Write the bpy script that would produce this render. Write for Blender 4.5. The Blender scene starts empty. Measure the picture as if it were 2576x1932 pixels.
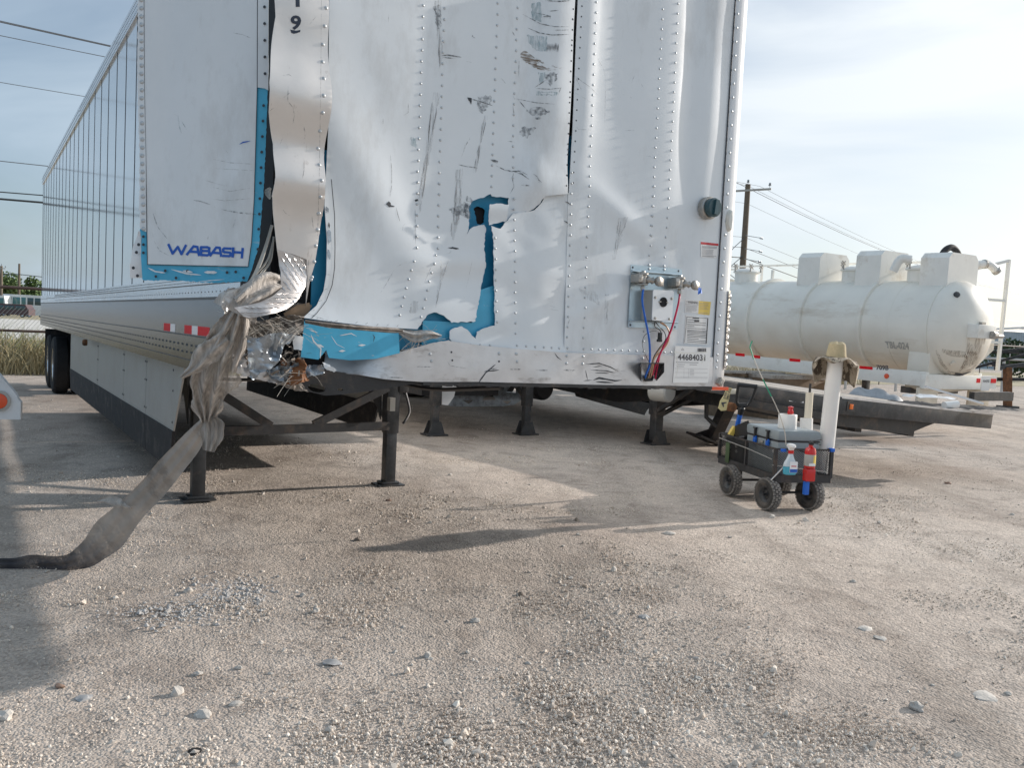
import bpy, bmesh, math, random
import numpy as np
from mathutils import Vector, Matrix, noise
from mathutils.geometry import delaunay_2d_cdt
random.seed(7); RNG = np.random.default_rng(7)
S = bpy.context.scene; COL = S.collection
rad = math.radians
# ------------------------------------------------------------------ camera
FPX, PITCH, ROLL, EYE = 2178.4, rad(3.501), rad(2.7852), 1.4987
FW = Vector((0, math.cos(PITCH), -math.sin(PITCH)))
_u = Vector((0, math.sin(PITCH), math.cos(PITCH))); _r = Vector((1, 0, 0))
RT = _r*math.cos(ROLL) + _u*math.sin(ROLL); UP = _u*math.cos(ROLL) - _r*math.sin(ROLL)
CAM = Vector((0, 0, EYE))
cd = bpy.data.cameras.new('camera'); cam = bpy.data.objects.new('camera', cd); COL.objects.link(cam)
cd.sensor_fit = 'HORIZONTAL'; cd.sensor_width = 36; cd.lens = 36*FPX/2576; cd.clip_start = .05; cd.clip_end = 6000
M3 = Matrix((RT, UP, -FW)).transposed(); cam.matrix_world = Matrix.Translation(CAM) @ M3.to_4x4()
S.camera = cam
# ------------------------------------------------------------------ light
SUN_AZ, SUN_EL = 61.4, 19.5            # azimuth clockwise from +Y
w = bpy.data.worlds.new('World'); S.world = w; w.use_nodes = True
nt = w.node_tree; N = nt.nodes; L = nt.links; N.clear()
out = N.new('ShaderNodeOutputWorld'); bg = N.new('ShaderNodeBackground'); bg.inputs[1].default_value = .113
sky = N.new('ShaderNodeTexSky'); sky.sky_type = 'NISHITA'; sky.sun_disc = False
sky.sun_elevation = rad(SUN_EL); sky.sun_rotation = rad(SUN_AZ); sky.air_density = 1.0; sky.dust_density = 1.3; sky.ozone_density = 2.0
tc = N.new('ShaderNodeTexCoord'); mp = N.new('ShaderNodeMapping'); mp.inputs['Scale'].default_value = (1.1, 1.6, 4.2); mp.inputs['Rotation'].default_value = (0, .12, .5)
nz = N.new('ShaderNodeTexNoise'); nz.inputs['Scale'].default_value = 1.5; nz.inputs['Detail'].default_value = 6; nz.inputs['Roughness'].default_value = .52; nz.inputs['Distortion'].default_value = .5
cr = N.new('ShaderNodeValToRGB'); cr.color_ramp.elements[0].position = .34; cr.color_ramp.elements[1].position = .60
cr.color_ramp.elements[0].color = (.35, .35, .35, 1); cr.color_ramp.elements[1].color = (.98, .98, .98, 1)
# cloud veil brighter towards the sun: dot(dir, sunward)
sd = Vector((math.sin(rad(SUN_AZ))*math.cos(rad(SUN_EL)), math.cos(rad(SUN_AZ))*math.cos(rad(SUN_EL)), math.sin(rad(SUN_EL))))
dt = N.new('ShaderNodeVectorMath'); dt.operation = 'DOT_PRODUCT'; dt.inputs[1].default_value = sd
mr = N.new('ShaderNodeMapRange'); mr.inputs[1].default_value = -.3; mr.inputs[2].default_value = 1.0; mr.inputs[3].default_value = 0; mr.inputs[4].default_value = 1
cc = N.new('ShaderNodeValToRGB'); e = cc.color_ramp.elements
e[0].position = 0; e[0].color = (3.1, 4.2, 5.4, 1); e[1].position = 1; e[1].color = (8.8, 9.1, 9.3, 1)
m_ = cc.color_ramp.elements.new(.55); m_.color = (5.6, 6.4, 7.1, 1)
mx = N.new('ShaderNodeMixRGB')
L.new(tc.outputs['Generated'], mp.inputs[0]); L.new(mp.outputs[0], nz.inputs[0]); L.new(nz.outputs[0], cr.inputs[0])
L.new(tc.outputs['Generated'], dt.inputs[0]); L.new(dt.outputs['Value'], mr.inputs[0]); L.new(mr.outputs[0], cc.inputs[0])
L.new(cr.outputs[0], mx.inputs[0]); L.new(sky.outputs[0], mx.inputs[1]); L.new(cc.outputs[0], mx.inputs[2])
L.new(mx.outputs[0], bg.inputs[0]); L.new(bg.outputs[0], out.inputs[0])
sl = bpy.data.lights.new('sun', 'SUN'); sl.energy = 4.3; sl.angle = rad(.7); sl.color = (1, .93, .86)
sun = bpy.data.objects.new('sun', sl); COL.objects.link(sun); sun.rotation_euler = sd.to_track_quat('Z', 'Y').to_euler()
S.view_settings.view_transform = 'Standard'; S.view_settings.look = 'None'; S.view_settings.gamma = 1; S.view_settings.exposure = 0.14
S.view_settings.use_curve_mapping = False
# ------------------------------------------------------------------ helpers
Zo = {'A': (0, 0), 'B': (640, 0), 'C': (1300, 0), 'D': (0, 500), 'E': (500, 450), 'F': (1200, 450), 'G': (1776, 400), 'H': (1500, 850)}
def Z(k, *xy):
    o = Zo[k]; return [(o[0] + xy[i]/2.765, o[1] + xy[i+1]/2.765) for i in range(0, len(xy), 2)]
def ray(px, py): return FW*FPX + RT*(px-1288) - UP*(py-966)
def atD(px, py, D): return CAM + ray(px, py)*(D/FPX)
def gnd(px, py, z=0):
    d = ray(px, py); return CAM + d*((z-EYE)/d.z)
class Frame:
    def __init__(s, org, az, tilt=None):
        s.m = Matrix.Translation(org) @ Matrix.Rotation(rad(az), 4, 'Z')
        if tilt: s.m = s.m @ tilt
        s.i = s.m.inverted()
VAN = Frame((-.9465, 3.644, 0), 31.891)
def vl(p): return VAN.i @ Vector(p)
class Surf:
    """a flat sheet frame inside a thing: p = p0 + u*U + v*V + n*(disp+off)"""
    def __init__(s, fr, p0, u, v=(0, 0, 1), disp=None, off=0):
        s.fr, s.p0, s.u, s.v = fr, Vector(p0), Vector(u).normalized(), Vector(v).normalized()
        s.n = s.u.cross(s.v).normalized(); s.d = disp or (lambda a, b: 0.0); s.off = off
        s.C = fr.i @ CAM
    def uv(s, px, py, off=None):
        R = s.fr.i.to_3x3() @ ray(px, py); off = s.off if off is None else off; a = b = 0; h = off
        for k in range(5):
            t = ((s.p0 + s.n*h - s.C) @ s.n)/(R @ s.n); q = s.C + R*t - s.p0
            a, b = q @ s.u, q @ s.v; h = off + s.d(a, b)
        return (a, b)
    def at(s, a, b, off=None): return s.p0 + s.u*a + s.v*b + s.n*(s.d(a, b) + (s.off if off is None else off))
    def px(s, x, y, off=None): a, b = s.uv(x, y, off); return s.at(a, b, off)
def nrm_uv(s, a, b, e=.004):
    dx = (s.at(a+e, b)-s.at(a-e, b)); dz = (s.at(a, b+e)-s.at(a, b-e)); return dx.cross(dz).normalized()
def fin(name, me, mat, parent, smooth=True, sharp=35):
    o = bpy.data.objects.new(name, me); COL.objects.link(o)
    if mat:
        for m in (mat if isinstance(mat, (list, tuple)) else [mat]): me.materials.append(m)
    if parent: o.parent = parent
    if smooth:
        me.polygons.foreach_set('use_smooth', [True]*len(me.polygons)); me.set_sharp_from_angle(angle=rad(sharp))
    return o
def thing(name, label, cat, m=None, group=None, loc=None):
    o = bpy.data.objects.new(name, None); COL.objects.link(o); o.empty_display_size = .2
    if m is not None: o.matrix_world = m
    if loc is not None: o.location = loc
    return tag(o, label, cat, group)
def tag(o, label=None, cat=None, group=None, kind=None):
    if label: o['label'] = label
    if cat: o['category'] = cat
    if group: o['group'] = group
    if kind: o['kind'] = kind
    return o
class MB:
    def __init__(s): s.v = []; s.f = []
    def add(s, vs, fs):
        b = len(s.v); s.v += [tuple(v) for v in vs]; s.f += [tuple(b+i for i in f) for f in fs]; return s
    def box(s, c, d, R=None, bev=0):
        c = Vector(c); x, y, z = d[0]/2, d[1]/2, d[2]/2
        if bev and min(x, y, z) > bev:
            vs = []; 
            bm = bmesh.new(); bmesh.ops.create_cube(bm, size=1)
            for v in bm.verts: v.co = Vector((v.co.x*d[0], v.co.y*d[1], v.co.z*d[2]))
            bmesh.ops.bevel(bm, geom=bm.edges[:], offset=bev, segments=2, affect='EDGES', profile=.6)
            bm.verts.index_update(); vs = [c + (R @ v.co if R else v.co) for v in bm.verts]; fs = [[v.index for v in f.verts] for f in bm.faces]; bm.free()
            return s.add(vs, fs)
        P = [Vector(p) for p in ((-x,-y,-z),(x,-y,-z),(x,y,-z),(-x,y,-z),(-x,-y,z),(x,-y,z),(x,y,z),(-x,y,z))]
        return s.add([c + (R @ p if R else p) for p in P], [(0,3,2,1),(4,5,6,7),(0,1,5,4),(1,2,6,5),(2,3,7,6),(3,0,4,7)])
    def b2(s, lo, hi, bev=0):
        return s.box([(a+b)/2 for a, b in zip(lo, hi)], [abs(b-a) for a, b in zip(lo, hi)], None, bev)
    def bar(s, p, q, wd, ht, up=(0, 0, 1)):
        p, q = Vector(p), Vector(q); d = (q-p).normalized(); sx = d.cross(Vector(up))
        if sx.length < 1e-4: sx = d.cross(Vector((0, 1, 0)))
        sx.normalize(); uz = sx.cross(d).normalized()
        R = Matrix((sx, d, uz)).transposed(); return s.box((p+q)/2, (wd, (q-p).length, ht), R)
    def tube(s, pts, r, seg=8, cap=True):
        pts = [Vector(p) for p in pts]; n = len(pts); rs = r if isinstance(r, (list, tuple)) else [r]*n; vs = []; prev = None
        for i, p in enumerate(pts):
            t = (pts[min(i+1, n-1)]-pts[max(i-1, 0)]).normalized()
            if prev is None:
                a = Vector((0, 0, 1)) if abs(t.z) < .9 else Vector((1, 0, 0)); x = t.cross(a).normalized()
            else: x = (prev - t*prev.dot(t)).normalized()
            prev = x; y = t.cross(x)
            for k in range(seg):
                A = 2*math.pi*k/seg; vs.append(p + (x*math.cos(A)+y*math.sin(A))*rs[i])
        fs = [(i*seg+k, i*seg+(k+1) % seg, (i+1)*seg+(k+1) % seg, (i+1)*seg+k) for i in range(n-1) for k in range(seg)]
        if cap: fs += [tuple(range(seg))[::-1], tuple((n-1)*seg+k for k in range(seg))]
        return s.add(vs, fs)
    def lathe(s, c, axis, prof, seg=24, a0=0, a1=360):
        """prof = [(r, h)] along axis"""
        c, ax = Vector(c), Vector(axis).normalized(); x = ax.orthogonal().normalized(); y = ax.cross(x); vs = []; full = a1-a0 >= 360; K = seg if full else seg+1
        for r, h in prof:
            for k in range(K):
                A = rad(a0+(a1-a0)*k/seg); vs.append(c + ax*h + (x*math.cos(A)+y*math.sin(A))*r)
        fs = []
        for i in range(len(prof)-1):
            for k in range(seg):
                k2 = (k+1) % K; fs.append((i*K+k, i*K+k2, (i+1)*K+k2, (i+1)*K+k))
        return s.add(vs, fs)
    def prism(s, poly, f0, f1):
        """poly 2D -> f0(u,v), f1(u,v) end positions"""
        n = len(poly); return s.add([f0(*p) for p in poly]+[f1(*p) for p in poly], [tuple(range(n))[::-1], tuple(range(n, 2*n))] + [(i, (i+1) % n, n+(i+1) % n, n+i) for i in range(n)])
    def build(s, name, mat, parent=None, smooth=True, sharp=35):
        me = bpy.data.meshes.new(name); me.from_pydata([tuple(v) for v in s.v], [], s.f); me.validate(); 
        bm = bmesh.new(); bm.from_mesh(me); bmesh.ops.recalc_face_normals(bm, faces=bm.faces[:]); bm.to_mesh(me); bm.free()
        return fin(name, me, mat, parent, smooth, sharp)
def bez(pts, n=8):
    """catmull-rom through points"""
    P = [Vector(p) for p in pts]; P = [P[0]*2-P[1]] + P + [P[-1]*2-P[-2]]; o = []
    for i in range(1, len(P)-2):
        for k in range(n):
            t = k/n; a, b, c, d = P[i-1], P[i], P[i+1], P[i+2]
            o.append(.5*((2*b)+(c-a)*t+(2*a-5*b+4*c-d)*t*t+(3*b-a-3*c+d)*t*t*t))
    o.append(P[-2]); return o
def inside(P, poly):
    x, y = P[:, 0], P[:, 1]; r = np.zeros(len(P), bool); n = len(poly)
    for i in range(n):
        x1, y1 = poly[i]; x2, y2 = poly[(i+1) % n]
        if y1 == y2: continue
        c = ((y1 > y) != (y2 > y)) & (x < (x2-x1)*(y-y1)/(y2-y1)+x1); r ^= c
    return r
def jag(P, amp, step=6, closed=True):
    o = []; n = len(P)
    for i in range(n if closed else n-1):
        a, b = Vector(P[i]), Vector(P[(i+1) % n]); k = max(1, int((b-a).length/step)); d = (b-a).normalized(); nn = Vector((-d.y, d.x))
        for j in range(k):
            q = a.lerp(b, j/k)
            if j: q = q + nn*random.uniform(-amp, amp)
            o.append((q.x, q.y))
    if not closed: o.append(tuple(P[-1]))
    return o
def sheet(name, s, outl, mat, parent, res=.04, thick=.003, holes=(), uvs=False, off=None, smooth=True, sharp=50):
    P = list(outl) if uvs else [s.uv(*p, off=off) for p in outl]
    Hs = [list(h) if uvs else [s.uv(*p, off=off) for p in h] for h in holes]
    def dens(Q):
        o = []
        for i in range(len(Q)):
            a, b = Q[i], Q[(i+1) % len(Q)]; L_ = math.hypot(a[0]-b[0], a[1]-b[1]); k = max(1, int(L_/res)); o += [(a[0]+(b[0]-a[0])*j/k, a[1]+(b[1]-a[1])*j/k) for j in range(k)]
        return o
    loops = [dens(P)]+[dens(h) for h in Hs]; V = []; Eg = []
    for lp in loops:
        b = len(V); V += lp; Eg += [(b+i, b+(i+1) % len(lp)) for i in range(len(lp))]
    A = np.array(P); lo, hi = A.min(0), A.max(0)
    gx, gy = np.meshgrid(np.arange(lo[0]+res*.5, hi[0], res), np.arange(lo[1]+res*.5, hi[1], res)); G = np.stack([gx.ravel(), gy.ravel()], 1)
    if len(G):
        k = inside(G, P)
        for h in Hs: k &= ~inside(G, h)
        V = V + [tuple(g) for g in G[k]]
    r = delaunay_2d_cdt([Vector(v) for v in V], Eg, [], 0, 1e-6); rv, rf = r[0], r[2]
    c = np.array([[sum(rv[i][q] for i in f)/len(f) for q in (0, 1)] for f in rf]); k = inside(c, P)
    for h in Hs: k &= ~inside(c, h)
    me = bpy.data.meshes.new(name); me.from_pydata([tuple(s.at(v.x, v.y, off)) for v in rv], [], [tuple(f) for f, q in zip(rf, k) if q])
    bm = bmesh.new(); bm.from_mesh(me); bmesh.ops.delete(bm, geom=[v for v in bm.verts if not v.link_faces], context='VERTS')
    bm.normal_update()
    if bm.faces and sum(f.normal.dot(s.n) for f in bm.faces) < 0: bmesh.ops.reverse_faces(bm, faces=bm.faces[:])
    if thick:
        bm.normal_update(); bm.verts.index_update(); fs = bm.faces[:]; nv = [bm.verts.new(v.co - v.normal*thick) for v in bm.verts[:]]
        be = [e for e in bm.edges if e.is_boundary]
        for f in fs: bm.faces.new([nv[v.index] for v in reversed(f.verts)])
        for e_ in be:
            lp = e_.link_loops[0]; a_, b_ = lp.vert, lp.link_loop_next.vert
            va, vb, vc, vd = bm.verts.new(a_.co), bm.verts.new(b_.co), bm.verts.new(nv[b_.index].co), bm.verts.new(nv[a_.index].co)
            bm.faces.new((vb, va, vd, vc))
    bm.to_mesh(me); bm.free()
    return fin(name, me, mat, parent, smooth, sharp)
def strokes(name, s, lines, mat, parent, off=.0016):
    """lines: (px points, width px, [taper])"""
    mb = MB()
    for ln in lines:
        pts, wd = ln[0], ln[1]; tp = ln[2] if len(ln) > 2 else True
        Q = [Vector(p) for p in pts]; R = []
        for i in range(len(Q)-1):
            k = max(1, int((Q[i+1]-Q[i]).length/7))
            R += [Q[i].lerp(Q[i+1], j/k) for j in range(k)]
        R.append(Q[-1]); n = len(R); vs = []
        for i, q in enumerate(R):
            d = (R[min(i+1, n-1)]-R[max(i-1, 0)]).normalized(); nn = Vector((-d.y, d.x)); t = i/max(1, n-1)
            ww = wd/2*((min(1, 4*t+.15, 4*(1-t)+.15))*random.uniform(.7, 1.15) if tp else 1)
            vs += [s.px(*(q+nn*ww), off=s.off+off), s.px(*(q-nn*ww), off=s.off+off)]
        mb.add(vs, [(2*i, 2*i+1, 2*i+3, 2*i+2) for i in range(n-1)])
    o = mb.build(name, mat, parent, False); o['kind'] = 'stuff'; return o
def blobs(name, s, polys, mat, parent, off=.0015, amp=1.5):
    mb = MB()
    for P in polys:
        P = jag(P, amp, 4); V = [s.px(*p, off=s.off+off) for p in P]; c = sum(V, Vector())/len(V); n = len(V)
        mb.add(V+[c], [(i, (i+1) % n, n) for i in range(n)])
    o = mb.build(name, mat, parent, False); o['kind'] = 'stuff'; return o
def text(name, s, txt, bl, br, tl, mat, parent, bold=.02, off=.002, ext=.0008):
    cu = bpy.data.curves.new(name, 'FONT'); cu.body = txt; cu.offset = bold; cu.resolution_u = 3
    o = bpy.data.objects.new('t', cu); COL.objects.link(o); bpy.context.view_layer.update()
    me = bpy.data.meshes.new_from_object(o); bpy.data.objects.remove(o); co = [v.co.copy() for v in me.vertices]
    x0, x1 = min(c.x for c in co), max(c.x for c in co); y0, y1 = min(c.y for c in co), max(c.y for c in co)
    a = s.px(*bl, off=s.off+off); b = s.px(*br, off=s.off+off); c_ = s.px(*tl, off=s.off+off)
    for v, c in zip(me.vertices, co): v.co = a + (b-a)*((c.x-x0)/(x1-x0)) + (c_-a)*((c.y-y0)/(y1-y0))
    me.name = name; r = fin(name, me, mat, parent, False); return r
def rivets(name, s, rows, mat, parent, r=.007, h=.0045, seg=7, skip=0, stuff=True):
    """rows: (px0, px1, n) evenly in surface space"""
    mb = MB()
    for p0, p1, n in rows:
        a, b = s.uv(*p0), s.uv(*p1)
        for i in range(n):
            if skip and random.random() < skip: continue
            t = i/max(1, n-1); u_, v_ = a[0]+(b[0]-a[0])*t, a[1]+(b[1]-a[1])*t; u_ += random.uniform(-.0012, .0012)
            c = s.at(u_, v_); nn = nrm_uv(s, u_, v_)
            if nn @ s.n < 0: nn = -nn
            mb.lathe(c-nn*.001, nn, [(r, 0), (r*.92, h*.55), (r*.55, h*.95), (.0005, h*1.1)], seg)
    o = mb.build(name, mat, parent, True, 80)
    if stuff: o['kind'] = 'stuff'
    return o
# ------------------------------------------------------------------ materials
def mat(name, col, rough=.5, metal=0, noise_s=None, var=.15, bump=0, bscale=60, coat=0, dirt=None, spec=.5, grain=None, rvar=0):
    m = bpy.data.materials.new(name); m.use_nodes = True; nt = m.node_tree; N = nt.nodes; L = nt.links; B = N['Principled BSDF']
    B.inputs['Roughness'].default_value = rough; B.inputs['Metallic'].default_value = metal; B.inputs['Coat Weight'].default_value = coat; B.inputs['Coat Roughness'].default_value = .08
    B.inputs['Specular IOR Level'].default_value = spec; B.inputs['Base Color'].default_value = (*col, 1)
    tc = N.new('ShaderNodeTexCoord'); src = tc.outputs['Object']
    if grain:
        mp = N.new('ShaderNodeMapping'); mp.inputs['Scale'].default_value = grain; L.new(src, mp.inputs[0]); src = mp.outputs[0]
    cur = None
    if noise_s:
        n1 = N.new('ShaderNodeTexNoise'); n1.inputs['Scale'].default_value = noise_s; n1.inputs['Detail'].default_value = 6; n1.inputs['Roughness'].default_value = .62; L.new(src, n1.inputs[0])
        mx = N.new('ShaderNodeMixRGB'); mx.inputs[1].default_value = (*[c*(1-var) for c in col], 1); mx.inputs[2].default_value = (*[min(1, c*(1+var)) for c in col], 1)
        mr = N.new('ShaderNodeMapRange'); mr.inputs[1].default_value = .3; mr.inputs[2].default_value = .7; L.new(n1.outputs[0], mr.inputs[0]); L.new(mr.outputs[0], mx.inputs[0]); cur = mx.outputs[0]
        if rvar:
            r2 = N.new('ShaderNodeMapRange'); r2.inputs[1].default_value = .3; r2.inputs[2].default_value = .7; r2.inputs[3].default_value = rough-rvar; r2.inputs[4].default_value = rough+rvar
            L.new(n1.outputs[0], r2.inputs[0]); L.new(r2.outputs[0], B.inputs['Roughness'])
    if dirt:   # (colour, scale, lo, hi, grain)
        n2 = N.new('ShaderNodeTexNoise'); n2.inputs['Scale'].default_value = dirt[1]; n2.inputs['Detail'].default_value = 8; n2.inputs['Roughness'].default_value = .7
        mp2 = N.new('ShaderNodeMapping'); mp2.inputs['Scale'].default_value = dirt[4] if len(dirt) > 4 else (1, 1, 1); mp2.inputs['Location'].default_value = (3.1, 1.7, .4); L.new(tc.outputs['Object'], mp2.inputs[0]); L.new(mp2.outputs[0], n2.inputs[0])
        m2 = N.new('ShaderNodeMapRange'); m2.inputs[1].default_value = dirt[2]; m2.inputs[2].default_value = dirt[3]; L.new(n2.outputs[0], m2.inputs[0])
        x2 = N.new('ShaderNodeMixRGB'); L.new(m2.outputs[0], x2.inputs[0]); x2.inputs[2].default_value = (*dirt[0], 1)
        if cur: L.new(cur, x2.inputs[1])
        else: x2.inputs[1].default_value = (*col, 1)
        cur = x2.outputs[0]
    if cur: L.new(cur, B.inputs['Base Color'])
    if bump:
        n3 = N.new('ShaderNodeTexNoise'); n3.inputs['Scale'].default_value = bscale; n3.inputs['Detail'].default_value = 5; L.new(src, n3.inputs[0])
        b = N.new('ShaderNodeBump'); b.inputs['Strength'].default_value = bump; b.inputs['Distance'].default_value = .01; L.new(n3.outputs[0], b.inputs['Height']); L.new(b.outputs[0], B.inputs['Normal'])
    return m
def alpha(m, a=None, scale=40, lo=.4, hi=.6, grain=None):
    nt = m.node_tree; N = nt.nodes; L = nt.links; B = N['Principled BSDF']
    tc = N.new('ShaderNodeTexCoord'); n = N.new('ShaderNodeTexNoise'); n.inputs['Scale'].default_value = scale; n.inputs['Detail'].default_value = 4
    mp = N.new('ShaderNodeMapping'); mp.inputs['Scale'].default_value = grain or (1, 1, 1); L.new(tc.outputs['Object'], mp.inputs[0]); L.new(mp.outputs[0], n.inputs[0])
    r = N.new('ShaderNodeMapRange'); r.inputs[1].default_value = lo; r.inputs[2].default_value = hi; r.inputs[3].default_value = a[0]; r.inputs[4].default_value = a[1]
    L.new(n.outputs[0], r.inputs[0]); L.new(r.outputs[0], B.inputs['Alpha']); return m
K = {}
K['white'] = mat('white_painted_sheet', (.71, .745, .77), .34, 0, 3, .04, .04, 9, .35, ((.46, .46, .45), 2.2, .54, .80, (1, 1, .4)), rvar=.06)
K['gloss'] = mat('glossy_white_side', (.74, .75, .76), .10, 0, 2, .03, .012, 2.5, .6)
K['corner'] = mat('white_corner_cap', (.80, .81, .82), .22, .0, 4, .03, 0, 10, .4)
K['alu'] = mat('mill_aluminium', (.66, .66, .67), .24, 1, 8, .10, .03, 30, 0, ((.30, .27, .24), 4, .58, .85), grain=(1, .3, 3), rvar=.07)
K['brail'] = mat('satin_base_rail', (.17, .175, .185), .26, 1, 6, .05)
K['alurail'] = mat('worn_aluminium_rail', (.62, .62, .63), .36, .75, 10, .10, .05, 30, 0, ((.17, .14, .12), 5, .56, .78, (1, 1, 2.4)), rvar=.08)
K['post'] = mat('bent_corner_metal', (.74, .71, .68), .42, .40, 5, .06, .12, 7, 0, ((.35, .30, .26), 9, .62, .8, (2, 2, .6)), rvar=.07)
K['tread'] = mat('tread_plate_metal', (.52, .50, .49), .34, .9, 12, .18, .1, 40, 0, ((.16, .12, .1), 6, .5, .8))
K['crush'] = mat('crushed_grey_metal', (.33, .37, .41), .33, .75, 10, .30, .3, 26, 0, ((.10, .08, .07), 9, .5, .75))
K['rivet'] = mat('rivet_metal', (.50, .53, .55), .42, .35)
K['blue'] = mat('blue_plastic_liner', (.06, .40, .62), .38, 0, 6, .12, .05, 20, .2, ((.35, .5, .6), 13, .64, .70, (1, 1, 3)))
K['blueb'] = mat('blue_backing_liner', (.03, .29, .50), .45, 0, 4, .10)
K['black'] = mat('void_shade_and_black_parts', (.012, .012, .014), .8)  # near-black: interior shade put into the colour, also plain black parts
K['steel'] = mat('black_painted_steel', (.028, .028, .030), .5, 0, 9, .35, .15, 30, 0, ((.12, .085, .06), 6, .52, .76))
K['steelb'] = mat('worn_charcoal_steel', (.05, .052, .055), .42, .2, 9, .3, .15, 30, 0, ((.16, .13, .11), 5, .5, .8))
K['rust'] = mat('rusty_steel', (.20, .085, .035), .8, 0, 14, .45, .3, 60, 0, ((.05, .03, .02), 12, .5, .7))
K['rubber'] = mat('black_rubber', (.022, .022, .024), .75, 0, 12, .3, .1, 60, 0, ((.16, .14, .12), 7, .52, .85))
K['skirt'] = mat('grey_skirt_panel', (.41, .40, .37), .4, 0, 3, .06, .02, 8, 0, ((.36, .33, .29), 3, .5, .8))
K['dark'] = mat('dark_mark', (.035, .04, .05), .6)
K['darks'] = alpha(mat('broken_dark_mark', (.08, .09, .10), .6), (.08, .85), 70, .36, .62)
K['scuff'] = alpha(mat('grey_scuff', (.16, .18, .20), .5), (.0, .62), 60, .36, .66, (1, 1, 1))
K['scuffl'] = alpha(mat('pale_grey_scuff', (.32, .33, .34), .5), (.0, .30), 45, .38, .70, (3, 1, .35))
K['scuffb'] = alpha(mat('brown_scuff', (.20, .14, .09), .6), (.0, .75), 45, .38, .62, (.5, 1, 3))
K['scuffteal'] = alpha(mat('teal_scuff', (.25, .38, .42), .5), (.0, .5), 60, .32, .66, (2, 1, .4))
K['logo'] = mat('logo_blue', (.012, .10, .46), .4)
K['navy'] = mat('navy_number', (.02, .03, .055), .4)
K['paper'] = mat('white_paper', (.78, .78, .77), .6)
K['print'] = mat('black_print', (.06, .06, .07), .6)
K['printg'] = mat('grey_print', (.32, .32, .34), .6)
K['red'] = mat('red_print', (.55, .03, .04), .5)
K['yellow'] = mat('yellow_label', (.75, .55, .12), .5)
K['refl_red'] = mat('red_reflector', (.80, .012, .02), .5, 0, 60, .1, spec=.15)
K['refl_wht'] = mat('white_reflector', (.85, .82, .84), .25)
K['galv'] = mat('galvanised_plate', (.42, .52, .58), .30, .85, 5, .10, .05, 12, 0, ((.55, .58, .6), 6, .5, .9))
K['cast'] = mat('cast_metal', (.42, .40, .37), .45, .8, 20, .25, .2, 60)
K['hoseb'] = mat('blue_air_line', (.01, .13, .55), .32)
K['hoser'] = mat('red_air_line', (.50, .01, .07), .32)
K['wiret'] = mat('tan_cable', (.55, .33, .20), .45)
K['wireb'] = mat('black_cable', (.02, .02, .02), .45)
K['knob'] = mat('dark_teal_plastic', (.035, .085, .10), .35, 0, 20, .2)
K['lens'] = mat('clear_lens', (.75, .74, .68), .15)
K['amber'] = mat('amber_lens', (.75, .16, .02), .25)
K['orange'] = mat('orange_red_lens', (.80, .10, .03), .3)
K['rag'] = alpha(mat('torn_grey_fabric', (.46, .42, .38), .9, 0, 14, .34, .8, 26, grain=(3, 3, .35)), (.42, 1.0), 30, .28, .6, (1, 1, .3))
K['ragf'] = alpha(mat('torn_grey_fabric_strip', (.40, .365, .33), .9, 0, 5, .18, dirt=((.10, .09, .085), 3, .58, .8)), (.78, .97), 9, .3, .6)
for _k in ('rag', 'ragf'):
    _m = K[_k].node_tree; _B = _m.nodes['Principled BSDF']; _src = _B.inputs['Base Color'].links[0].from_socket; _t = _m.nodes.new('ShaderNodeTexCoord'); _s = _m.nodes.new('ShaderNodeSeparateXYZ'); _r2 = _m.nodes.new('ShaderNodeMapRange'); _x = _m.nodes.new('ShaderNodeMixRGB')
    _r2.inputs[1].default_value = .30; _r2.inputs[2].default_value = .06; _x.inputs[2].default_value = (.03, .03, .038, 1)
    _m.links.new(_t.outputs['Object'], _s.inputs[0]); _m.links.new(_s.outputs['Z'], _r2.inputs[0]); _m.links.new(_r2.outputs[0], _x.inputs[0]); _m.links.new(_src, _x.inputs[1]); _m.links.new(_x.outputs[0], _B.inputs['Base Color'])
K['ragd'] = mat('dirty_dark_fabric', (.045, .045, .055), .9, 0, 25, .4, .4, 90)
K['fiber'] = mat('loose_glass_fibre', (.50, .47, .42), .85)
K['insul'] = mat('torn_lining_debris', (.20, .17, .145), .85, 0, 22, .5, .6, 50, 0, ((.42, .38, .34), 14, .5, .7))
K['tyre'] = mat('dusty_tyre', (.045, .043, .042), .85, 0, 12, .35, .2, 60, 0, ((.20, .17, .14), 6, .45, .8))
K['tyreb'] = mat('black_tyre', (.012, .012, .013), .8, 0, 12, .3)
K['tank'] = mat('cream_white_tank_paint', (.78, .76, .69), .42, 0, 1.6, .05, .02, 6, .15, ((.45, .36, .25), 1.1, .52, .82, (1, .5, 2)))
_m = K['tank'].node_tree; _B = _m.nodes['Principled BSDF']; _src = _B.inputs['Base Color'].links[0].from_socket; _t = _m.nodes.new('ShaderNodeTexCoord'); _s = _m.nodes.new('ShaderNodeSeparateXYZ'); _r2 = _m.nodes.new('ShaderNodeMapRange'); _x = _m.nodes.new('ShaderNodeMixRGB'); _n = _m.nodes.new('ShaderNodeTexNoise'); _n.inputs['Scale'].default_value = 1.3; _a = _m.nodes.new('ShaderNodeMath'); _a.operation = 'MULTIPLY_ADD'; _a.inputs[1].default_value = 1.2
_r2.inputs[1].default_value = .55; _r2.inputs[2].default_value = -.5; _r2.inputs[4].default_value = .70; _x.inputs[2].default_value = (.56, .47, .35, 1)
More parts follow.
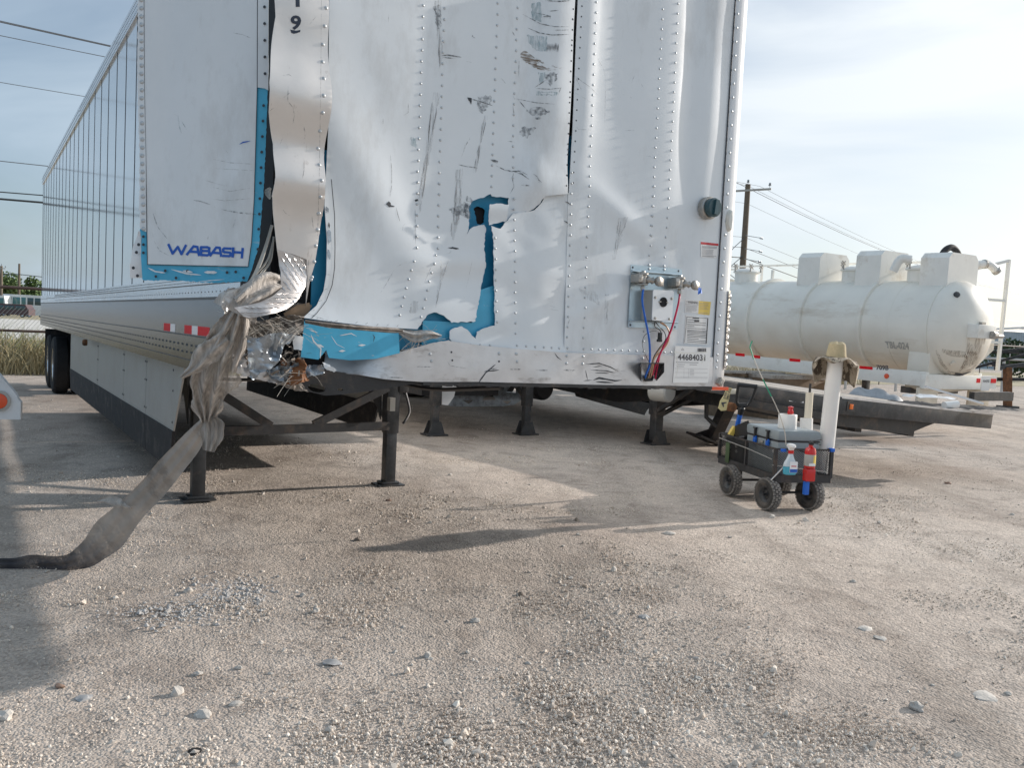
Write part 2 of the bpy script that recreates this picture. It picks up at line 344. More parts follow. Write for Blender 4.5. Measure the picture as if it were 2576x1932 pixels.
_m.links.new(_t.outputs['Object'], _s.inputs[0]); _m.links.new(_t.outputs['Object'], _n.inputs[0]); _m.links.new(_n.outputs[0], _a.inputs[0]); _m.links.new(_s.outputs['Z'], _a.inputs[2]); _m.links.new(_a.outputs[0], _r2.inputs[0]); _m.links.new(_r2.outputs[0], _x.inputs[0]); _m.links.new(_src, _x.inputs[1]); _m.links.new(_x.outputs[0], _B.inputs['Base Color'])
K['tankw'] = mat('white_tank_paint', (.80, .79, .74), .45, 0, 3, .05, 0, 5, .1, ((.5, .43, .34), 2.5, .55, .85))
K['stain'] = alpha(mat('brown_run_stain', (.26, .19, .13), .7), (0, .42), 6, .35, .65, (8, 8, .6))
K['wood'] = mat('weathered_deck_board', (.43, .39, .345), .85, 0, 5, .3, .3, 22, 0, ((.15, .12, .10), 5, .5, .78), grain=(6, .25, 6))
K['pole'] = mat('weathered_pole_wood', (.15, .12, .09), .85, 0, 8, .3, .3, 20, grain=(5, 5, .4))
K['wire'] = mat('hazed_line_cable', (.10, .11, .125), .5); K['wired'] = mat('dark_power_cable', (.02, .025, .03), .5)  # wire: lighter grey puts distance haze into the cable colour
K['pipe'] = mat('brown_fence_pipe', (.085, .055, .045), .6, 0, 9, .3)
K['mesh'] = mat('fence_wire', (.50, .49, .47), .5, .3)
K['pvc'] = mat('white_pvc', (.80, .79, .76), .32, 0, 6, .03, 0, 5, .1)
K['pvcy'] = mat('aged_pvc', (.68, .62, .50), .4)
K['cool'] = mat('grey_cooler_plastic', (.25, .29, .31), .42, 0, 20, .06, .05, 90)
K['coold'] = mat('dark_grey_plastic', (.11, .13, .15), .45)
K['bluep'] = mat('blue_plastic', (.01, .12, .55), .35)
K['blackp'] = mat('black_plastic', (.018, .018, .02), .4)
K['ext'] = mat('extinguisher_red', (.55, .012, .012), .25, coat=.4)
K['camo'] = mat('camouflage_cloth', (.42, .36, .28), .9, 0, 22, .15, .2, 60, 0, ((.10, .08, .06), 16, .50, .54, (1, 1, .35)))
K['khaki'] = mat('tan_hat_cloth', (.48, .40, .25), .9, 0, 30, .1, .2, 90)
K['liquid'] = mat('bottle_blue_liquid', (.05, .38, .52), .12, coat=.5)
K['bottle'] = mat('clear_bottle', (.55, .62, .66), .12, coat=.5)
K['strap'] = mat('yellow_strap', (.66, .56, .28), .6)
K['tarp'] = mat('crumpled_grey_tarp', (.34, .36, .38), .5, 0, 9, .2, .3, 12)
K['bldg'] = mat('corrugated_grey_steel', (.42, .47, .50), .4, .3, 2, .1)
K['leaf'] = mat('leaf_green', (.10, .155, .05), .7, 0, 1.4, .45); K['leafd'] = mat('dark_leaf_green', (.045, .075, .03), .7, 0, 1.4, .4)
K['dry'] = mat('dry_grass', (.40, .34, .20), .9, 0, .6, .3); K['bark'] = mat('bark', (.12, .09, .065), .9)
K['vanw'] = mat('parked_van_white', (.72, .74, .74), .35); K['glass'] = mat('dark_window_glass', (.03, .07, .08), .08, coat=.5); K['carred'] = mat('dull_red_car', (.09, .055, .06), .5)
K['teal'] = mat('teal_window_glass', (.06, .17, .18), .12, coat=.4)
K['shard'] = mat('glassy_shard', (.34, .38, .38), .15, .3)
# ------------------------------------------------------------------ ground
def ground_mat():
    m = bpy.data.materials.new('caliche_yard_gravel'); m.use_nodes = True; nt = m.node_tree; N = nt.nodes; L = nt.links; B = N['Principled BSDF']; B.inputs['Roughness'].default_value = .93; B.inputs['Specular IOR Level'].default_value = .2
    g = N.new('ShaderNodeNewGeometry')
    def nz(s, d=6, r=.6, dist=0):
        n = N.new('ShaderNodeTexNoise'); n.inputs['Scale'].default_value = s; n.inputs['Detail'].default_value = d; n.inputs['Roughness'].default_value = r; n.inputs['Distortion'].default_value = dist; L.new(g.outputs['Position'], n.inputs[0]); return n.outputs[0]
    def ramp(src, els):
        c = N.new('ShaderNodeValToRGB'); L.new(src, c.inputs[0]); e = c.color_ramp.elements
        e[0].position, e[0].color = els[0][0], (*els[0][1], 1); e[1].position, e[1].color = els[-1][0], (*els[-1][1], 1)
        for p, q in els[1:-1]: x = e.new(p); x.color = (*q, 1)
        return c.outputs[0]
    def mixc(f, a, b, t='MIX'):
        x = N.new('ShaderNodeMixRGB'); x.blend_type = t
        if isinstance(f, float): x.inputs[0].default_value = f
        else: L.new(f, x.inputs[0])
        for i, q in ((1, a), (2, b)):
            if isinstance(q, tuple): x.inputs[i].default_value = (*q, 1)
            else: L.new(q, x.inputs[i])
        return x.outputs[0]
    big = ramp(nz(.45, 5, .6, .6), [(.3, (.47, .415, .375)), (.5, (.535, .48, .435)), (.72, (.56, .51, .47))])
    mid = ramp(nz(2.6, 6, .65, .8), [(.36, (.72, .70, .68)), (.5, (.98, .97, .95)), (.68, (1.1, 1.08, 1.05))])
    c = mixc(.85, big, mid, 'MULTIPLY')
    vo = N.new('ShaderNodeTexVoronoi'); vo.inputs['Scale'].default_value = 85; L.new(g.outputs['Position'], vo.inputs[0])
    sp = ramp(vo.outputs['Color'], [(.1, (.62, .60, .58)), (.5, (.95, .94, .93)), (.95, (1.28, 1.25, 1.2))]); c = mixc(.75, c, sp, 'MULTIPLY')
    tm = N.new('ShaderNodeMapping'); tm.inputs['Rotation'].default_value = (0, 0, rad(-24)); tm.inputs['Scale'].default_value = (1.9, .10, 1); L.new(g.outputs['Position'], tm.inputs[0]); tn = N.new('ShaderNodeTexNoise'); tn.inputs['Scale'].default_value = 1.0; tn.inputs['Detail'].default_value = 4; tn.inputs['Distortion'].default_value = .35; L.new(tm.outputs[0], tn.inputs[0])
    c = mixc(.9, c, ramp(tn.outputs[0], [(.36, (.84, .83, .82)), (.5, (1, 1, 1)), (.66, (1.09, 1.08, 1.07))]), 'MULTIPLY')
    fine = ramp(nz(190, 3, .6), [(.35, (.72, .70, .69)), (.65, (1.2, 1.18, 1.15))]); c = mixc(.7, c, fine, 'MULTIPLY')
    oil = ramp(nz(.9, 4, .55, .4), [(.62, (0, 0, 0)), (.76, (1, 1, 1))]); c = mixc(oil, c, mixc(.6, c, (.16, .145, .135)))
    red = ramp(nz(.22, 3, .5), [(.52, (0, 0, 0)), (.70, (.5, .5, .5))]); c = mixc(red, c, (.36, .27, .215))
    L.new(c, B.inputs['Base Color'])
    def bump(h, st, d, prev=None):
        b = N.new('ShaderNodeBump'); b.inputs['Strength'].default_value = st; b.inputs['Distance'].default_value = d; L.new(h, b.inputs['Height'])
        if prev: L.new(prev, b.inputs['Normal'])
        return b.outputs[0]
    sm = N.new('ShaderNodeMath'); sm.operation = 'SUBTRACT'; sm.inputs[0].default_value = .6; L.new(vo.outputs['Distance'], sm.inputs[1])
    v2 = N.new('ShaderNodeTexVoronoi'); v2.inputs['Scale'].default_value = 32; L.new(g.outputs['Position'], v2.inputs[0])
    s2 = N.new('ShaderNodeMath'); s2.operation = 'SUBTRACT'; s2.inputs[0].default_value = .6; L.new(v2.outputs['Distance'], s2.inputs[1])
    n = bump(nz(3.2, 5, .6), .5, .05); n = bump(s2.outputs[0], .35, .012, n); n = bump(sm.outputs[0], .6, .008, n); n = bump(nz(160, 3), .5, .004, n)
    L.new(n, B.inputs['Normal']); return m
K['ground'] = ground_mat()
def und(x, y):
    r = math.hypot(x, y-5); f = max(0, 1-r/16)
    return .028*f*(noise.noise(Vector((x*.8, y*.8, .3)))) + .010*f*noise.noise(Vector((x*3.1, y*3.1, 2)))
NG = 150; vs = []; 
tt = [math.copysign(abs(t)**2.6, t) for t in np.linspace(-1, 1, NG)]
for j in range(NG):
    for i in range(NG):
        x, y = tt[i]*900, 6+tt[j]*900; vs.append((x, y, und(x, y)))
me = bpy.data.meshes.new('ground'); me.from_pydata(vs, [], [(j*NG+i, j*NG+i+1, (j+1)*NG+i+1, (j+1)*NG+i) for j in range(NG-1) for i in range(NG-1)])
tag(fin('ground', me, K['ground'], None), kind='structure')
# pale road and grass verge beyond the pipe fence
def patch(name, pts, z, m, kind='structure'):
    me = bpy.data.meshes.new(name); me.from_pydata([(VAN.m @ Vector((x, y, z))) for x, y in pts], [], [tuple(range(len(pts)))]); return tag(fin(name, me, m, None, False), kind=kind)
K['road'] = mat('pale_caliche_road', (.60, .57, .52), .9, 0, .4, .12, .3, 3); K['verge'] = mat('dry_verge_soil', (.36, .31, .20), .95, 0, .5, .3, .4, 4)
patch('grass_verge', [(-40, 19.2), (70, 19.2), (70, 42), (-60, 42)], .006, K['verge'])
patch('road', [(-120, 42), (160, 42), (160, 118), (-120, 118)], .012, K['road'])
patch('far_verge', [(-250, 118), (300, 118), (300, 190), (-250, 190)], .006, K['verge'])
# ------------------------------------------------------------------ gravel (uncountable): instanced real stones
def stones():
    n = 430000; r = np.exp(RNG.uniform(math.log(2.3), math.log(17), n)); th = RNG.uniform(-rad(37), rad(37), n)
    x, y = r*np.sin(th), r*np.cos(th); x += RNG.normal(0, .02, n)
    k = np.zeros(n); 
    f = np.array([noise.noise(Vector((a*.75, b*.75, 5))) + .6*noise.noise(Vector((a*2.4, b*2.4, 9))) for a, b in zip(x, y)])
    p = np.clip(.27 + 1.15*f, .04, 1); p *= np.clip((15-r)/5, .35, 1)
    near = np.clip((3.9-r)/1.2, 0, 1); p = np.maximum(p, near*.68)
    keep = RNG.uniform(0, 1, n) < p; x, y, r, f = x[keep], y[keep], r[keep], f[keep]; n = len(x)
    s = np.exp(RNG.normal(math.log(.0026), .40, n)); s *= 1+.6*np.clip((3.6-r)/1.2, 0, 1)
    big = RNG.uniform(0, 1, n) < .007; s[big] *= RNG.uniform(1.8, 3.6, big.sum()); s *= 1+np.clip(f, 0, .6)*.5
    s = np.clip(s, .0012, .02)
    z = np.array([und(a, b) for a, b in zip(x, y)]) + s*.22
    me = bpy.data.meshes.new('gravel'); me.from_pydata(np.stack([x, y, z], 1).tolist(), [], [])
    a = me.attributes.new('sc', 'FLOAT', 'POINT'); a.data.foreach_set('value', s.astype(np.float32))
    a = me.attributes.new('ro', 'FLOAT_VECTOR', 'POINT'); a.data.foreach_set('vector', RNG.uniform(0, 6.28, (n, 3)).astype(np.float32).ravel())
    o = bpy.data.objects.new('gravel', me); COL.objects.link(o)
    m = bpy.data.materials.new('gravel_stone'); m.use_nodes = True; N = m.node_tree.nodes; L = m.node_tree.links; B = N['Principled BSDF']; B.inputs['Roughness'].default_value = .9
    oi = N.new('ShaderNodeObjectInfo'); c = N.new('ShaderNodeValToRGB'); L.new(oi.outputs['Random'], c.inputs[0]); e = c.color_ramp.elements; e[0].color = (.38, .315, .255, 1); e[1].color = (.84, .77, .68, 1)
    for p_, q in ((.15, (.56, .48, .405, 1)), (.55, (.67, .585, .50, 1)), (.85, (.74, .665, .58, 1))): e.new(p_).color = q
    L.new(c.outputs[0], B.inputs['Base Color']); me.materials.append(m); K['stone'] = m
    ng = bpy.data.node_groups.new('gravel_nodes', 'GeometryNodeTree'); ng.interface.new_socket('Geometry', in_out='INPUT', socket_type='NodeSocketGeometry'); ng.interface.new_socket('Geometry', in_out='OUTPUT', socket_type='NodeSocketGeometry')
    G = ng.nodes; Lk = ng.links; gi = G.new('NodeGroupInput'); go = G.new('NodeGroupOutput'); ip = G.new('GeometryNodeInstanceOnPoints'); ip.inputs['Pick Instance'].default_value = True
    gti = G.new('GeometryNodeGeometryToInstance')
    for k in range(4):
        ic = G.new('GeometryNodeMeshIcoSphere'); ic.inputs['Radius'].default_value = 1; ic.inputs['Subdivisions'].default_value = 1 if k < 3 else 2
        sp = G.new('GeometryNodeSetPosition'); nt_ = G.new('ShaderNodeTexNoise'); nt_.noise_dimensions = '4D'; nt_.inputs['W'].default_value = k*3.7; nt_.inputs['Scale'].default_value = .8; nt_.inputs['Detail'].default_value = 1
        vm = G.new('ShaderNodeVectorMath'); vm.operation = 'SUBTRACT'; vm.inputs[1].default_value = (.5, .5, .5); vs_ = G.new('ShaderNodeVectorMath'); vs_.operation = 'SCALE'; vs_.inputs['Scale'].default_value = 1.9
        tr = G.new('GeometryNodeTransform'); tr.inputs['Scale'].default_value = (1.15, .9, .72)
        sm = G.new('GeometryNodeSetMaterial'); sm.inputs['Material'].default_value = m
        Lk.new(nt_.outputs['Color'], vm.inputs[0]); Lk.new(vm.outputs[0], vs_.inputs[0]); Lk.new(vs_.outputs[0], sp.inputs['Offset']); Lk.new(ic.outputs['Mesh'], sp.inputs['Geometry']); Lk.new(sp.outputs[0], tr.inputs['Geometry']); Lk.new(tr.outputs[0], sm.inputs['Geometry']); Lk.new(sm.outputs[0], gti.inputs[0])
    sa = G.new('GeometryNodeInputNamedAttribute'); sa.data_type = 'FLOAT'; sa.inputs['Name'].default_value = 'sc'; ra = G.new('GeometryNodeInputNamedAttribute'); ra.data_type = 'FLOAT_VECTOR'; ra.inputs['Name'].default_value = 'ro'
    Lk.new(gi.outputs[0], ip.inputs['Points']); Lk.new(gti.outputs[0], ip.inputs['Instance']); Lk.new(sa.outputs[0], ip.inputs['Scale']); Lk.new(ra.outputs[0], ip.inputs['Rotation']); Lk.new(ip.outputs[0], go.inputs[0])
    md = o.modifiers.new('gravel', 'NODES'); md.node_group = ng; tag(o, kind='stuff')
stones()
# ------------------------------------------------------------------ van trailer
van = thing('van_trailer', 'long white box trailer with its front left corner torn open, standing on landing legs', 'trailer', VAN.m)
ZB, ZT, LEN, WID = 1.18, 4.11, 16.15, 2.6
def g1(x, c, w): return math.exp(-((x-c)/w)**2)
def sst(x, a, b): t = max(0, min(1, (x-a)/(b-a))); return t*t*(3-2*t)
F0 = Surf(VAN, (0, 0, 0), (1, 0, 0))
def dM(x, z): return _dM(x, z)
def _dM(x, z):
    d = -.035*g1(x, .75, .5)*sst(z, 1.2, 2.2)                                   # pushed in
    d += .025*g1(x, 1.28, .12)*sst(z, 2.1, 2.7) - .010*g1(x, 1.12, .06)*sst(z, 2.2, 2.7)
    l = (x-.16)*.80 + (z-2.34)*.60; d += .020*math.exp(-(l/.13)**2)*sst(z, 1.3, 1.9)*g1(x, .4, .5)*0.9   # soft diagonal fold
    d += .10*sst(1.62-z, 0, .35)*sst(.55-x, -.1, .6) + .05*sst(.18-x, 0, .2)*sst(z, 1.5, 2.0)*sst(2.3-z, 0, .6)
    d += .012*math.exp(-((z-1.80-(x-.75)*.12)/.03)**2)*g1(x, .72, .22) - .012*math.exp(-((z-1.72)/.07)**2)*g1(x, .78, .2)
    d += .03*g1(x, 1.18, .09)*g1(z, 2.22, .13) + .026*g1(x, 1.34, .12)*g1(z, 2.20, .10) + .005*noise.noise(Vector((x*3, z*1.5, 1))) + .0012*noise.noise(Vector((x*9, z*5, 4)))
    return d
def dR(x, z):
    t = sst(z, 2.05, 2.7)
    d = .011*g1(x, 1.47, .05)*t - .012*g1(x, 1.63, .14)*t + .008*g1(x, 2.02, .14)*(.35+.65*t) - .014*g1(x, 2.16, .07)*(.3+.7*t) + .010*g1(x, 2.32, .07)*(.2+.8*t)
    d += .012*math.exp(-(((z-2.15)+(x-1.7)*.55)/.07)**2)*g1(x, 1.75, .25) - .012*math.exp(-((z-1.95)/.12)**2)*g1(x, 1.95, .2)
    d += .012*math.exp(-(((z-1.7)-(x-1.7)*.5)/.04)**2)*g1(x, 1.65, .18) + .004*noise.noise(Vector((x*3.5, z*2, 7))) + .0007*noise.noise(Vector((x*10, z*6, 4)))
    return d
def dL(x, z): return -.005 + .010*g1(x, 1.25, .1)*g1(z, 1.6, .3) + .009*noise.noise(Vector((x*4, z*4, 3))) + .0025*noise.noise(Vector((x*12, z*12, 8))) + .012*math.exp(-((z-1.38)/.05)**2)
FM, FR, FL_ = Surf(VAN, (0, 0, 0), (1, 0, 0), disp=dM), Surf(VAN, (0, 0, 0), (1, 0, 0), disp=dR), Surf(VAN, (0, 0, 0), (1, 0, 0), disp=dL)
oM = Z('B', 522, -70, 522, 0, 514, 900, 497, 1250) + Z('E', 875, 180, 892, 420, 888, 660, 868, 780, 820, 880, 725, 965)
oM += Z('E', 900, 990, 1240, 1030, 1520, 1045) + jag(Z('E', 1520, 1045, 1545, 1015, 1565, 980, 1600, 940, 1640, 928, 1690, 945, 1720, 965, 1760, 1000, 1925, 990, 1940, 900, 1955, 820, 1975, 700, 1998, 600, 1985, 480, 1998, 340, 1985, 318), 1.6, 5, False)
oM += jag(Z('E', 1980, 318, 1915, 330, 1885, 350, 1865, 388, 1880, 320, 1880, 190, 1908, 150, 1990, 125, 2030, 103, 2040, 120) + Z('F', 150, 125, 222, 130, 215, 185, 205, 260, 180, 330, 213, 362, 245, 330, 262, 250, 380, 215, 440, 170, 460, 135, 480, 118), 1.2, 5, False) + Z('F', 480, 118, 632, 102) + Z('C', 355, 1345, 384, 560, 396, 200, 406, 0, 408, -70)
sheet('front_panel', FM, oM, K['white'], van, .035, .004)
oL = Z('F', 645, 95, 480, 100) + jag(Z('F', 470, 110, 455, 155, 400, 215, 250, 240, 165, 345, 100, 325, 115, 420, 118, 600, 125, 1020, 60, 1035, 0, 1062) + Z('E', 1935, 1080, 1925, 1112, 1900, 1090, 1870, 1050, 1830, 1025, 1770, 1040, 1745, 1060, 1745, 1110, 1760, 1130), 1.2, 5, False) + Z('E', 1960, 1160, 2210, 1182) + Z('F', 620, 1210)
sheet('front_panel', FL_, oL, K['white'], van, .03, .004)
sheet('front_panel', FR, Z('F', 606, 1210, 634, 100) + Z('C', 362, 1340, 388, 900, 404, 500, 416, 200, 428, -70, 1530, -70, 1480, 640, 1425, 1659) + Z('F', 1688, 600, 1640, 1240), K['white'], van, .03, .004)
# small torn strip with two rivets across the hole
st = sheet('torn_strip', Surf(VAN, (0, 0, 0), (1, 0, 0), disp=lambda x, z: .01+.02*math.sin(z*40)*.3), jag(Z('F', 90, 175, 150, 170, 222, 178, 205, 290, 150, 305, 85, 320, 80, 290), 1, 5), K['white'], van, .03)
# blue liner behind the tears, with the hole knocked through it
FB = Surf(VAN, (0, 0, 0), (1, 0, 0), off=-.06, disp=lambda x, z: .02*noise.noise(Vector((x*2, z*2, 3)))+(-.03*g1(x, .98, .12)*g1(z, 2.03, .12)))
hole = jag(Z('E', 1912, 205, 1935, 190, 1975, 200, 1990, 215, 1985, 300, 1960, 318, 1935, 310, 1928, 260), 1.2, 4)
sheet('blue_liner', FB, Z('E', 862, -200, 855, 200, 805, 540, 785, 700, 780, 885, 730, 960, 740, 1150) + Z('E', 1600, 1200, 2600, 1230) + Z('F', 700, -300), K['blueb'], van, .09, .006, holes=[hole])
sheet('blue_liner', Surf(VAN, (0, 0, 0), (1, 0, 0), off=-.028), Z('E', 1960, 770, 2070, 735, 2085, 1090, 1950, 1135, 1550, 1160, 1560, 985, 1900, 1000), K['blue'], van, .08, .004)
FBS = Surf(VAN, (0, 0, 0), (1, 0, 0), off=.045, disp=lambda x, z: .004*math.sin(x*9)-.02*x)
sheet('blue_liner', FBS, Z('E', 735, 990, 1390, 1068, 1398, 1212, 1230, 1252, 1050, 1262, 905, 1245, 887, 1190, 832, 1257, 710, 1240), K['blue'], van, .05, .004)
strokes('scuff_marks', FBS, [(Z('E', 770, 1050, 830, 1070), 3), (Z('E', 780, 1080, 800, 1130, 850, 1180, 845, 1250), 4), (Z('E', 820, 1150, 870, 1170), 6), (Z('E', 980, 1090, 1060, 1075, 1100, 1095), 2.5), (Z('E', 1110, 1158, 1160, 1155), 5), (Z('E', 975, 1198, 1020, 1195), 5), (Z('E', 920, 1090, 960, 1150, 1020, 1180), 1.5), (Z('E', 760, 1005, 840, 1015, 920, 1040), 2)], K['white'], van)
strokes('scuff_marks', FBS, [(Z('E', 1210, 1080, 1222, 1100, 1215, 1135), 2.5), (Z('E', 750, 1215, 785, 1212), 4)], K['dark'], van)
# near-black sheets behind the liner paint in the shade of the hollow interior
mb = MB(); mb.b2((-.02, .10, 1.25), (1.55, .13, 4.0)); mb.b2((-.05, .13, 1.3), (0.02, .62, 4.0)); mb.build('interior_shade_sheets', K['black'], van)
# right corner cap
mb = MB(); prof = [(2.452, -.004), (2.50, -.004)] + [(2.50+.10*math.sin(t), .096-.10*math.cos(t)) for t in np.linspace(0, math.pi/2, 9)] + [(2.60, .45)]
zs = np.linspace(1.215, ZT, 12); vs = [(x, y, z) for z in zs for x, y in prof]; n = len(prof)
mb.add(vs, [(j*n+i, j*n+i+1, (j+1)*n+i+1, (j+1)*n+i) for j in range(len(zs)-1) for i in range(n-1)]); cc = mb.build('corner_post', K['corner'], van, True, 40)
md = cc.modifiers.new('t', 'SOLIDIFY'); md.thickness = .004; md.offset = 1
mb = MB(); mb.tube([(2.449, -.006, 1.22), (2.449, -.006, ZT)], .0035, 6); mb.build('seam', K['dark'], van)
FC = Surf(VAN, (0, 0, 0), (1, 0, 0), off=.006)
rivets('rivets', FC, [(Z('C', 1540, -6)[0], Z('C', 1447, 1632)[0], 18), (Z('F', 1724, 388)[0], Z('F', 1672, 1140)[0], 9), (Z('F', 1670, 1222)[0], Z('F', 1662, 1314)[0], 3)], K['rivet'], van, .010, .006)
# tread plate guard wrapped round the corner
mb = MB(); v0, v1 = F0.uv(*Z('F', 1750, 775)[0])[1], F0.uv(*Z('F', 1720, 1325)[0])[1]
pr = [(2.535, -.012)] + [(2.50+.112*math.sin(t), .096-.112*math.cos(t)) for t in np.linspace(.35, math.pi/2, 8)]
zs = np.linspace(v1, v0, 14); vs = [(x, y, z) for z in zs for x, y in pr]; n = len(pr)
mb.add(vs, [(j*n+i, j*n+i+1, (j+1)*n+i+1, (j+1)*n+i) for j in range(len(zs)-1) for i in range(n-1)]); guard = mb.build('corner_guard', K['alu'], van)
mb = MB(); zz = v1+.012; row = 0
while zz < v0-.01:
    for t in np.arange(.45 + .14*(row % 2), 1.5, .28):
        c = Vector((2.50+.114*math.sin(t), .096-.114*math.cos(t), zz)); tg = Vector((math.cos(t), math.sin(t), 0)); sgn = 1 if row % 2 else -1
        d = (tg*.8 + Vector((0, 0, sgn*.6)))*.012; mb.tube([c-d, c, c+d], [.0008, .0030, .0008], 5)
    zz += .020; row += 1
tag(mb.build('tread_bars', K['alu'], guard), kind='stuff')
# oval marker lamp
a = FC.px(*Z('F', 1752, 290)[0]); mb = MB()
for k, (rx, rz, y) in enumerate([(.030, .062, 0), (.030, .060, -.012), (.022, .050, -.024), (.001, .001, -.028)]):
    mb.v += [(a.x+rx*math.cos(t), a.y+y+.03*max(0, math.cos(t)), a.z+rz*math.sin(t)) for t in np.linspace(0, 2*math.pi, 20, endpoint=False)]
mb.f += [(k*20+i, k*20+(i+1) % 20, (k+1)*20+(i+1) % 20, (k+1)*20+i) for k in range(3) for i in range(20)]; mb.build('marker_lamp', K['lens'], van)
# front rivet rows (px end points on the photographed sheet)
rw = []
def R(k, x0, y0, x1, y1, sp): 
    a, b = Z(k, x0, y0, x1, y1); rw.append((a, b, max(2, int(round(math.hypot(x1-x0, y1-y0)/sp))+1)))
R('B', 1175, 35, 1130, 1645, 76.6); R('B', 1323, 55, 1276, 1650, 76); R('B', 1693, 20, 1650, 1297, 75); R('B', 1830, 50, 1797, 1236, 74); R('E', 1525, 22, 1517, 478, 75.5)
R('E', 1498, 573, 1398, 947, 62); R('E', 1650, 530, 1545, 960, 62); R('E', 1674, 33, 1662, 482, 75)
rivets('rivets', FM, rw, K['rivet'], van); rw = []
R('F', 258, 137, 268, 1075, 72); R('F', 125, 410, 140, 995, 73); R('F', 278, 1160, 573, 1178, 59); R('E', 1748, 1150, 2025, 1157, 69)
rivets('rivets', FL_, rw, K['rivet'], van); rw = []
R('C', 555, 12, 490, 1645, 71.3); R('C', 382, 1200, 373, 1635, 73); R('F', 653, 245, 627, 1100, 71); R('F', 784, 48, 740, 1105, 70.5); R('C', 1015, 60, 930, 1635, 68.5); R('C', 1122, 22, 1037, 1648, 68); R('F', 1232, 50, 1196, 600, 68); R('F', 1337, 65, 1300, 610, 68)
R('F', 630, 1176, 630, 1177, 3); R('F', 742, 1183, 1108, 1197, 52); R('F', 1303, 1206, 1350, 1207, 46); R('F', 1160, 1060, 1158, 1200, 68)
rivets('rivets', FR, rw, K['rivet'], van)
# rivet holes left empty
def dots(name, s, pts, r, parent=van, m='dark', off=.0012):
    mb = MB()
    for p in pts:
        c = s.px(*p); n = s.n; mb.lathe(c+n*off, n, [(r, 0), (.0002, .0003)], 8)
    o = mb.build(name, K[m], parent, False); o['kind'] = 'stuff'; return o
def lin(k, x0, y0, x1, y1, n): return Z(k, *[q for i in range(n) for q in (x0+(x1-x0)*i/(n-1), y0+(y1-y0)*i/(n-1))])
dots('rivet_holes', FM, lin('C', 392, 60, 345, 1290, 18) + lin('C', 388, 130, 350, 1220, 7), .0045)
dots('rivet_holes', FR, lin('C', 453, 40, 392, 1270, 18), .0042)
# oblong holes in the curled left flange
strokes('rivet_holes', FM, [(Z('E', *q), 4) for q in [(880, 230, 905, 236), (905, 300, 908, 345), (905, 360, 915, 410), (900, 430, 903, 455), (890, 490, 915, 500), (905, 520, 912, 560), (895, 665, 912, 665), (875, 770, 893, 764), (835, 850, 858, 843), (795, 915, 808, 912), (820, 972, 832, 968), (950, 990, 968, 984), (1090, 1005, 1105, 992), (1160, 1012, 1175, 998), (1235, 1022, 1248, 1008), (1308, 1022, 1320, 1012), (1378, 1028, 1388, 1015)]], K['dark'], van)
strokes('seam', FM, [(Z('E', 922, 0, 945, 250, 948, 480, 945, 620, 928, 740, 885, 850, 820, 935, 785, 968), 1.6, False), (Z('F', 0, 0, 0, 1), .1)], K['dark'], van)
strokes('tape_remnant', FM, [(Z('E', 885, 190, 903, 230), 8), (Z('E', 905, 350, 912, 430, 908, 445), 10), (Z('E', 900, 490, 912, 560), 10)], K['crush'], van)
# scuffs, scratches and stains
strokes('scratches', FM, [(Z('B', *q), wd) for q, wd in [((1302, 385, 1345, 380, 1440, 395), 4), ((1310, 395, 1400, 405), 2), ((1475, 425, 1510, 430), 4), ((1865, 95, 1930, 130, 1990, 162, 2090, 182, 2185, 182), 2.2), ((1900, 190, 1980, 225, 2070, 240, 2190, 236), 2.6), ((2090, 206, 2190, 205), 1.8), ((2020, 0, 2120, 6, 2200, 0), 3), ((1950, 85, 2050, 105), 1.6), ((2010, 112, 2060, 110, 2055, 130), 5), ((2045, 75, 2115, 68), 2), ((1950, 605, 1990, 580, 2030, 550), 2), ((1960, 612, 2060, 618, 2135, 608), 2), ((2135, 600, 2115, 655), 2), ((1810, 682, 1900, 700, 1960, 712, 2090, 722), 1.8), ((1835, 690, 1880, 745, 1905, 770), 1.8), ((1480, 678, 1560, 700, 1660, 733), 2.5), ((1640, 1108, 1690, 1125, 1690, 1132), 6), ((1680, 1150, 1740, 1180, 1790, 1190, 1850, 1188, 1900, 1215), 3), ((1800, 1188, 1860, 1210, 1912, 1246), 2.2), ((1830, 1180, 1895, 1235), 2), ((1942, 1208, 1965, 1225, 1978, 1250, 1998, 1266, 1975, 1262), 2.2), ((1418, 1143, 1470, 1155, 1555, 1167), 2.5), ((945, 1070, 955, 1180, 955, 1290, 945, 1340, 940, 1368), 1.2), ((985, 1440, 1000, 1500, 1012, 1538), 1.5), ((1070, 710, 1070, 780, 1040, 800), 1), ((935, 95, 932, 150), 1), ((895, 820, 895, 865), 1), ((1030, 1600, 1035, 1570, 1050, 1550), 1.2), ((1803, 1200, 1795, 1240, 1805, 1300, 1778, 1345), 2.4), ((1795, 655, 1810, 690), 3), ((1798, 735, 1806, 790), 3), ((1842, 400, 1838, 540), 1), ((1790, 210, 1810, 245), 2), ((1855, 1285, 1915, 1290), 3), ((1720, 100, 1745, 128), 1.2), ((1716, 540, 1750, 580), 1), ((1760, 980, 1810, 985), 1.4), ((1030, 170, 1045, 165), 1.5)]], K['darks'], van)
blobs('scratches', FM, [Z('B', 915, 1418, 935, 1398, 948, 1410, 950, 1425, 978, 1435, 940, 1440), Z('B', 1115, 1388, 1135, 1382, 1140, 1395, 1120, 1402), Z('E', 1730, 478, 1765, 472, 1812, 485, 1790, 490), Z('B', 1480, 675, 1512, 680, 1508, 725)], K['dark'], van, amp=.8)
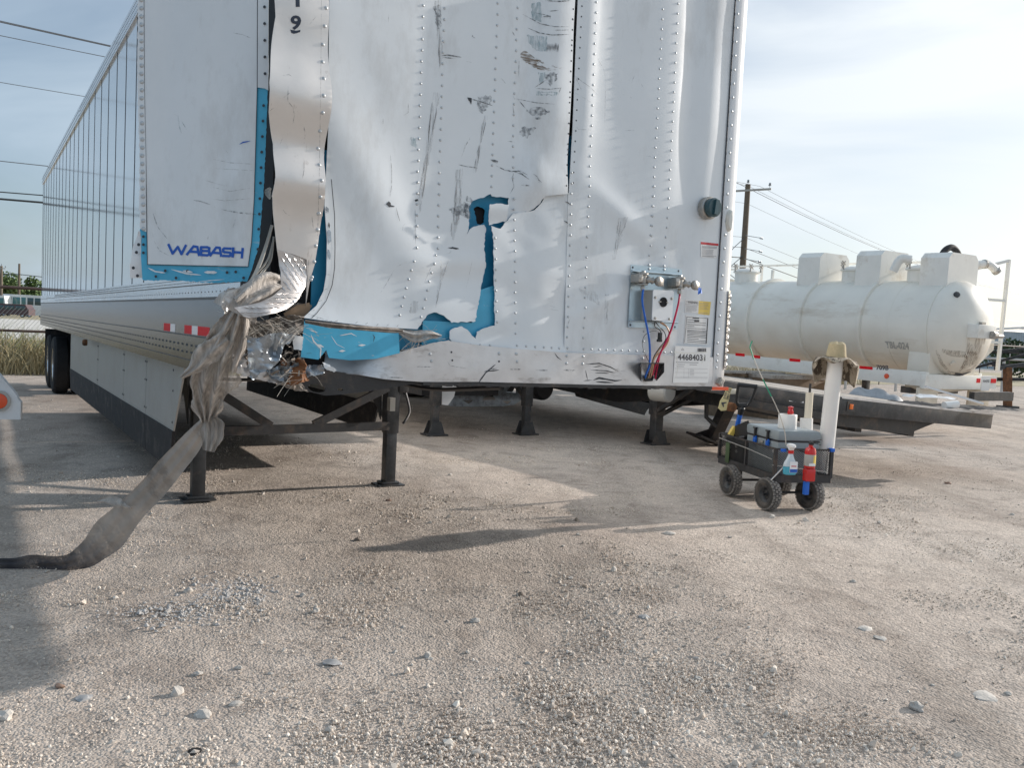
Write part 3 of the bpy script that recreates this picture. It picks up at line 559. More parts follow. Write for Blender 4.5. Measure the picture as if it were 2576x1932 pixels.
blobs('grey_smears', FM, [Z('B', 2020, 515, 2070, 500, 2112, 508, 2098, 560, 2060, 600, 2035, 575), Z('B', 1888, 765, 1960, 740, 2000, 745, 2058, 778, 2000, 800, 1930, 800), Z('B', 1953, 815, 1990, 810, 2002, 822, 1970, 830)], K['scuff'], van, amp=2.5)
blobs('grey_smears', FM, [Z('B', 1245, 40, 1290, 30, 1300, 180, 1270, 200), Z('B', 1550, 665, 1640, 660, 1650, 700, 1590, 790, 1560, 760), Z('B', 1420, 1430, 1490, 1390, 1480, 1500, 1400, 1500, 1350, 1450), Z('B', 1480, 1360, 1510, 1380, 1500, 1520, 1450, 1500), Z('B', 1870, 880, 1960, 890, 1900, 960, 1840, 930), Z('B', 1515, 238, 1540, 262, 1512, 250)], K['scuff'], van, amp=3)
blobs('grey_smears', FM, [Z('B', 1245, 640, 1290, 640, 1215, 1120, 1150, 1480, 1140, 1400), Z('B', 1400, 1180, 1450, 1170, 1420, 1560, 1380, 1560), Z('B', 1250, 0, 1300, 0, 1310, 380, 1290, 480, 1270, 250), Z('E', 1790, 0, 1830, 10, 1820, 250, 1770, 430, 1750, 380), Z('E', 1690, 540, 1760, 500, 1680, 760, 1650, 900), Z('B', 1500, 950, 1440, 1090, 1450, 1040), Z('E', 1480, 850, 1530, 850, 1520, 930, 1465, 930), Z('B', 1600, 800, 1620, 800, 1540, 1200, 1520, 1200)], K['scuffl'], van, amp=2)
blobs('blue_smears', FM, [Z('B', 1895, 240, 2035, 250, 2035, 355, 1960, 350, 1910, 300), Z('B', 1925, 20, 1990, 10, 2000, 150, 1930, 130), Z('B', 1960, 632, 2110, 640, 2100, 662, 1960, 660), Z('B', 1970, 500, 2025, 500, 2020, 570, 1990, 580), Z('B', 1085, 950, 1125, 960, 1130, 1030, 1090, 1010)], K['scuffteal'], van, amp=1.5)
blobs('brown_smears', FM, [Z('B', 1850, 370, 1880, 350, 1950, 400, 2060, 455, 2150, 470, 2050, 490, 1980, 480, 1920, 450, 1850, 400)], K['scuffb'], van, amp=2)
strokes('barcode_scrape', FM, [(Z('B', x, 300+random.randint(-8, 8), x-3, 352+random.randint(-8, 8)), 1.3) for x in range(2038, 2118, 7)], K['print'], van)
strokes('scratches', FM, [(Z('E', *q), wd) for q, wd in [((1445, 572, 1380, 610), 1), ((1360, 630, 1310, 720, 1260, 800), 1.2), ((1505, 190, 1508, 470), 2), ((1330, 130, 1345, 60), 1), ((1430, 350, 1448, 368), 3), ((740, 930, 900, 985, 1000, 1000), 1.5), ((1905, 560, 1860, 760), .8), ((1640, 560, 1560, 740), .8), ((1840, 810, 1850, 830), 1.5)]], K['scuff'], van)
strokes('scratches', FR, [(Z('C', *q), wd) for q, wd in [((400, 520, 450, 560, 520, 610, 568, 662), 1.6), ((405, 640, 470, 680, 525, 712), 1.4), ((405, 525, 440, 600, 455, 635), 1.2), ((545, 370, 610, 490, 618, 560), 1), ((618, 560, 612, 860), .8), ((395, 622, 425, 628), 4), ((400, 740, 412, 745), 3), ((790, 670, 802, 682), 2), ((900, 1086, 935, 1086), 2), ((980, 932, 998, 940), 2.5), ((690, 906, 705, 912), 2), ((750, 905, 825, 905), 1), ((862, 575, 885, 612), 1.2), ((820, 520, 795, 580), 1.2), ((415, 880, 430, 898, 515, 900), 1.2), ((718, 640, 750, 660), 1)]], K['scuff'], van)
strokes('scratches', FR, [(Z('F', *q), wd) for q, wd in [((488, 845, 530, 860), 1.2), ((500, 880, 545, 892), 1.2), ((510, 905, 570, 916), 1.2), ((450, 1110, 485, 1095), 1), ((465, 1080, 478, 1150), 2), ((650, 960, 630, 1020), 1.2), ((985, 300, 955, 530), 1), ((1000, 290, 985, 400), 1), ((715, 560, 795, 572), 1), ((780, 780, 830, 790), 1), ((1650, 385, 1680, 380), 1.2)]], K['scuff'], van)
blobs('grey_smears', FR, [Z('F', 985, 270, 1050, 260, 960, 560, 940, 560), Z('F', 890, 800, 915, 800, 905, 1010, 885, 1010), Z('F', 700, 760, 830, 800, 860, 880, 780, 840)], K['scuffl'], van, amp=2)
# bent black tabs at seam
strokes('scratches', FR, [(Z('F', 615, 155, 635, 165, 650, 178), 3), (Z('F', 605, 290, 625, 300, 632, 308), 3)], K['dark'], van)
# front bottom rail
def dRail(x, z): return .012 + .12*0 - .10*sst(.55-x, 0, .45)*sst(z, 1.2, 1.36) + .05*sst(.35-x, 0, .3)*sst(1.30-z, 0, .08) + .004*noise.noise(Vector((x*5, z*8, 2)))
FRl = Surf(VAN, (0, 0, 0), (1, 0, 0), disp=dRail)
oR = jag(Z('E', 882, 1190, 905, 1222, 960, 1247, 1100, 1254, 1260, 1238, 1400, 1204, 1530, 1168, 1640, 1138, 1740, 1122), .8, 6, False) + Z('E', 1750, 1128, 1960, 1158, 2210, 1180) + Z('F', 606, 1208, 1642, 1240, 1634, 1444, 850, 1433, 0, 1412) + Z('E', 1560, 1413, 1300, 1395, 1100, 1360, 1000, 1352, 890, 1332, 870, 1290, 880, 1240)
rail = sheet('bottom_rail', FRl, oR, K['alurail'], van, .035, .006)
rw = []; 
for x, y in [(1610, 1220), (1620, 1268), (2088, 1215), (2208, 1218)]: R('E', x, y, x, y+1, 9)
for x, y in [(153, 1216), (278, 1218), (278, 1272), (625, 1232), (623, 1284), (738, 1236), (736, 1287), (1153, 1248)]: R('F', x, y, x, y+1, 9)
rivets('rivets', FRl, [(a, a, 1) for a, b, n in rw], K['rivet'], van, .0085, .005)
dots('rivet_holes', FRl, Z('E', 1608, 1220, 1757, 1205, 1763, 1262, 2088, 1270) + Z('F', 153, 1270), .005)
strokes('scratches', FRl, [(Z('F', *q), wd) for q, wd in [((10, 1420, 60, 1350, 130, 1290), 3), ((50, 1340, 155, 1330), 3), ((90, 1325, 140, 1318), 2), ((755, 1290, 850, 1283, 930, 1310, 985, 1340), 3), ((790, 1330, 900, 1335, 960, 1350), 2.5), ((810, 1310, 870, 1300), 2), ((820, 1350, 920, 1352), 2), ((755, 1330, 770, 1400), 1.5), ((810, 1400, 850, 1385, 960, 1405, 1010, 1400), 5), ((740, 1405, 800, 1400), 2), ((1000, 1335, 1030, 1338), 1.5), ((830, 1412, 950, 1418), 4), ((540, 1210, 560, 1240, 590, 1262), 2.5)]], K['dark'], van)
strokes('grey_smears', FRl, [(Z('F', 230, 1325, 310, 1325), 4), (Z('F', 410, 1330, 495, 1332), 4), (Z('F', 600, 1330, 685, 1332), 4), (Z('E', 1515, 1306, 1625, 1308), 3), (Z('E', 1715, 1250, 1750, 1300, 1860, 1318), 1.5), (Z('E', 1310, 1400-20, 1420, 1384), 3)], K['scuff'], van)
mb = MB(); q0, q1 = FRl.px(*Z('E', 1560, 1416)[0]), FRl.px(*Z('F', 1634, 1450)[0])
nn = 60; top = [q0.lerp(q1, i/nn) for i in range(nn+1)]
for i in range(nn):
    a, b = top[i], top[i+1]; h = .012+.012*abs(noise.noise(Vector((i*.4, 2, 0)))); mb.b2((a.x, -.016, a.z-h), (b.x, .03, a.z+.003))
tag(mb.build('grease_edge', K['steel'], van), kind='stuff')
# ---- peeled corner strip with the number, and the tread plate under it
def dP(u, z):
    d = .05 + .10*g1(z, 2.40, .16) + .07*g1(z, 2.06, .10) + .03*g1(z, 2.75, .14) - .05*sst(1.9-z, 0, .4)
    d += -.10*(u-.0)**2*2 + .006*noise.noise(Vector((u*9, z*6, 3)))
    return d
FP = Surf(VAN, (0, 0, 0), (1, 0, 0), disp=dP)
oP = Z('B', 135, -70, 148, 110, 105, 570, 100, 780, 130, 1000, 147, 1230, 120, 1370) + Z('E', 512, 120, 515, 200, 530, 350, 545, 490, 650, 522, 752, 560, 752, 700, 745, 880, 775, 700, 805, 600, 830, 450, 850, 300, 868, 210, 880, 60) + Z('B', 497, 1250, 510, 900, 519, 0, 519, -70)
post = sheet('corner_strip', FP, oP, K['post'], van, .022, .004)
rw = []; R('B', 502, -70, 484, 543, 121); R('B', 483, 662, 468, 1253, 118); R('B', 460, 1370, 442, 1597, 114); R('E', 838, 240, 804, 576, 112); R('E', 786, 684, 782, 700, 112)
rivets('rivets', FP, rw, K['rivet'], van, .0085, .005)
strokes('seam', FP, [(Z('B', 466, -60, 462, 560, 452, 1180, 440, 1640), 1.0, False), (Z('E', 765, 560, 755, 700, 742, 900), 1.6, False)], K['scuff'], van)
text('number', FP, '9', *Z('B', 252, 205, 325, 205, 252, 103), K['navy'], van, .03)
strokes('number', FP, [(Z('B', 300, -30, 302, 44), 10, False)], K['navy'], van)
blobs('number', FP, [Z('B', 248, 202, 285, 210, 320, 205, 318, 220, 275, 232, 258, 225)], K['navy'], van, amp=.5)
strokes('scratches', FP, [(Z('B', *q), wd) for q, wd in [((235, 595, 232, 700, 268, 745, 278, 800, 268, 860), 2), ((345, 880, 352, 940, 345, 1000), 2.5), ((375, 600, 400, 625), 2.5), ((370, 640, 375, 665), 2), ((195, 522, 240, 515, 265, 530), 1.5), ((320, 800, 315, 835), 1.2), ((345, 1110, 345, 1180, 335, 1240), 2), ((150, 590, 140, 600), 1.5), ((405, 1205, 415, 1230), 3), ((180, 1430, 215, 1480, 250, 1500), 1.5), ((400, 1500, 410, 1590), 1.5), ((105, 770, 140, 745), 1.2), ((160, 90, 200, 100), 2), ((380, 170, 430, 110), 1.5), ((250, 640, 200, 680), 1.2), ((200, 950, 175, 1010), 1)]], K['scuff'], van)
def dT(u, z): return .03 + .26*sst(1.74-z, 0, .22)*sst(.02-u, -.12, .22) + .02*noise.noise(Vector((u*7, z*7, 5)))
FT = Surf(VAN, (0, 0, 0), (1, 0, 0), disp=dT)
tp = sheet('tread_plate', FT, Z('E', 545, 490, 600, 505, 655, 527, 760, 562, 752, 680, 745, 745, 700, 830, 660, 870, 610, 905, 550, 925, 480, 945, 400, 962, 340, 970, 310, 955, 245, 895, 330, 880, 420, 860, 520, 810, 575, 760, 572, 650, 556, 560), K['tread'], van, .02, .004)
mb = MB(); rr = 0
for yy in range(530, 965, 33):
    rr += 1
    for xx in range(250+21*(rr % 2), 760, 42):
        if inside(np.array([[500+xx/2.765, 450+yy/2.765]]), Z('E', 560, 500, 745, 570, 738, 740, 650, 860, 480, 935, 330, 960, 270, 900, 430, 868, 530, 815, 588, 755, 585, 640))[0]:
            c = FT.px(500+xx/2.765, 450+yy/2.765, off=.002); a1 = -.95 if yy < 790 else -.15+.3*(rr % 2); 
            u_, v_ = FT.uv(500+xx/2.765, 450+yy/2.765); q = FT.at(u_+.014*math.cos(a1), v_+.014*math.sin(a1), .002); p = c*2-q; mb.tube([p, c+FT.n*.003, q], [.0006, .0022, .0006], 5)
tag(mb.build('tread_bars', K['alu'], tp), kind='stuff')
rivets('rivets', FT, [(q, q, 1) for q in Z('E', 628, 560, 735, 620, 660, 855)], K['rivet'], van, .008, .005)
# ---- crushed lower corner
def crum(a, f, s): return lambda u, z: a*noise.noise(Vector((u*f, z*f, s))) + a*.8*(.5-abs(noise.noise(Vector((u*f*2.1, z*f*2.1, s+3)))))+a*.3*noise.noise(Vector((u*f*5, z*f*5, s+6)))
def scrap(name, pl, m, off, a=.03, f=9, s=1, th=.004, res=.014, jg=1.5): return sheet(name, Surf(VAN, (0, 0, 0), (1, 0, 0), disp=crum(a, f, s), off=off), jag(Z('E', *pl), jg, 4), K[m], van, res, th, sharp=24)
scrap('inner_board', (600, 920, 640, 990, 700, 985, 760, 930, 790, 880, 690, 860, 640, 880), 'insul', -.02, .006, 5, 2)
K['board'] = mat('brown_board', (.22, .155, .10), .8, 0, 8, .2)
scrap('inner_board', (590, 935, 640, 1005, 720, 990, 775, 915, 770, 860, 690, 875), 'board', .0, .004, 5, 2, jg=.8)
scrap('torn_insulation', (285, 985, 450, 985, 560, 960, 650, 950, 735, 965, 735, 1060, 660, 1095, 560, 1080, 400, 1110, 320, 1110), 'insul', .02, .06, 11, 4)
scrap('torn_insulation', (250, 1020, 340, 1040, 350, 1210, 330, 1370, 240, 1320), 'insul', -.02, .05, 11, 6)
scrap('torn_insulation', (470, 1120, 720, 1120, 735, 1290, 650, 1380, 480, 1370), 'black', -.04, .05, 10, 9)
scrap('crushed_metal', (330, 1088, 380, 1108, 420, 1105, 500, 1075, 590, 1070, 650, 1082, 668, 1105, 640, 1140, 600, 1150, 578, 1200, 560, 1262, 500, 1325, 430, 1345, 400, 1385, 372, 1398, 352, 1370, 345, 1250, 335, 1150), 'crush', .10, .05, 8, 3, .004, .012)
mb = MB(); pts = [FT.px(x, y, off=.06) for x, y in Z('E', 332, 1090, 420, 1104, 500, 1076, 590, 1068)]; 
scrap('torn_sheet', (650, 1085, 690, 1092, 728, 1098, 718, 1192, 660, 1186, 655, 1130), 'white', .05, .015, 6, 5, jg=.8)
scrap('crushed_metal', (480, 1330, 560, 1300, 640, 1300, 700, 1270, 740, 1300, 860, 1290, 880, 1350, 720, 1385, 640, 1440, 560, 1405, 500, 1385), 'crush', .03, .05, 12, 7)
scrap('rusted_bracket', (650, 1292, 690, 1245, 735, 1262, 750, 1300, 742, 1345, 700, 1360, 660, 1340), 'rust', .07, .05, 14, 8)
scrap('rusted_bracket', (640, 1345, 740, 1350, 770, 1400, 720, 1415, 650, 1440, 600, 1425), 'rust', .05, .04, 16, 9)
scrap('rusted_bracket', (560, 1255, 620, 1275, 640, 1320, 580, 1300), 'rust', .04, .03, 14, 3)
scrap('torn_insulation', (600, 1340, 700, 1400, 760, 1480, 660, 1470, 560, 1430), 'insul', .03, .04, 12, 11)
scrap('crushed_rail', (232, 1190, 300, 1205, 345, 1225, 400, 1330, 560, 1350, 640, 1400, 640, 1445, 400, 1395, 235, 1340), 'alurail', .0, .02, 7, 5)
scrap('torn_sheet', (860, 1275, 900, 1290, 960, 1330, 940, 1345, 880, 1320), 'white', .05, .02, 12, 2)
mb = MB()
for i in range(70):      # shredded bits in the wound
    x, y = random.gauss(610, 55), random.gauss(1270, 55); a = atD(500+x/2.765, 450+y/2.765, 3.62+random.uniform(-.08, .08)); a = vl(a)
    d = Vector((random.uniform(-1, 1), random.uniform(-.6, .6), random.uniform(-1, .7)))*random.uniform(.01, .05); nn = Vector((random.uniform(-1, 1), random.uniform(-1, 1), random.uniform(-1, 1)))*.012
    mb.add([a, a+d, a+d+nn, a+nn*.7], [(0, 1, 2, 3)])
tag(mb.build('shredded_bits', K['insul'], van, False), kind='stuff')
mb = MB()
for i in range(115):     # loose fibres
    if i < 75: x, y = random.uniform(290, 760), random.gauss(1030, 28)
    elif i < 82: x, y = random.gauss(690, 40), random.gauss(1370, 25)
    else: x, y = random.uniform(1400, 1600), random.gauss(1095, 30)
    a = vl(atD(500+x/2.765, 450+y/2.765, 3.52 if x < 1200 else 3.95)); pts = [a]; d = Vector((random.uniform(.3, 1)*random.choice((-1, 1)), 0, random.uniform(-.5, .3))).normalized()
    for k in range(4): d = (d + Vector((random.uniform(-.4, .4), random.uniform(-.3, .3), random.uniform(-.5, .3)))).normalized(); pts.append(pts[-1]+d*random.uniform(.012, .035))
    mb.tube(pts, random.uniform(.0004, .0010), 3, False)
tag(mb.build('loose_fibres', K['fiber'], van), kind='stuff')
# underside coupler plate
def dC(u, z): return -.02-.10*sst(1.17-z, 0, .1)+.004*noise.noise(Vector((u*4, z*4, 1)))
sheet('coupler_plate', Surf(VAN, (0, 0, 0), (1, 0, 0), disp=dC), Z('E', 640, 1445, 720, 1385, 860, 1335, 890, 1330, 1100, 1360, 1300, 1395, 1560, 1415, 1240, 1470, 1000, 1500, 880, 1508, 760, 1478), K['steel'], van, .03, .012, holes=[[(500+(810+62*math.cos(t)+12)/2.765, 450+(1455+30*math.sin(t)+8*math.cos(t))/2.765) for t in np.linspace(0, 2*math.pi, 16, endpoint=False)], [(500+(985+20*math.cos(t))/2.765, 450+(1465+11*math.sin(t))/2.765) for t in np.linspace(0, 2*math.pi, 12, endpoint=False)]])
mb = MB(); mb.b2((.12, .10, 1.245), (2.55, 1.6, 1.26)); mb.build('bolster_plate', K['steel'], van)
# ---- front left side panel that carries the maker's name, swung out of line
pR, pL = Vector((-.03, -.02, 0)), Vector((-.46, .26, 0)); du = (pR-pL); WW = du.length
W1 = Surf(VAN, pL, du, disp=lambda u, z: .035*math.sin(math.pi*max(0, min(1, u/WW)))+.012*g1(u, .33, .05)*sst(2.3-z, 0, .3)-.01*g1(u, .25, .06)+.003*noise.noise(Vector((u*4, z*2, 1))))
W0 = Surf(VAN, pL, du, disp=W1.d, off=-.006)
sheet('blue_liner', W0, Z('A', 972, 1600, 985, 1650) + Z('D', 980, 400, 990, 560) + jag(Z('D', 1000, 566, 1280, 570, 1500, 584, 1700, 574, 1718, 576), 1.5, 5, False) + jag(Z('D', 1718, 576, 1755, 480, 1800, 330, 1828, 0) + Z('A', 1835, 1300, 1848, 1000, 1862, 620), .9, 6, False) + Z('A', 1868, -80, 1790, -80, 1000, 1500), K['blue'], van, .05, .005)
panel = sheet('side_panel', W1, Z('A', 1000, -80, 1003, 600, 1014, 1100, 1022, 1659) + Z('D', 1025, 455, 1380, 463, 1725, 470, 1748, 300, 1768, 0) + Z('A', 1778, 1000, 1788, 600, 1790, -80), K['white'], van, .035, .004)
strokes('seam', W1, [(Z('A', 1000, -80, 1003, 600, 1014, 1100, 1022, 1659) + Z('D', 1025, 456, 1380, 465, 1726, 472, 1750, 300, 1768, 0) + Z('A', 1779, 1000, 1789, 600, 1791, -80), 1.8, False)], K['dark'], van)
fl = sheet('edge_strip', Surf(VAN, pL, du, disp=W1.d, off=.002), jag(Z('A', 960, -80, 955, 600, 965, 900, 972, 1100, 968, 1400, 975, 1590), 1.6, 6, False) + Z('A', 990, 1600, 1018, 1612, 1014, 1100, 1003, 600, 999, -80), K['white'], van, .04, .004)
fu = sheet('edge_strip', Surf(VAN, pL, du, disp=W1.d, off=.001), Z('A', 1792, -80, 1790, 605, 1840, 612, 1865, 625, 1868, -80), K['white'], van, .05, .003)
FW1 = Surf(VAN, pL, du, disp=W1.d, off=.003); rw = []
R('A', 984, -4, 985, 680, 57.2); R('A', 987, 740, 992, 1250, 57); R('A', 993, 1308, 998, 1590, 57)
rivets('rivets', FW1, rw, K['rivet'], van, .0095, .005)
dots('rivet_holes', FW1, lin('A', 1840, 45, 1844, 510, 5) + lin('A', 1834, 732, 1808, 1380, 7) + Z('D', 1805, 105, 1800, 210, 1795, 350, 998, 262, 998, 318, 998, 375, 1150, 500, 1305, 502, 1580, 512, 1640, 508, 1225, 550, 1085, 540, 1695, 550, 1460, 512), .0062)
_L = [
    (1172, 318, 1200, 380, 1236, 334, 1262, 384, 1292, 324), (1300, 386, 1346, 330, 1372, 334, 1384, 392), (1322, 366, 1380, 370),
    (1398, 338, 1398, 390, 1440, 392, 1456, 386, 1456, 370, 1446, 362, 1404, 362), (1398, 336, 1440, 336, 1456, 342, 1454, 356), (1462, 394, 1504, 338, 1528, 340, 1538, 398), (1484, 374, 1532, 378),
    (1606, 346, 1560, 344, 1552, 350, 1552, 366, 1560, 370, 1598, 374, 1604, 380, 1602, 394, 1592, 398, 1552, 396), (1622, 342, 1618, 402), (1688, 346, 1682, 408), (1622, 370, 1684, 374)]
_sg = []
for q in _L:
    P = Z('D', *q)
    for a_, b_ in zip(P[:-1], P[1:]):
        a_, b_ = Vector(a_), Vector(b_); d_ = (b_-a_).normalized()*2.0; _sg.append(([tuple(a_-d_), tuple(b_+d_)], 6.2, False))
strokes('maker_lettering', W1, _sg, K['logo'], van, .002)
strokes('scratches', W1, [(Z('A', *q), wd) for q, wd in [((1345, 1390, 1400, 1400, 1465, 1422), 3.5), ((1490, 1438, 1500, 1442), 2), ((1540, 1455, 1600, 1468, 1660, 1478, 1795, 1492), 4), ((1620, 225, 1690, 238, 1745, 262), 1.6), ((1480, 1105, 1600, 1130, 1770, 1140), 1.4), ((1470, 1380, 1560, 1395, 1750, 1378), 1.2), ((1420, 1250, 1560, 1290, 1600, 1290), 1), ((1480, 1300, 1600, 1330, 1750, 1305), 1.1), ((1500, 1170, 1770, 1185), .9), ((1330, 705, 1345, 722), 2), ((1555, 1025, 1590, 1070), 1), ((1700, 700, 1712, 712), 2)]], K['scuff'], van)
strokes('blue_smears', W1, [(Z('A', *q), wd) for q, wd in [((1215, 795, 1240, 800), 2), ((1238, 800, 1245, 870, 1262, 925), 3), ((1262, 840, 1298, 898), 2), ((1062, 1480, 1085, 1482), 2)]], K['scuffteal'], van)
strokes('blue_smears', W1, [(Z('A', 1665, 1002, 1690, 988, 1742, 978), 3.5)], K['logo'], van)
strokes('scratches', W1, [(Z('D', *q), wd) for q, wd in [((1065, 100, 1080, 150, 1100, 200, 1165, 280), 3), ((1070, 290, 1110, 360, 1190, 402), 1.5), ((1470, 305, 1500, 325), 2), ((1060, 240, 1066, 262), 3), ((1450, 255, 1440, 300), 3), ((1405, 400, 1398, 440), 3), ((1640, 130, 1620, 200), 3)]], K['scuff'], van)
strokes('scuff_marks', FW1, [(Z('D', 1030, 480, 1080, 505, 1150, 515), 4), (Z('D', 1190, 490, 1300, 520, 1400, 530), 4), (Z('D', 1420, 510, 1510, 512), 7), (Z('D', 1270, 500, 1340, 510), 6), (Z('D', 1380, 575, 1560, 560), 2)], K['white'], van)
# folded bracket behind its lower left edge
sheet('bent_flange', Surf(VAN, pL+Vector((0, .02, 0)), du, disp=crum(.012, 8, 2), off=-.02), Z('D', 962, 225, 975, 225, 982, 400, 990, 550, 905, 552, 903, 460, 925, 330), K['corner'], van, .02, .004)
dots('rivet_holes', Surf(VAN, pL+Vector((0, .02, 0)), du, off=.0), Z('D', 965, 318, 950, 372, 928, 480, 957, 535), .007)
# ---- side wall, x = 0 plane
SW = Surf(VAN, (0, 0, 0), (0, -1, 0))
first = 4.35; ys = [.75, 1.35, 1.95, 2.55, 3.15, 3.75] + [first+.6*k for k in range(20)] + [LEN-.03]
for a, b in zip(ys[:-1], ys[1:]):
    mb = MB(); mb.b2((0, a+.004, 1.73), (.03, b-.004, 3.96)); o = mb.build('wall_panel', K['gloss'], van)
    mb = MB(); mb.b2((-.003, b-.007, 1.735), (.012, b+.007, 3.944)); 
    mb.build('panel_joint', K['dark'], van)
for ln, x0 in ((LEN, 2.57),):
    mb = MB(); mb.b2((2.565, .46, 1.22), (2.6, LEN, 3.96)); mb.build('far_wall', K['gloss'], van)
mb = MB(); mb.b2((-.012, .6, 3.95), (.05, LEN, 4.11)); mb.b2((-.018, .6, 3.945), (.0, LEN, 3.957)); mb.build('top_rail', K['corner'], van)
mb = MB()
for k in range(250):
    y = 3.9+k*.05
    for z in ((3.985, 4.03, 4.07) if y < 9 else (4.0, 4.06)): mb.lathe((-.012, y, z), (-1, 0, 0), [(.007, 0), (.0005, .004)], 5)
tag(mb.build('rivets', K['steelb'], van), kind='stuff')
mb = MB(); mb.b2((.0, .1, 4.08), (2.6, LEN, 4.11)); mb.build('roof', K['corner'], van)
mb = MB(); mb.b2((.03, LEN-.05, 1.18), (2.57, LEN, 4.09)); mb.build('rear_door', K['corner'], van)
mb = MB(); mb.b2((.05, .65, 1.25), (2.56, LEN-.06, 1.34)); mb.build('floor', K['steel'], van)
for k in range(40):
    mb = MB() if k == 0 else mb; mb.b2((.03, .9+k*.38, 1.215), (2.57, .95+k*.38, 1.26))
tag(mb.build('cross_members', K['steelb'], van), kind='stuff')
mb = MB(); mb.b2((-.014, .62, 1.60), (.02, LEN, 1.735)); mb.build('floor_rail', K['alu'], van)
mb = MB(); mb.b2((-.020, .60, 1.594), (-.008, LEN, 1.606)); mb.b2((-.018, .62, 1.675), (-.012, LEN, 1.681)); mb.b2((-.020, .5, 1.373), (-.004, LEN, 1.380)); mb.build('seam', K['steelb'], van)
mb = MB(); mb.b2((-.008, .45, 1.38), (.02, LEN, 1.598)); mb.build('base_rail', K['brail'], van)
mb = MB(); mb.b2((-.016, 1.45, 1.17), (.02, LEN, 1.375)); mb.prism([(.62, 1.375), (1.45, 1.375), (1.45, 1.17), (1.2, 1.17), (1.12, 1.225), (.62, 1.235)], lambda u, v: (-.016, u, v), lambda u, v: (.02, u, v)); mb.build('base_rail', K['brail'], van)
mb = MB(); mb.b2((-.018, .9, 1.225), (-.014, LEN, 1.232)); mb.build('seam', K['steelb'], van)
mb = MB()
for k in range(260):
    y = .9+k*.045
    for z in (1.70, 1.72): mb.lathe((-.014, y, z-.003), (-1, 0, 0), [(.0045, 0), (.0005, .003)], 5)
    if k % 2 == 0: mb.lathe((-.014, y, 1.635), (-1, 0, 0), [(.0055, 0), (.0005, .003)], 5)
tag(mb.build('rivets', K['steelb'], van), kind='stuff')
mb = MB()
for k in range(108):
    for z in (1.268, 1.312): mb.b2((-.0175, 1.55+k*.134, z), (-.0155, 1.60+k*.134, z+.013))
tag(mb.build('logistic_slots', K['dark'], van), kind='stuff')
# conspicuity tape
for y0, y1, m in ((2.56, 2.80, 'refl_red'), (2.40, 2.56, 'refl_wht'), (1.88, 2.10, 'refl_red'), (1.72, 1.88, 'refl_wht'), (1.42, 1.72, 'refl_red')):
    mb = MB(); mb.b2((-.0095, y0, 1.385), (-.007, y1, 1.437)); o = mb.build('reflective_tape', K[m], van)
mb = MB(); c = Vector((-.02, 7.7, 1.12)); mb.lathe(c, (-1, 0, 0), [(.001, -.02), (.035, -.02), (.04, .01), (.03, .03), (.001, .035)], 14); mb.build('marker_lamp', K['rust'], van)
# crushed front end of the floor rail
sheet('crushed_rail', Surf(VAN, (0, 0, 0), (1, 0, 0), disp=crum(.06, 9, 5), off=-.05), jag(Z('D', 1545, 690, 1570, 640, 1600, 615, 1690, 630, 1720, 700, 1650, 780, 1560, 800, 1540, 740), 1.5, 4), K['alu'], van, .014, .004)
# side skirts (outer: grey panels with a rubber lip)
for x0, x1, nm in ((.10, .04, 1), (2.50, 2.56, 0)):
    def SK(y, z, t=0): k = (y-2.7)/7.6; return (x0+(x1-x0)*k + t + (.0 if z > .6 else (.6-z)*.05*(1 if nm else -1)), y, z)
    cuts = [2.95, 4.1, 5.3, 7.2, 10.25]
    if not nm: cuts = [4.9, 7.2, 10.25]
    for a, b in zip(cuts[:-1], cuts[1:]):
        mb = MB(); a_, b_ = a+.006, b-.006; lo = lambda y: .80-.075*min(2.6, y-2.3) if y < 4.9 else .615
        pl = [(a_ - (.35 if a == cuts[0] else 0), 1.17), (b_, 1.17), (b_, .66), (a_, .66)]
        mb.prism(pl, lambda u, v: SK(u, v), lambda u, v: SK(u, v, .012)); mb.build('skirt_panel', K['skirt'], van)
        mb = MB(); mb.prism([(a_, .66), (b_, .66), (b_, .36), (a_+(.12 if a == cuts[0] else 0), .36)], lambda u, v: SK(u, v, -.006), lambda u, v: SK(u, v, .014)); mb.build('skirt_lip', K['rubber'], van)
        mb = MB(); 
        for z in (.72, .95, 1.1):
            for y in (a_+.03, b_-.03): mb.lathe(SK(y, z, -.001), (-1 if nm else 1, 0, 0), [(.012, 0), (.001, .006)], 6)
        tag(mb.build('bolts', K['steelb'], van), kind='stuff')
# landing gear
lg = [(.42, 3.62), (2.16, 3.78)]
for i, (x, y) in enumerate(lg):
    mb = MB(); mb.b2((x-.062, y-.062, .50), (x+.062, y+.062, 1.2), .012); leg = mb.build('landing_leg', K['steelb'], van)
    mb = MB(); mb.b2((x-.052, y-.052, .03), (x+.052, y+.052, .52), .01); mb.build('leg_shaft', K['steelb'], leg)
    mb = MB(); mb.lathe((x, y, .0), (0, 0, 1), [(.001, .015), (.15, .012), (.15, .022), (.10, .032), (.085, .055), (.001, .056)], 4, 45, 405) if 0 else mb.b2((x-.13, y-.10, .012), (x+.13, y+.10, .026), .004); mb.b2((x-.085, y-.07, .026), (x+.085, y+.07, .05), .008); mb.build('foot', K['steelb'], leg)
    s_ = 1 if i == 0 else -1; mb = MB()
    for dx in (-.075, .075):
        mb.prism([(y+.06, 1.18), (y+.5, 1.18), (y+.06, .62)], lambda u, v: (x+dx-.005, u, v), lambda u, v: (x+dx+.005, u, v))
    mb.b2((x-.12, y-.08, .95), (x+.12, y+.10, 1.19)); mb.build('leg_bracket', K['steelb'], leg)
    mb = MB(); mb.bar((x+.0, y+.04, .60), (x+.02, y+1.0, 1.15), .05, .05); mb.build('leg_brace', K['steelb'], leg)
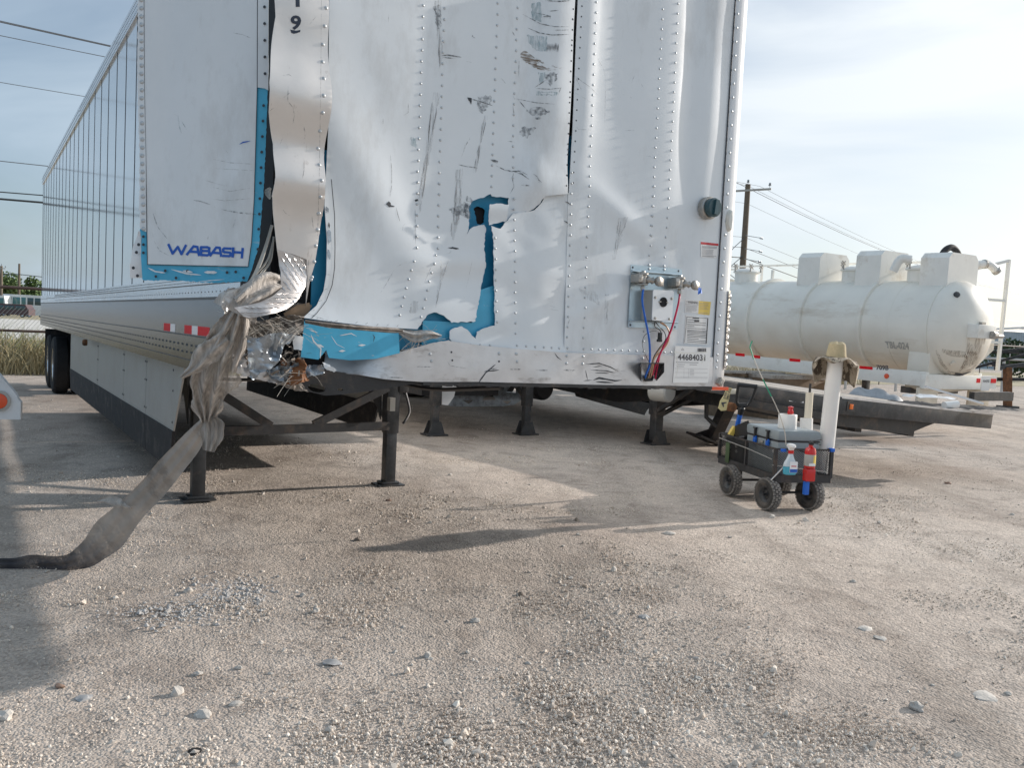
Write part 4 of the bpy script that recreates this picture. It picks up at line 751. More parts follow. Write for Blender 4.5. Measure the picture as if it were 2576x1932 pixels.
(xa, ya), (xb, yb) = lg; mb = MB(); zc = .575; P_ = lambda t, z: (xa+(xb-xa)*t, ya+(yb-ya)*t-.07, z)
mb.bar(P_(.03, zc), P_(.97, zc), .045, .075); mb.build('cross_bar', K['steel'], van)
for t0, t1 in ((.04, .33), (.96, .55)):
    mb = MB(); mb.bar(P_(t0, .93), P_(t1, zc+.03), .03, .07); mb.build('cross_brace', K['steel'], van)
mb = MB(); mb.b2((2.08, 3.62, .72), (2.13, 3.69, .84)); mb.build('leg_sticker', K['skirt'], van)
mb = MB(); mb.b2((2.20, 3.70, .88), (2.30, 3.84, 1.06), .015); mb.tube([(.48, 3.66, .99), (2.2, 3.78, .97)], .014, 8); tag(mb.build('gearbox', K['steelb'], van), kind='stuff')
mb = MB(); mb.tube(bez([(1.3, .4, 1.19), (1.35, 1.5, 1.10), (1.3, 2.6, 1.16), (1.38, 4, 1.08), (1.3, 6, 1.15)], 6), .014, 6); mb.build('air_line', K['blackp'], van)
mb = MB(); mb.tube(bez([(2.25, 3.75, .98), (2.30, 3.72, .8), (2.31, 3.70, .70), (2.25, 3.66, .62), (2.23, 3.66, .60)]), .012, 8); mb.build('crank_handle', K['steelb'], van)
# tandem axles
def wheel(name, c, r, wd, parent, ax=(1, 0, 0), rim='alu', ty='tyreb', lugs=0):
    ax = Vector(ax); c = Vector(c); mb = MB(); h = wd/2
    mb.lathe(c, ax, [(r*.58, -h*.8), (r*.80, -h), (r*.95, -h*.86), (r, -h*.6), (r, h*.6), (r*.95, h*.86), (r*.80, h), (r*.58, h*.8)], 36)
    w_ = MB(); w_.lathe(c, ax, [(.001, -h*.15), (r*.25, -h*.15), (r*.28, -h*.35), (r*.48, -h*.4), (r*.52, -h*.8), (r*.59, -h*.85), (r*.59, h*.85), (r*.52, h*.8), (r*.48, h*.4), (r*.28, h*.35), (r*.25, h*.5), (.001, h*.5)], 28)
    t = mb.build('tyre', K[ty], parent); w_.build('rim', K[rim], t); return t
for y in (13.75, 15.0):
    for x in (.17, .47, 2.13, 2.43): wheel('w', (x, y, .505), .505, .27, van, ty='tyreb')
    mb = MB(); mb.tube([(.2, y, .5), (2.4, y, .5)], .06, 10); mb.build('axle', K['steel'], van)
mb = MB(); mb.b2((.75, 12.9, .75), (.85, 15.9, 1.17)); mb.b2((1.75, 12.9, .75), (1.85, 15.9, 1.17)); mb.build('axle_slider', K['steel'], van)
for x in (.05, 2.0): mb = MB(); mb.b2((x, 15.75, .35), (x+.55, 15.77, 1.1)); mb.build('mud_flap', K['rubber'], van)
# ---- valve plate, couplings, hoses
FG = Surf(VAN, (0, 0, 0), (1, 0, 0), off=.012); FQ = Surf(VAN, (0, 0, 0), (1, 0, 0), off=.022)
gp = sheet('valve_plate', FG, Z('F', 1072, 595, 1427, 628, 1395, 1048, 1053, 1032), K['galv'], van, .08, .004)
a, b = FQ.px(*Z('F', 1076, 640)[0]), FQ.px(*Z('F', 1422, 668)[0]); mb = MB(); mb.tube([a, b], .008, 8); mb.build('plate_fold', K['galv'], gp); mb = MB(); a, b = FQ.px(*Z('F', 1058, 985)[0]), FQ.px(*Z('F', 1398, 1000)[0]); mb.tube([a, b], .005, 8); mb.build('plate_fold', K['galv'], gp)
rivets('rivets', FG, [(q, q, 1) for q in Z('F', 1198, 625, 1300, 630, 1196, 598, 1300, 606)], K['rivet'], van, .009, .006); dots('bolt_heads', FG, Z('F', 1083, 615, 1401, 640, 1066, 1016, 1376, 1030), .006)
def P3(x, y, out): return FG.px(*Z('F', x, y)[0], off=.012+out)
for ox, oy in ((0, 0), (256, 28)):
    mb = MB(); c = P3(1155+ox, 695+oy, .05)
    mb.lathe(c-Vector((0, 0, .032)), (0, 0, 1), [(.001, 0), (.026, 0), (.026, .006), (.018, .012), (.019, .05), (.027, .054), (.027, .062), (.012, .066), (.010, .074), (.001, .075)], 16)
    mb.lathe(c+Vector((-.026, .0, .004)), (-1, 0, 0), [(.018, 0), (.024, .004), (.022, .016), (.018, .018), (.001, .018)], 12)
    mb.b2((c.x-.045, c.y-.02, c.z-.020), (c.x-.015, c.y+.05, c.z+.022), .004); mb.b2((c.x-.012, c.y, c.z-.03), (c.x+.012, c.y+.055, c.z+.03), .004)
    vb = mb.build('air_valve', K['cast'], van); d = (P3(1300+ox, 722+oy, .075)-c)
    mb = MB(); ax = d.normalized(); mb.lathe(c+ax*.012, ax, [(.012, 0), (.017, .006), (.021, .012), (.021, .020), (.013, .024), (.015, .04), (.019, .046), (.012, .052), (.011, .068), (.001, .069)], 14)
    q = c+ax*.085; mb.lathe(q-Vector((0, .012, 0)), (.25, -1, .1), [(.001, -.012), (.022, -.012), (.026, -.004), (.026, .010), (.018, .016), (.001, .018)], 16); mb.b2((q.x+.012, q.y-.02, q.z-.024), (q.x+.030, q.y+.006, q.z+.018), .003); mb.build('gladhand_coupling', K['cast'], vb)
    mb = MB(); mb.lathe(c-Vector((0, 0, .060)), (0, 0, 1), [(.008, 0), (.012, .004), (.012, .018), (.009, .022), (.009, .032)], 6); mb.build('hose_fitting', K['cast'], vb)
mb = MB(); p = P3(1553, 775, .09); mb.add([p+Vector((-.018, 0, .018)), p+Vector((.014, .006, .012)), p+Vector((.020, .004, -.018)), p+Vector((.002, -.004, -.014)), p+Vector((-.016, 0, -.024))], [(0, 1, 2, 3, 4)]); mb.build('blue_tag', K['hoseb'], van, False)
# socket box
q = [Z('F', *c)[0] for c in ((1225, 772), (1368, 780), (1355, 990), (1217, 985))]; f_ = [FG.px(*p, off=.085) for p in q]; bk = [v+Vector((0, .075, 0)) for v in f_]; bk = [v + Vector((-.012, 0, 0)) for v in bk]
mb = MB(); mb.add(f_+bk, [(0, 1, 2, 3), (7, 6, 5, 4), (0, 4, 5, 1), (1, 5, 6, 2), (2, 6, 7, 3), (3, 7, 4, 0)]); sb = mb.build('socket_box', K['skirt'], van)
FSB = Surf(VAN, (0, 0, 0), (1, 0, 0), off=.090); q2 = [Z('F', *c)[0] for c in ((1230, 770), (1362, 777), (1370, 786), (1356, 985), (1345, 992), (1224, 984), (1218, 975), (1226, 778))]
fp = sheet('face_plate', FSB, q2, K['corner'], sb, .05, .005)
c = FSB.px(*Z('F', 1295, 857)[0], off=.0905); mb = MB(); mb.lathe(c, (0, -1, 0), [(.022, 0), (.026, .001), (.026, .005), (.021, .006), (.018, .0015), (.001, .001)], 20); mb.build('socket', K['black'], sb)
mb = MB(); mb.bar(c+Vector((-.034, -.004, .001)), c+Vector((-.018, -.004, .001)), .004, .004); mb.bar(c+Vector((.018, -.004, .0)), c+Vector((.034, -.004, -.001)), .004, .004)
for x, y in ((1240, 824), (1354, 832), (1238, 968), (1337, 974)): mb.lathe(FSB.px(*Z('F', x, y)[0], off=.0905), (0, -1, 0), [(.008, 0), (.007, .005), (.001, .006)], 6)
tag(mb.build('bolt_heads', K['cast'], sb), kind='stuff')
# gooseneck hose box at the rail and its hoses
def hose(name, m, pts, r): mb = MB(); mb.tube(bez([P3(*p) for p in pts], 8), r, 8); return mb.build(name, K[m], van)
hose('air_hose', 'hoseb', [(1156, 765, .055), (1150, 850, .07), (1168, 960, .07), (1192, 1080, .06), (1202, 1180, .05), (1200, 1290, .045), (1180, 1350, .03), (1165, 1390, .0)], .0058)
hose('air_hose', 'hoser', [(1411, 795, .05), (1402, 860, .065), (1380, 950, .07), (1350, 1050, .065), (1310, 1140, .06), (1272, 1220, .05), (1240, 1300, .04), (1215, 1380, .0)], .0055)
hose('cable', 'wiret', [(1285, 1000, .03), (1320, 1030, .05), (1338, 1080, .055), (1325, 1140, .055), (1290, 1190, .05), (1240, 1240, .045), (1215, 1300, .04), (1190, 1390, .0)], .0042)
hose('cable', 'wiret', [(1275, 1000, .035), (1330, 1040, .045), (1330, 1110, .05), (1270, 1185, .05), (1232, 1250, .045), (1225, 1310, .04), (1205, 1390, .0)], .0035)
hose('cable', 'wireb', [(1240, 995, .03), (1262, 1020, .045), (1305, 1070, .05), (1310, 1120, .05), (1265, 1180, .05), (1225, 1250, .04), (1200, 1390, .0)], .0022)
hose('cable', 'wireb', [(1232, 995, .03), (1240, 1030, .04), (1270, 1050, .045), (1285, 1080, .05)], .0022)
hose('cable', 'wireb', [(1262, 1062, .02), (1215, 1060, .02), (1165, 1090, .02), (1150, 1150, .02), (1170, 1220, .025), (1200, 1280, .03)], .0014)
hose('cable', 'hoser', [(1330, 1130, .04), (1280, 1200, .035), (1262, 1270, .03), (1240, 1390, .0)], .0048)
mb = MB(); c = P3(1272, 1095, .05); mb.b2((c.x-.010, c.y-.008, c.z-.018), (c.x+.010, c.y+.008, c.z+.020), .003); mb.b2((c.x-.018, c.y-.006, c.z-.030), (c.x+.014, c.y+.006, c.z-.016), .003); mb.build('connector_plug', K['blackp'], van)
mb = MB(); A = [P3(x, y, o) for x, y, o in ((1135, 1278, .0), (1305, 1278, .0), (1305, 1278, .055), (1135, 1278, .055))]
gx = lambda x, y, o: P3(x, y, o)
mb.add([gx(1140, 1278, .0), gx(1300, 1278, .0), gx(1300, 1280, .06), gx(1140, 1280, .06), gx(1140, 1284, .0), gx(1300, 1284, .0), gx(1300, 1286, .06), gx(1140, 1286, .06)], [(0, 1, 2, 3), (7, 6, 5, 4), (0, 3, 7, 4), (1, 2, 6, 5), (2, 3, 7, 6), (0, 1, 5, 4)])
mb.add([gx(1140, 1280, .06), gx(1140, 1280, .0), gx(1140, 1410, .0), gx(1132, 1300, .06)], [(0, 1, 2, 3)]); mb.add([gx(1303, 1280, .06), gx(1300, 1280, .0), gx(1250, 1405, .0), gx(1302, 1345, .06)], [(0, 1, 2, 3)])
ob = mb.build('hose_bracket', K['steelb'], van, False); ob.modifiers.new('t', 'SOLIDIFY').thickness = .003
mb = MB(); mb.tube([gx(x, y, .01) for x, y in ((1160, 1385), (1175, 1368), (1215, 1366), (1226, 1382), (1218, 1402), (1170, 1404), (1160, 1385))], .0045, 6); mb.add([gx(x, y, .006) for x, y in ((1162, 1385), (1175, 1370), (1215, 1368), (1222, 1385), (1214, 1400), (1170, 1402))], [(0, 1, 2, 3, 4, 5)]); mb.build('hose_grommet', K['blackp'], van)
# round vent plug
c = FR.px(*Z('F', 1590, 205)[0]); mb = MB(); mb.lathe(c, (0, -1, 0), [(.058, 0), (.062, .004), (.062, .035), (.056, .042), (.001, .042)], 28); kb = mb.build('vent_plug', K['cast'], van)
c2 = c+Vector((.0, -.042, 0)); mb = MB(); mb.lathe(c2, (0, -1, 0), [(.050, 0), (.052, .004), (.052, .028), (.046, .034), (.001, .034)], 28); mb.build('knob', K['knob'], kb)
mb = MB(); mb.bar(c2+Vector((-.004, -.040, -.040)), c2+Vector((.006, -.040, .040)), .014, .026); mb.build('grip', K['knob'], kb)
# papers on the front
def paper(name, s, pts, m='paper'): return sheet(name, s, Z('F', *pts), K[m], van, .05, .0006)
FK = Surf(VAN, (0, 0, 0), (1, 0, 0), disp=dR, off=.002); FKR = Surf(VAN, (0, 0, 0), (1, 0, 0), off=.014)
paper('red_topped_label', FK, (1557, 455, 1680, 468, 1672, 550, 1556, 543)); paper('label_band', FK, (1557, 437, 1680, 450, 1679, 465, 1557, 453), 'red')
strokes('fine_print', FK, [(Z('F', 1566, y, 1566+w_, y+w_*.06), 1.0, False) for y, w_ in ((466, 104), (472, 104), (478, 100), (490, 80), (498, 76), (506, 78), (514, 74), (522, 76), (532, 100), (537, 80))] , K['printg'], van, .0012)
paper('warning_label', FK, (1450, 838, 1543, 846, 1540, 936, 1447, 925)); paper('yellow_label', FK, (1543, 848, 1627, 855, 1618, 947, 1537, 938), 'yellow')
text('warning_text', FK, '! WARNING', *Z('F', 1458, 864, 1538, 870, 1459, 846), K['print'], van, .01, .0014)
strokes('fine_print', FK, [(Z('F', 1452, 870, 1541, 877), .8, False)] + [(Z('F', 1454, y, 1454+w_, y+w_*.08), .9, False) for y, w_ in ((880, 80), (888, 76), (896, 74), (904, 78), (912, 70), (920, 40))] + [(Z('F', 1548, y, 1548+w_, y+w_*.08), .7, False) for y, w_ in ((862, 66), (872, 60), (882, 64), (892, 50), (902, 62), (930, 64))], K['printg'], van, .0012)
paper('data_plate', FK, (1452, 948, 1612, 965, 1600, 1152, 1437, 1142))
strokes('fine_print', FK, [(Z('F', 1462, y, 1462+w_, y+w_*.07), 1.0, False) for y, w_ in ((960, 140), (978, 60), (994, 130), (1010, 130), (1022, 50), (1036, 128), (1050, 140), (1058, 130), (1066, 136), (1076, 136), (1086, 130), (1096, 136), (1108, 80), (1120, 130), (1132, 134))] + [(Z('F', 1460, 956, 1444, 1136), .9, False), (Z('F', 1606, 968, 1594, 1146), 2.4, False), (Z('F', 1500, 966, 1545, 969), 3, False), (Z('F', 1512, 986, 1546, 988), 5, False)], K['print'], van, .0012)
pp = paper('stock_label', FKR, (1380, 1160, 1626, 1172, 1608, 1420, 1362, 1418))
text('stock_number', FKR, '44684031', *Z('F', 1396, 1260, 1588, 1266, 1396, 1216), K['print'], van, .022, .0012)
strokes('fine_print', FKR, [(Z('F', x, 1178, x, 1202), random.choice((.8, 1.2)), False) for x in range(1536, 1594, 4)] + [(Z('F', 1422, 1190, 1430, 1178, 1440, 1192, 1422, 1190), .9, False)], K['print'], van, .0012)
strokes('fine_print', FKR, [(Z('F', 1384, 1274, 1540, 1279), 1.6, False), (Z('F', 1392, 1290, 1446, 1292), 1.2, False), (Z('F', 1478, 1292, 1530, 1294), 1.2, False), (Z('F', 1390, 1304, 1440, 1306), 1.2, False)] + [(Z('F', 1374, y, 1604, y+4), .5, False) for y in (1318, 1346, 1376, 1384)] + [(Z('F', 1480, 1326+k*10, 1510, 1327+k*10), .8, False) for k in range(5)] + [(Z('F', x, 1318, x-1, 1384), .4, False) for x in (1440, 1472)], K['printg'], van, .0012)
strokes('clear_tape', FKR, [(Z('F', 1372, 1205, 1480, 1212, 1600, 1204), 1.5, False), (Z('F', 1380, 1215, 1400, 1300, 1385, 1380), 1.2), (Z('F', 1590, 1215, 1560, 1290), 1.4)], K['lens'], van, .0016)
mb = MB(); a = FKR.px(*Z('F', 1640, 1446)[0]); mb.b2((a.x, -.010, a.z-.02), (a.x+.13, .002, a.z-.002)); mb.build('orange_tape', K['orange'], van)
mb = MB(); c = P3(1690, 1412, .02); mb.box(c, (.034, .03, .044), Matrix.Rotation(.6, 3, 'Y'), .004); mb.box(c-Vector((0, .016, 0)), (.020, .004, .028), Matrix.Rotation(.6, 3, 'Y')); mb.build('bent_bracket', K['cast'], van)
# white strands of torn lining hanging in the gap
def ribbon(name, pts, m, parent=None, fr=None, fold=.015, nf=3, seg=14, rag=.12, th=0, sub=7):
    """pts (px, py, depth, width px): a hanging, folded strip"""
    P = [Vector((p[0], p[1], p[2]*100, p[3])) for p in pts]; Q = bez_n(P, sub); mb = MB(); n = len(Q); vs = []
    for i, q in enumerate(Q):
        a, b = Q[max(0, i-1)], Q[min(n-1, i+1)]; d = Vector((b[0]-a[0], b[1]-a[1])).normalized(); nn = Vector((-d.y, d.x)); D = q[2]/100
        for k in range(seg+1):
            s_ = k/seg*2-1; ww = q[3]/2*(1+rag*1.3*s_**8*noise.noise(Vector((i*.14, s_*3, 7)))+.25*rag*abs(s_)**8*noise.noise(Vector((i*.9, s_, 2)))); z_ = fold*math.sin(s_*math.pi*nf+i*.05+noise.noise(Vector((i*.08, s_, 1)))*1.5)+fold*.5*noise.noise(Vector((i*.05, s_*3.5, 3)))-fold*1.5*(1-s_*s_)
            vs.append(atD(q[0]+nn.x*ww*s_, q[1]+nn.y*ww*s_, D+z_))
    if fr: vs = [fr.i @ v for v in vs]
    mb.add(vs, [(i*(seg+1)+k, i*(seg+1)+k+1, (i+1)*(seg+1)+k+1, (i+1)*(seg+1)+k) for i in range(n-1) for k in range(seg)])
    o = mb.build(name, m, parent, True, 180)
    return o
def bez_n(P, n):
    P = [P[0]*2-P[1]] + P + [P[-1]*2-P[-2]]; o = []
    for i in range(1, len(P)-2):
        for k in range(n):
            t = k/n; a, b, c, d = P[i-1], P[i], P[i+1], P[i+2]; o.append(.5*((2*b)+(c-a)*t+(2*a-5*b+4*c-d)*t*t+(3*b-a-3*c+d)*t*t*t))
    o.append(P[-2]); return o
def Zr(k, *q): return [(*Z(k, q[i], q[i+1])[0], q[i+2], q[i+3]) for i in range(0, len(q), 4)]
for pl in [(510, 320, 3.62, 8, 470, 460, 3.6, 9, 420, 600, 3.55, 10, 370, 700, 3.5, 9, 340, 760, 3.48, 22), (520, 400, 3.66, 5, 500, 560, 3.62, 7, 450, 640, 3.58, 7, 400, 700, 3.52, 7, 360, 730, 3.5, 6), (515, 430, 3.64, 3, 480, 560, 3.6, 5, 410, 650, 3.56, 4, 375, 690, 3.52, 3), (500, 60, 3.62, 6, 480, 90, 3.6, 16, 495, 140, 3.58, 4)]:
    ribbon('torn_strand', Zr('E', *pl), K['fiber'], van, VAN, .004, 1, 4)
ribbon('bunched_lining', Zr('E', 575, 735, 3.55, 50, 500, 750, 3.47, 80, 420, 790, 3.42, 80, 340, 840, 3.38, 70, 280, 880, 3.36, 60), K['rag'], van, VAN, .03, 2, 14)
ribbon('bunched_lining', Zr('E', 345, 740, 3.47, 24, 320, 800, 3.4, 60, 280, 870, 3.36, 110, 250, 930, 3.36, 120), K['rag'], van, VAN, .02, 2, 12)
ribbon('torn_strand', Zr('F', 20, 240, 4.28, 5, 120, 262, 4.26, 10, 260, 240, 4.28, 9, 380, 222, 4.32, 4), K['fiber'], van, VAN, .004, 1, 4)
ribbon('torn_strand', Zr('F', 200, 265, 4.28, 4, 215, 300, 4.28, 12, 180, 345, 4.3, 5), K['rag'], van, VAN, .006, 1, 5)
ribbon('torn_strand', Zr('E', 1400, 1060, 3.9, 16, 1500, 1095, 3.9, 30, 1600, 1085, 3.92, 24, 1690, 1092, 3.95, 5), K['rag'], van, VAN, .012, 2, 10)
ribbon('torn_strand', Zr('E', 740, 990, 3.5, 10, 900, 1015, 3.52, 14, 1100, 1035, 3.58, 12, 1330, 1052, 3.7, 14, 1420, 1060, 3.74, 8), K['insul'], van, VAN, .008, 2, 8)
# the long rag blown down to the ground
t = thing('torn_fabric', 'long torn strip of dirty grey fabric hanging from the smashed trailer corner to the ground', 'torn fabric', VAN.m)
ribbon('upper_bundle', [(606, 768, 3.42, 36), (590, 815, 3.46, 78), (568, 868, 3.5, 104), (546, 915, 3.55, 120), (532, 965, 3.6, 112), (523, 1010, 3.68, 84), (520, 1045, 3.74, 48), (520, 1062, 3.76, 34)], K['rag'], t, VAN, .028, 3.5, 26, .35)
ribbon('side_tatter', [(570, 850, 3.45, 50), (520, 890, 3.48, 60), (490, 925, 3.5, 34), (455, 950, 3.5, 10)], K['rag'], t, VAN, .012, 2, 10, .5)
ribbon('knot_tail', [(528, 1050, 3.74, 40), (534, 1075, 3.74, 62), (532, 1105, 3.74, 54), (525, 1135, 3.74, 30)], K['rag'], t, VAN, .014, 3, 12, .4)
ribbon('lower_strip', [(521, 1055, 3.74, 26), (505, 1082, 3.78, 42), (470, 1128, 3.9, 58), (420, 1186, 4.05, 66), (360, 1254, 4.28, 66), (305, 1312, 4.5, 80), (262, 1358, 4.68, 84), (225, 1392, 4.82, 68), (185, 1412, 4.95, 44), (140, 1420, 4.98, 40), (90, 1418, 4.98, 46), (40, 1424, 4.96, 40), (-30, 1426, 4.95, 44)], K['ragf'], t, VAN, .005, 2.5, 22, .10)
ribbon('side_tatter', [(330, 1275, 4.38, 14), (290, 1262, 4.4, 26), (262, 1258, 4.42, 14), (240, 1262, 4.42, 3)], K['rag'], t, VAN, .006, 1, 6, .5)
# ------------------------------------------------------------------ tilted flatbed on the right
tz = lambda b, y: .956 + (b-6.65)*(-.0715) + (y-2.34)*.0375
ang = Matrix.Identity(4)
fx = (VAN.m.to_3x3() @ Vector((1, 0, -.0715))).normalized(); fy0 = (VAN.m.to_3x3() @ Vector((0, 1, .0375))); fz = fx.cross(fy0).normalized(); fy = fz.cross(fx)
FLM = Matrix.Translation(VAN.m @ Vector((6.65, 2.34, .956))) @ Matrix((fx, fy, fz)).transposed().to_4x4()
flat = thing('flatbed_trailer', 'low black flatbed trailer with weathered plank deck sagging towards its nose behind the cart', 'trailer', FLM)
FI = FLM.inverted(); LF = 14.4; WF = 2.6
for i in range(12):
    if i in (0, 11): 
        continue
    x = .10+(i-.5+.0)*.24; mb = MB(); z0 = .012+random.uniform(-.004, .004); mb.b2((x-.112, .22, -.045), (x+.112, LF-.1, z0), .004); mb.build('deck_plank', K['wood'], flat)
for i in range(9): mb = MB(); x = .22+i*.27; mb.b2((x-.006, .22, -.01), (x+.006, LF-.1, .002)) ; mb.build('deck_strip', K['alu'] if i in (2, 5) else K['steelb'], flat)
mb = MB(); mb.b2((-.03, .12, -.17), (.05, LF, -.004), .006); mb.build('side_rail', K['steelb'], flat)
mb = MB(); mb.b2((WF-.05, .12, -.16), (WF+.03, LF, .012), .006); mb.build('side_rail', K['steelb'], flat)
mb = MB(); mb.b2((-.035, -.06, -.165), (WF+.26, .14, .02), .008); mb.build('nose_beam', K['steelb'], flat)
mb = MB(); mb.b2((-.030, -.064, .004), (WF+.255, -.02, .024)); mb.build('nose_cap', K['alurail'], flat)
mb = MB(); mb.prism([(.06, -.17), (2.05, -.17), (1.9, -.215), (1.55, -.33), (.3, -.30), (.06, -.25)], lambda u, v: (u-.4+.2, .05, v), lambda u, v: (u-.4+.2, 1.5, v)); mb.build('coupler_plate', K['steel'], flat)
for x in (.75, 1.75): mb = MB(); mb.b2((x, .3, -.62+.25), (x+.12, 3.2, -.10)); mb.prism([(3.2, -.10), (3.2, -.37), (4.6, -.60), (LF-1, -.60), (LF-1, -.10)], lambda u, v: (x, u, v), lambda u, v: (x+.12, u, v)); mb.build('main_beam', K['steel'], flat)
mb = MB()
for k in range(30): mb.b2((.05, .8+k*.45, -.13), (WF-.05, .85+k*.45, -.05))
tag(mb.build('cross_members', K['steel'], flat), kind='stuff')
mb = MB(); mb.b2((.10, -.075, -.10), (.155, -.058, -.045), .004); mb.build('side_lamp', K['amber'], flat)
mb = MB(); mb.b2((.06, -.068, -.125), (.20, -.060, -.02)); mb.build('lamp_plate', K['steel'], flat)
# scraped patch and rust on the side rail facing the van
FS = Surf(VAN, (6.615, 0, 0), (0, -1, 0), disp=lambda u, z: 0)
blobs('paint_loss', FS, [Z('H', 1340, 435, 1400, 455, 1440, 440, 1460, 470, 1540, 470, 1535, 500, 1430, 480, 1350, 465)], K['corner'], flat, amp=2).matrix_parent_inverse = FI @ VAN.m
# landing gear (one upright, one collapsed)
def fl(p): return FI @ (VAN.m @ Vector(p))
def gear(par, x, y, ztop, sz=.075, m='steelb', fr=fl, foot=.17):
    mb = MB(); 
    def bx(c, d, bev=.01):
        mb.box((0, 0, 0), d, None, bev)
    leg = MB(); leg.b2((x-sz, y-sz, .42), (x+sz, y+sz, ztop), .012); leg.v = [tuple(fr(v)) for v in leg.v]; lo = leg.build('landing_leg', K[m], par)
    s_ = MB(); s_.b2((x-sz*.8, y-sz*.8, .06), (x+sz*.8, y+sz*.8, .44), .01); s_.v = [tuple(fr(v)) for v in s_.v]; s_.build('leg_shaft', K[m], lo)
    f = MB(); f.b2((x-foot, y-foot*.75, .005), (x+foot, y+foot*.75, .022))
    for sy in (-1, 1): f.prism([(x-foot*.8, .02), (x+foot*.8, .02), (x+sz, .20), (x-sz, .20)], lambda u, v, sy=sy: (u, y+sy*(sz+.005), v), lambda u, v, sy=sy: (u, y+sy*(sz+.015), v))
    f.v = [tuple(fr(v)) for v in f.v]; f.build('foot', K[m], lo); return lo
gear(flat, 7.05, 5.64, .86, .085)
mb = MB(); mb.bar(fl((7.08, 5.64, .40)), fl((8.2, 5.64, .85)), .05, .05); mb.build('leg_brace', K['steelb'], flat)
mb = MB(); mb.bar(fl((7.02, 5.64, .45)), fl((6.75, 4.6, .9)), .05, .05); mb.build('leg_brace', K['steelb'], flat)
a, b = fl(vl(atD(1795, 1100, 12.4))), fl(vl(atD(1852, 978, 12.0))); mb = MB(); mb.bar(a, b, .17, .15); ll = mb.build('landing_leg', K['steel'], flat)
d = (b-a).normalized(); mb = MB(); c = a; e1 = fl(vl(atD(1745, 1092, 12.3))); e2 = fl(vl(atD(1800, 1117, 12.5))); mb.bar(e1, e2, .34, .03); mb.add([e1, e2, b.lerp(a, .6), b.lerp(a, .75)], [(0, 1, 2, 3)]); mb.build('foot', K['steel'], ll)
mb = MB(); mb.tube([fl(vl(atD(x, y, 11.9))) for x, y in ((1777, 1010), (1777, 1050), (1790, 1062), (1803, 1072))], .03, 6); mb.build('bent_brace', K['steelb'], flat)
wz = lambda p: fl(p)
for y in (13.2, 14.4):
    for x in (6.9, 8.95): wheel('w', fl((x, y, .5)), .5, .5, flat, ax=FI.to_3x3() @ (VAN.m.to_3x3() @ Vector((1, 0, 0))))
# ratchet strap hanging from its rail
t = thing('ratchet_strap', 'yellow webbing strap printed with a load rating, hanging from the flatbed rail', 'strap', VAN.m)
SS = Surf(VAN, (0, 3.55, 0), (1, 0, 0), disp=lambda u, z: .02*math.sin(z*12))
so = sheet('webbing', SS, Z('H', 912, 345, 945, 350, 925, 420, 905, 505, 870, 508, 850, 490, 862, 440, 888, 400), K['strap'], t, .03, .006)
mb = MB(); c = SS.px(*Z('H', 935, 480)[0]); mb.lathe(c, (0, -1, 0), [(.001, .05), (.05, .05), (.055, .02), (.055, -.03), (.001, -.03)], 16); mb.build('winch', K['rust'], t)
mb = MB(); a = SS.px(*Z('H', 935, 370)[0]); mb.b2((a.x, a.y, a.z-.035), (a.x+.12, a.y+.03, a.z+.025), .006); mb.build('buckle', K['pvcy'], t)
text('rating_text', SS, '5400 LB', *Z('H', 898, 424, 920, 350, 882, 418), K['print'], t, .02, .004); text('rating_text', SS, '2450 KG', *Z('H', 918, 432, 940, 358, 902, 426), K['print'], t, .02, .004)
text('rating_text', SS, 'A', *Z('H', 884, 484, 908, 446, 860, 470), K['print'], t, .04, .004)
# ------------------------------------------------------------------ trailer between (only legs and belly show under the van)
t2 = thing('chassis_trailer', 'dark trailer parked behind the white box trailer, seen only as legs and belly beneath it', 'trailer', VAN.m)
for x, y in ((4.31, 7.12), (5.71, 6.95)): gear(t2, x, y, 1.12, .065, 'steelb', lambda v: Vector(v), .16)
mb = MB(); mb.b2((3.95, 6.4, 1.10), (6.35, 16, 1.22)); mb.build('deck', K['steel'], t2)
for x in (4.6, 5.5): mb = MB(); mb.b2((x, 6.6, .92), (x+.12, 16, 1.1)); mb.build('main_beam', K['steel'], t2)
mb = MB(); mb.bar((4.31, 7.12, .70), (3.98, 8.3, 1.1), .05, .05); mb.bar((5.71, 6.95, .5), (5.9, 8.3, 1.1), .05, .05); tag(mb.build('leg_braces', K['steelb'], t2), kind='stuff')
Y = lambda *q: [(1000+q[i]/2.458, 900+q[i+1]/2.458) for i in range(0, len(q), 2)]
PF = Surf(VAN, (0, 7.35, 0), (1, 0, 0), disp=lambda u, z: -.5*sst(.95-z, 0, .5)+.004*noise.noise(Vector((u*5, z*5, 1))))
sheet('perforated_guard', PF, Y(368, 150, 790, 150, 786, 230, 765, 262, 720, 292, 640, 300, 400, 302, 330, 300, 300, 290, 340, 240, 362, 190), K['crush'], t2, .04, .01, holes=[Y(525, 262, 582, 200, 608, 262), Y(402, 262, 474, 260, 440, 286), Y(422, 208, 440, 180, 488, 180, 494, 214), Y(672, 212, 700, 176, 734, 176, 734, 218), Y(648, 268, 704, 266, 680, 288)])
sheet('pale_fender', Surf(VAN, (0, 7.3, 0), (1, 0, 0)), Y(278, 168, 366, 166, 350, 240, 312, 295, 276, 290), K['corner'], t2, .05, .01)
mb = MB(); mb.b2((4.4, 7.75, .5), (5.7, 8.6, 1.05)); mb.build('belly_box', K['steel'], t2)
sheet('belly_plate', Surf(VAN, (0, 8.6, 0), (1, 0, 0)), Y(1010, 150, 1010, 192, 1100, 215, 1110, 240, 1190, 262, 1360, 310, 1528, 356, 1540, 330, 1566, 300, 1570, 150), K['steel'], t2, .1, .03)
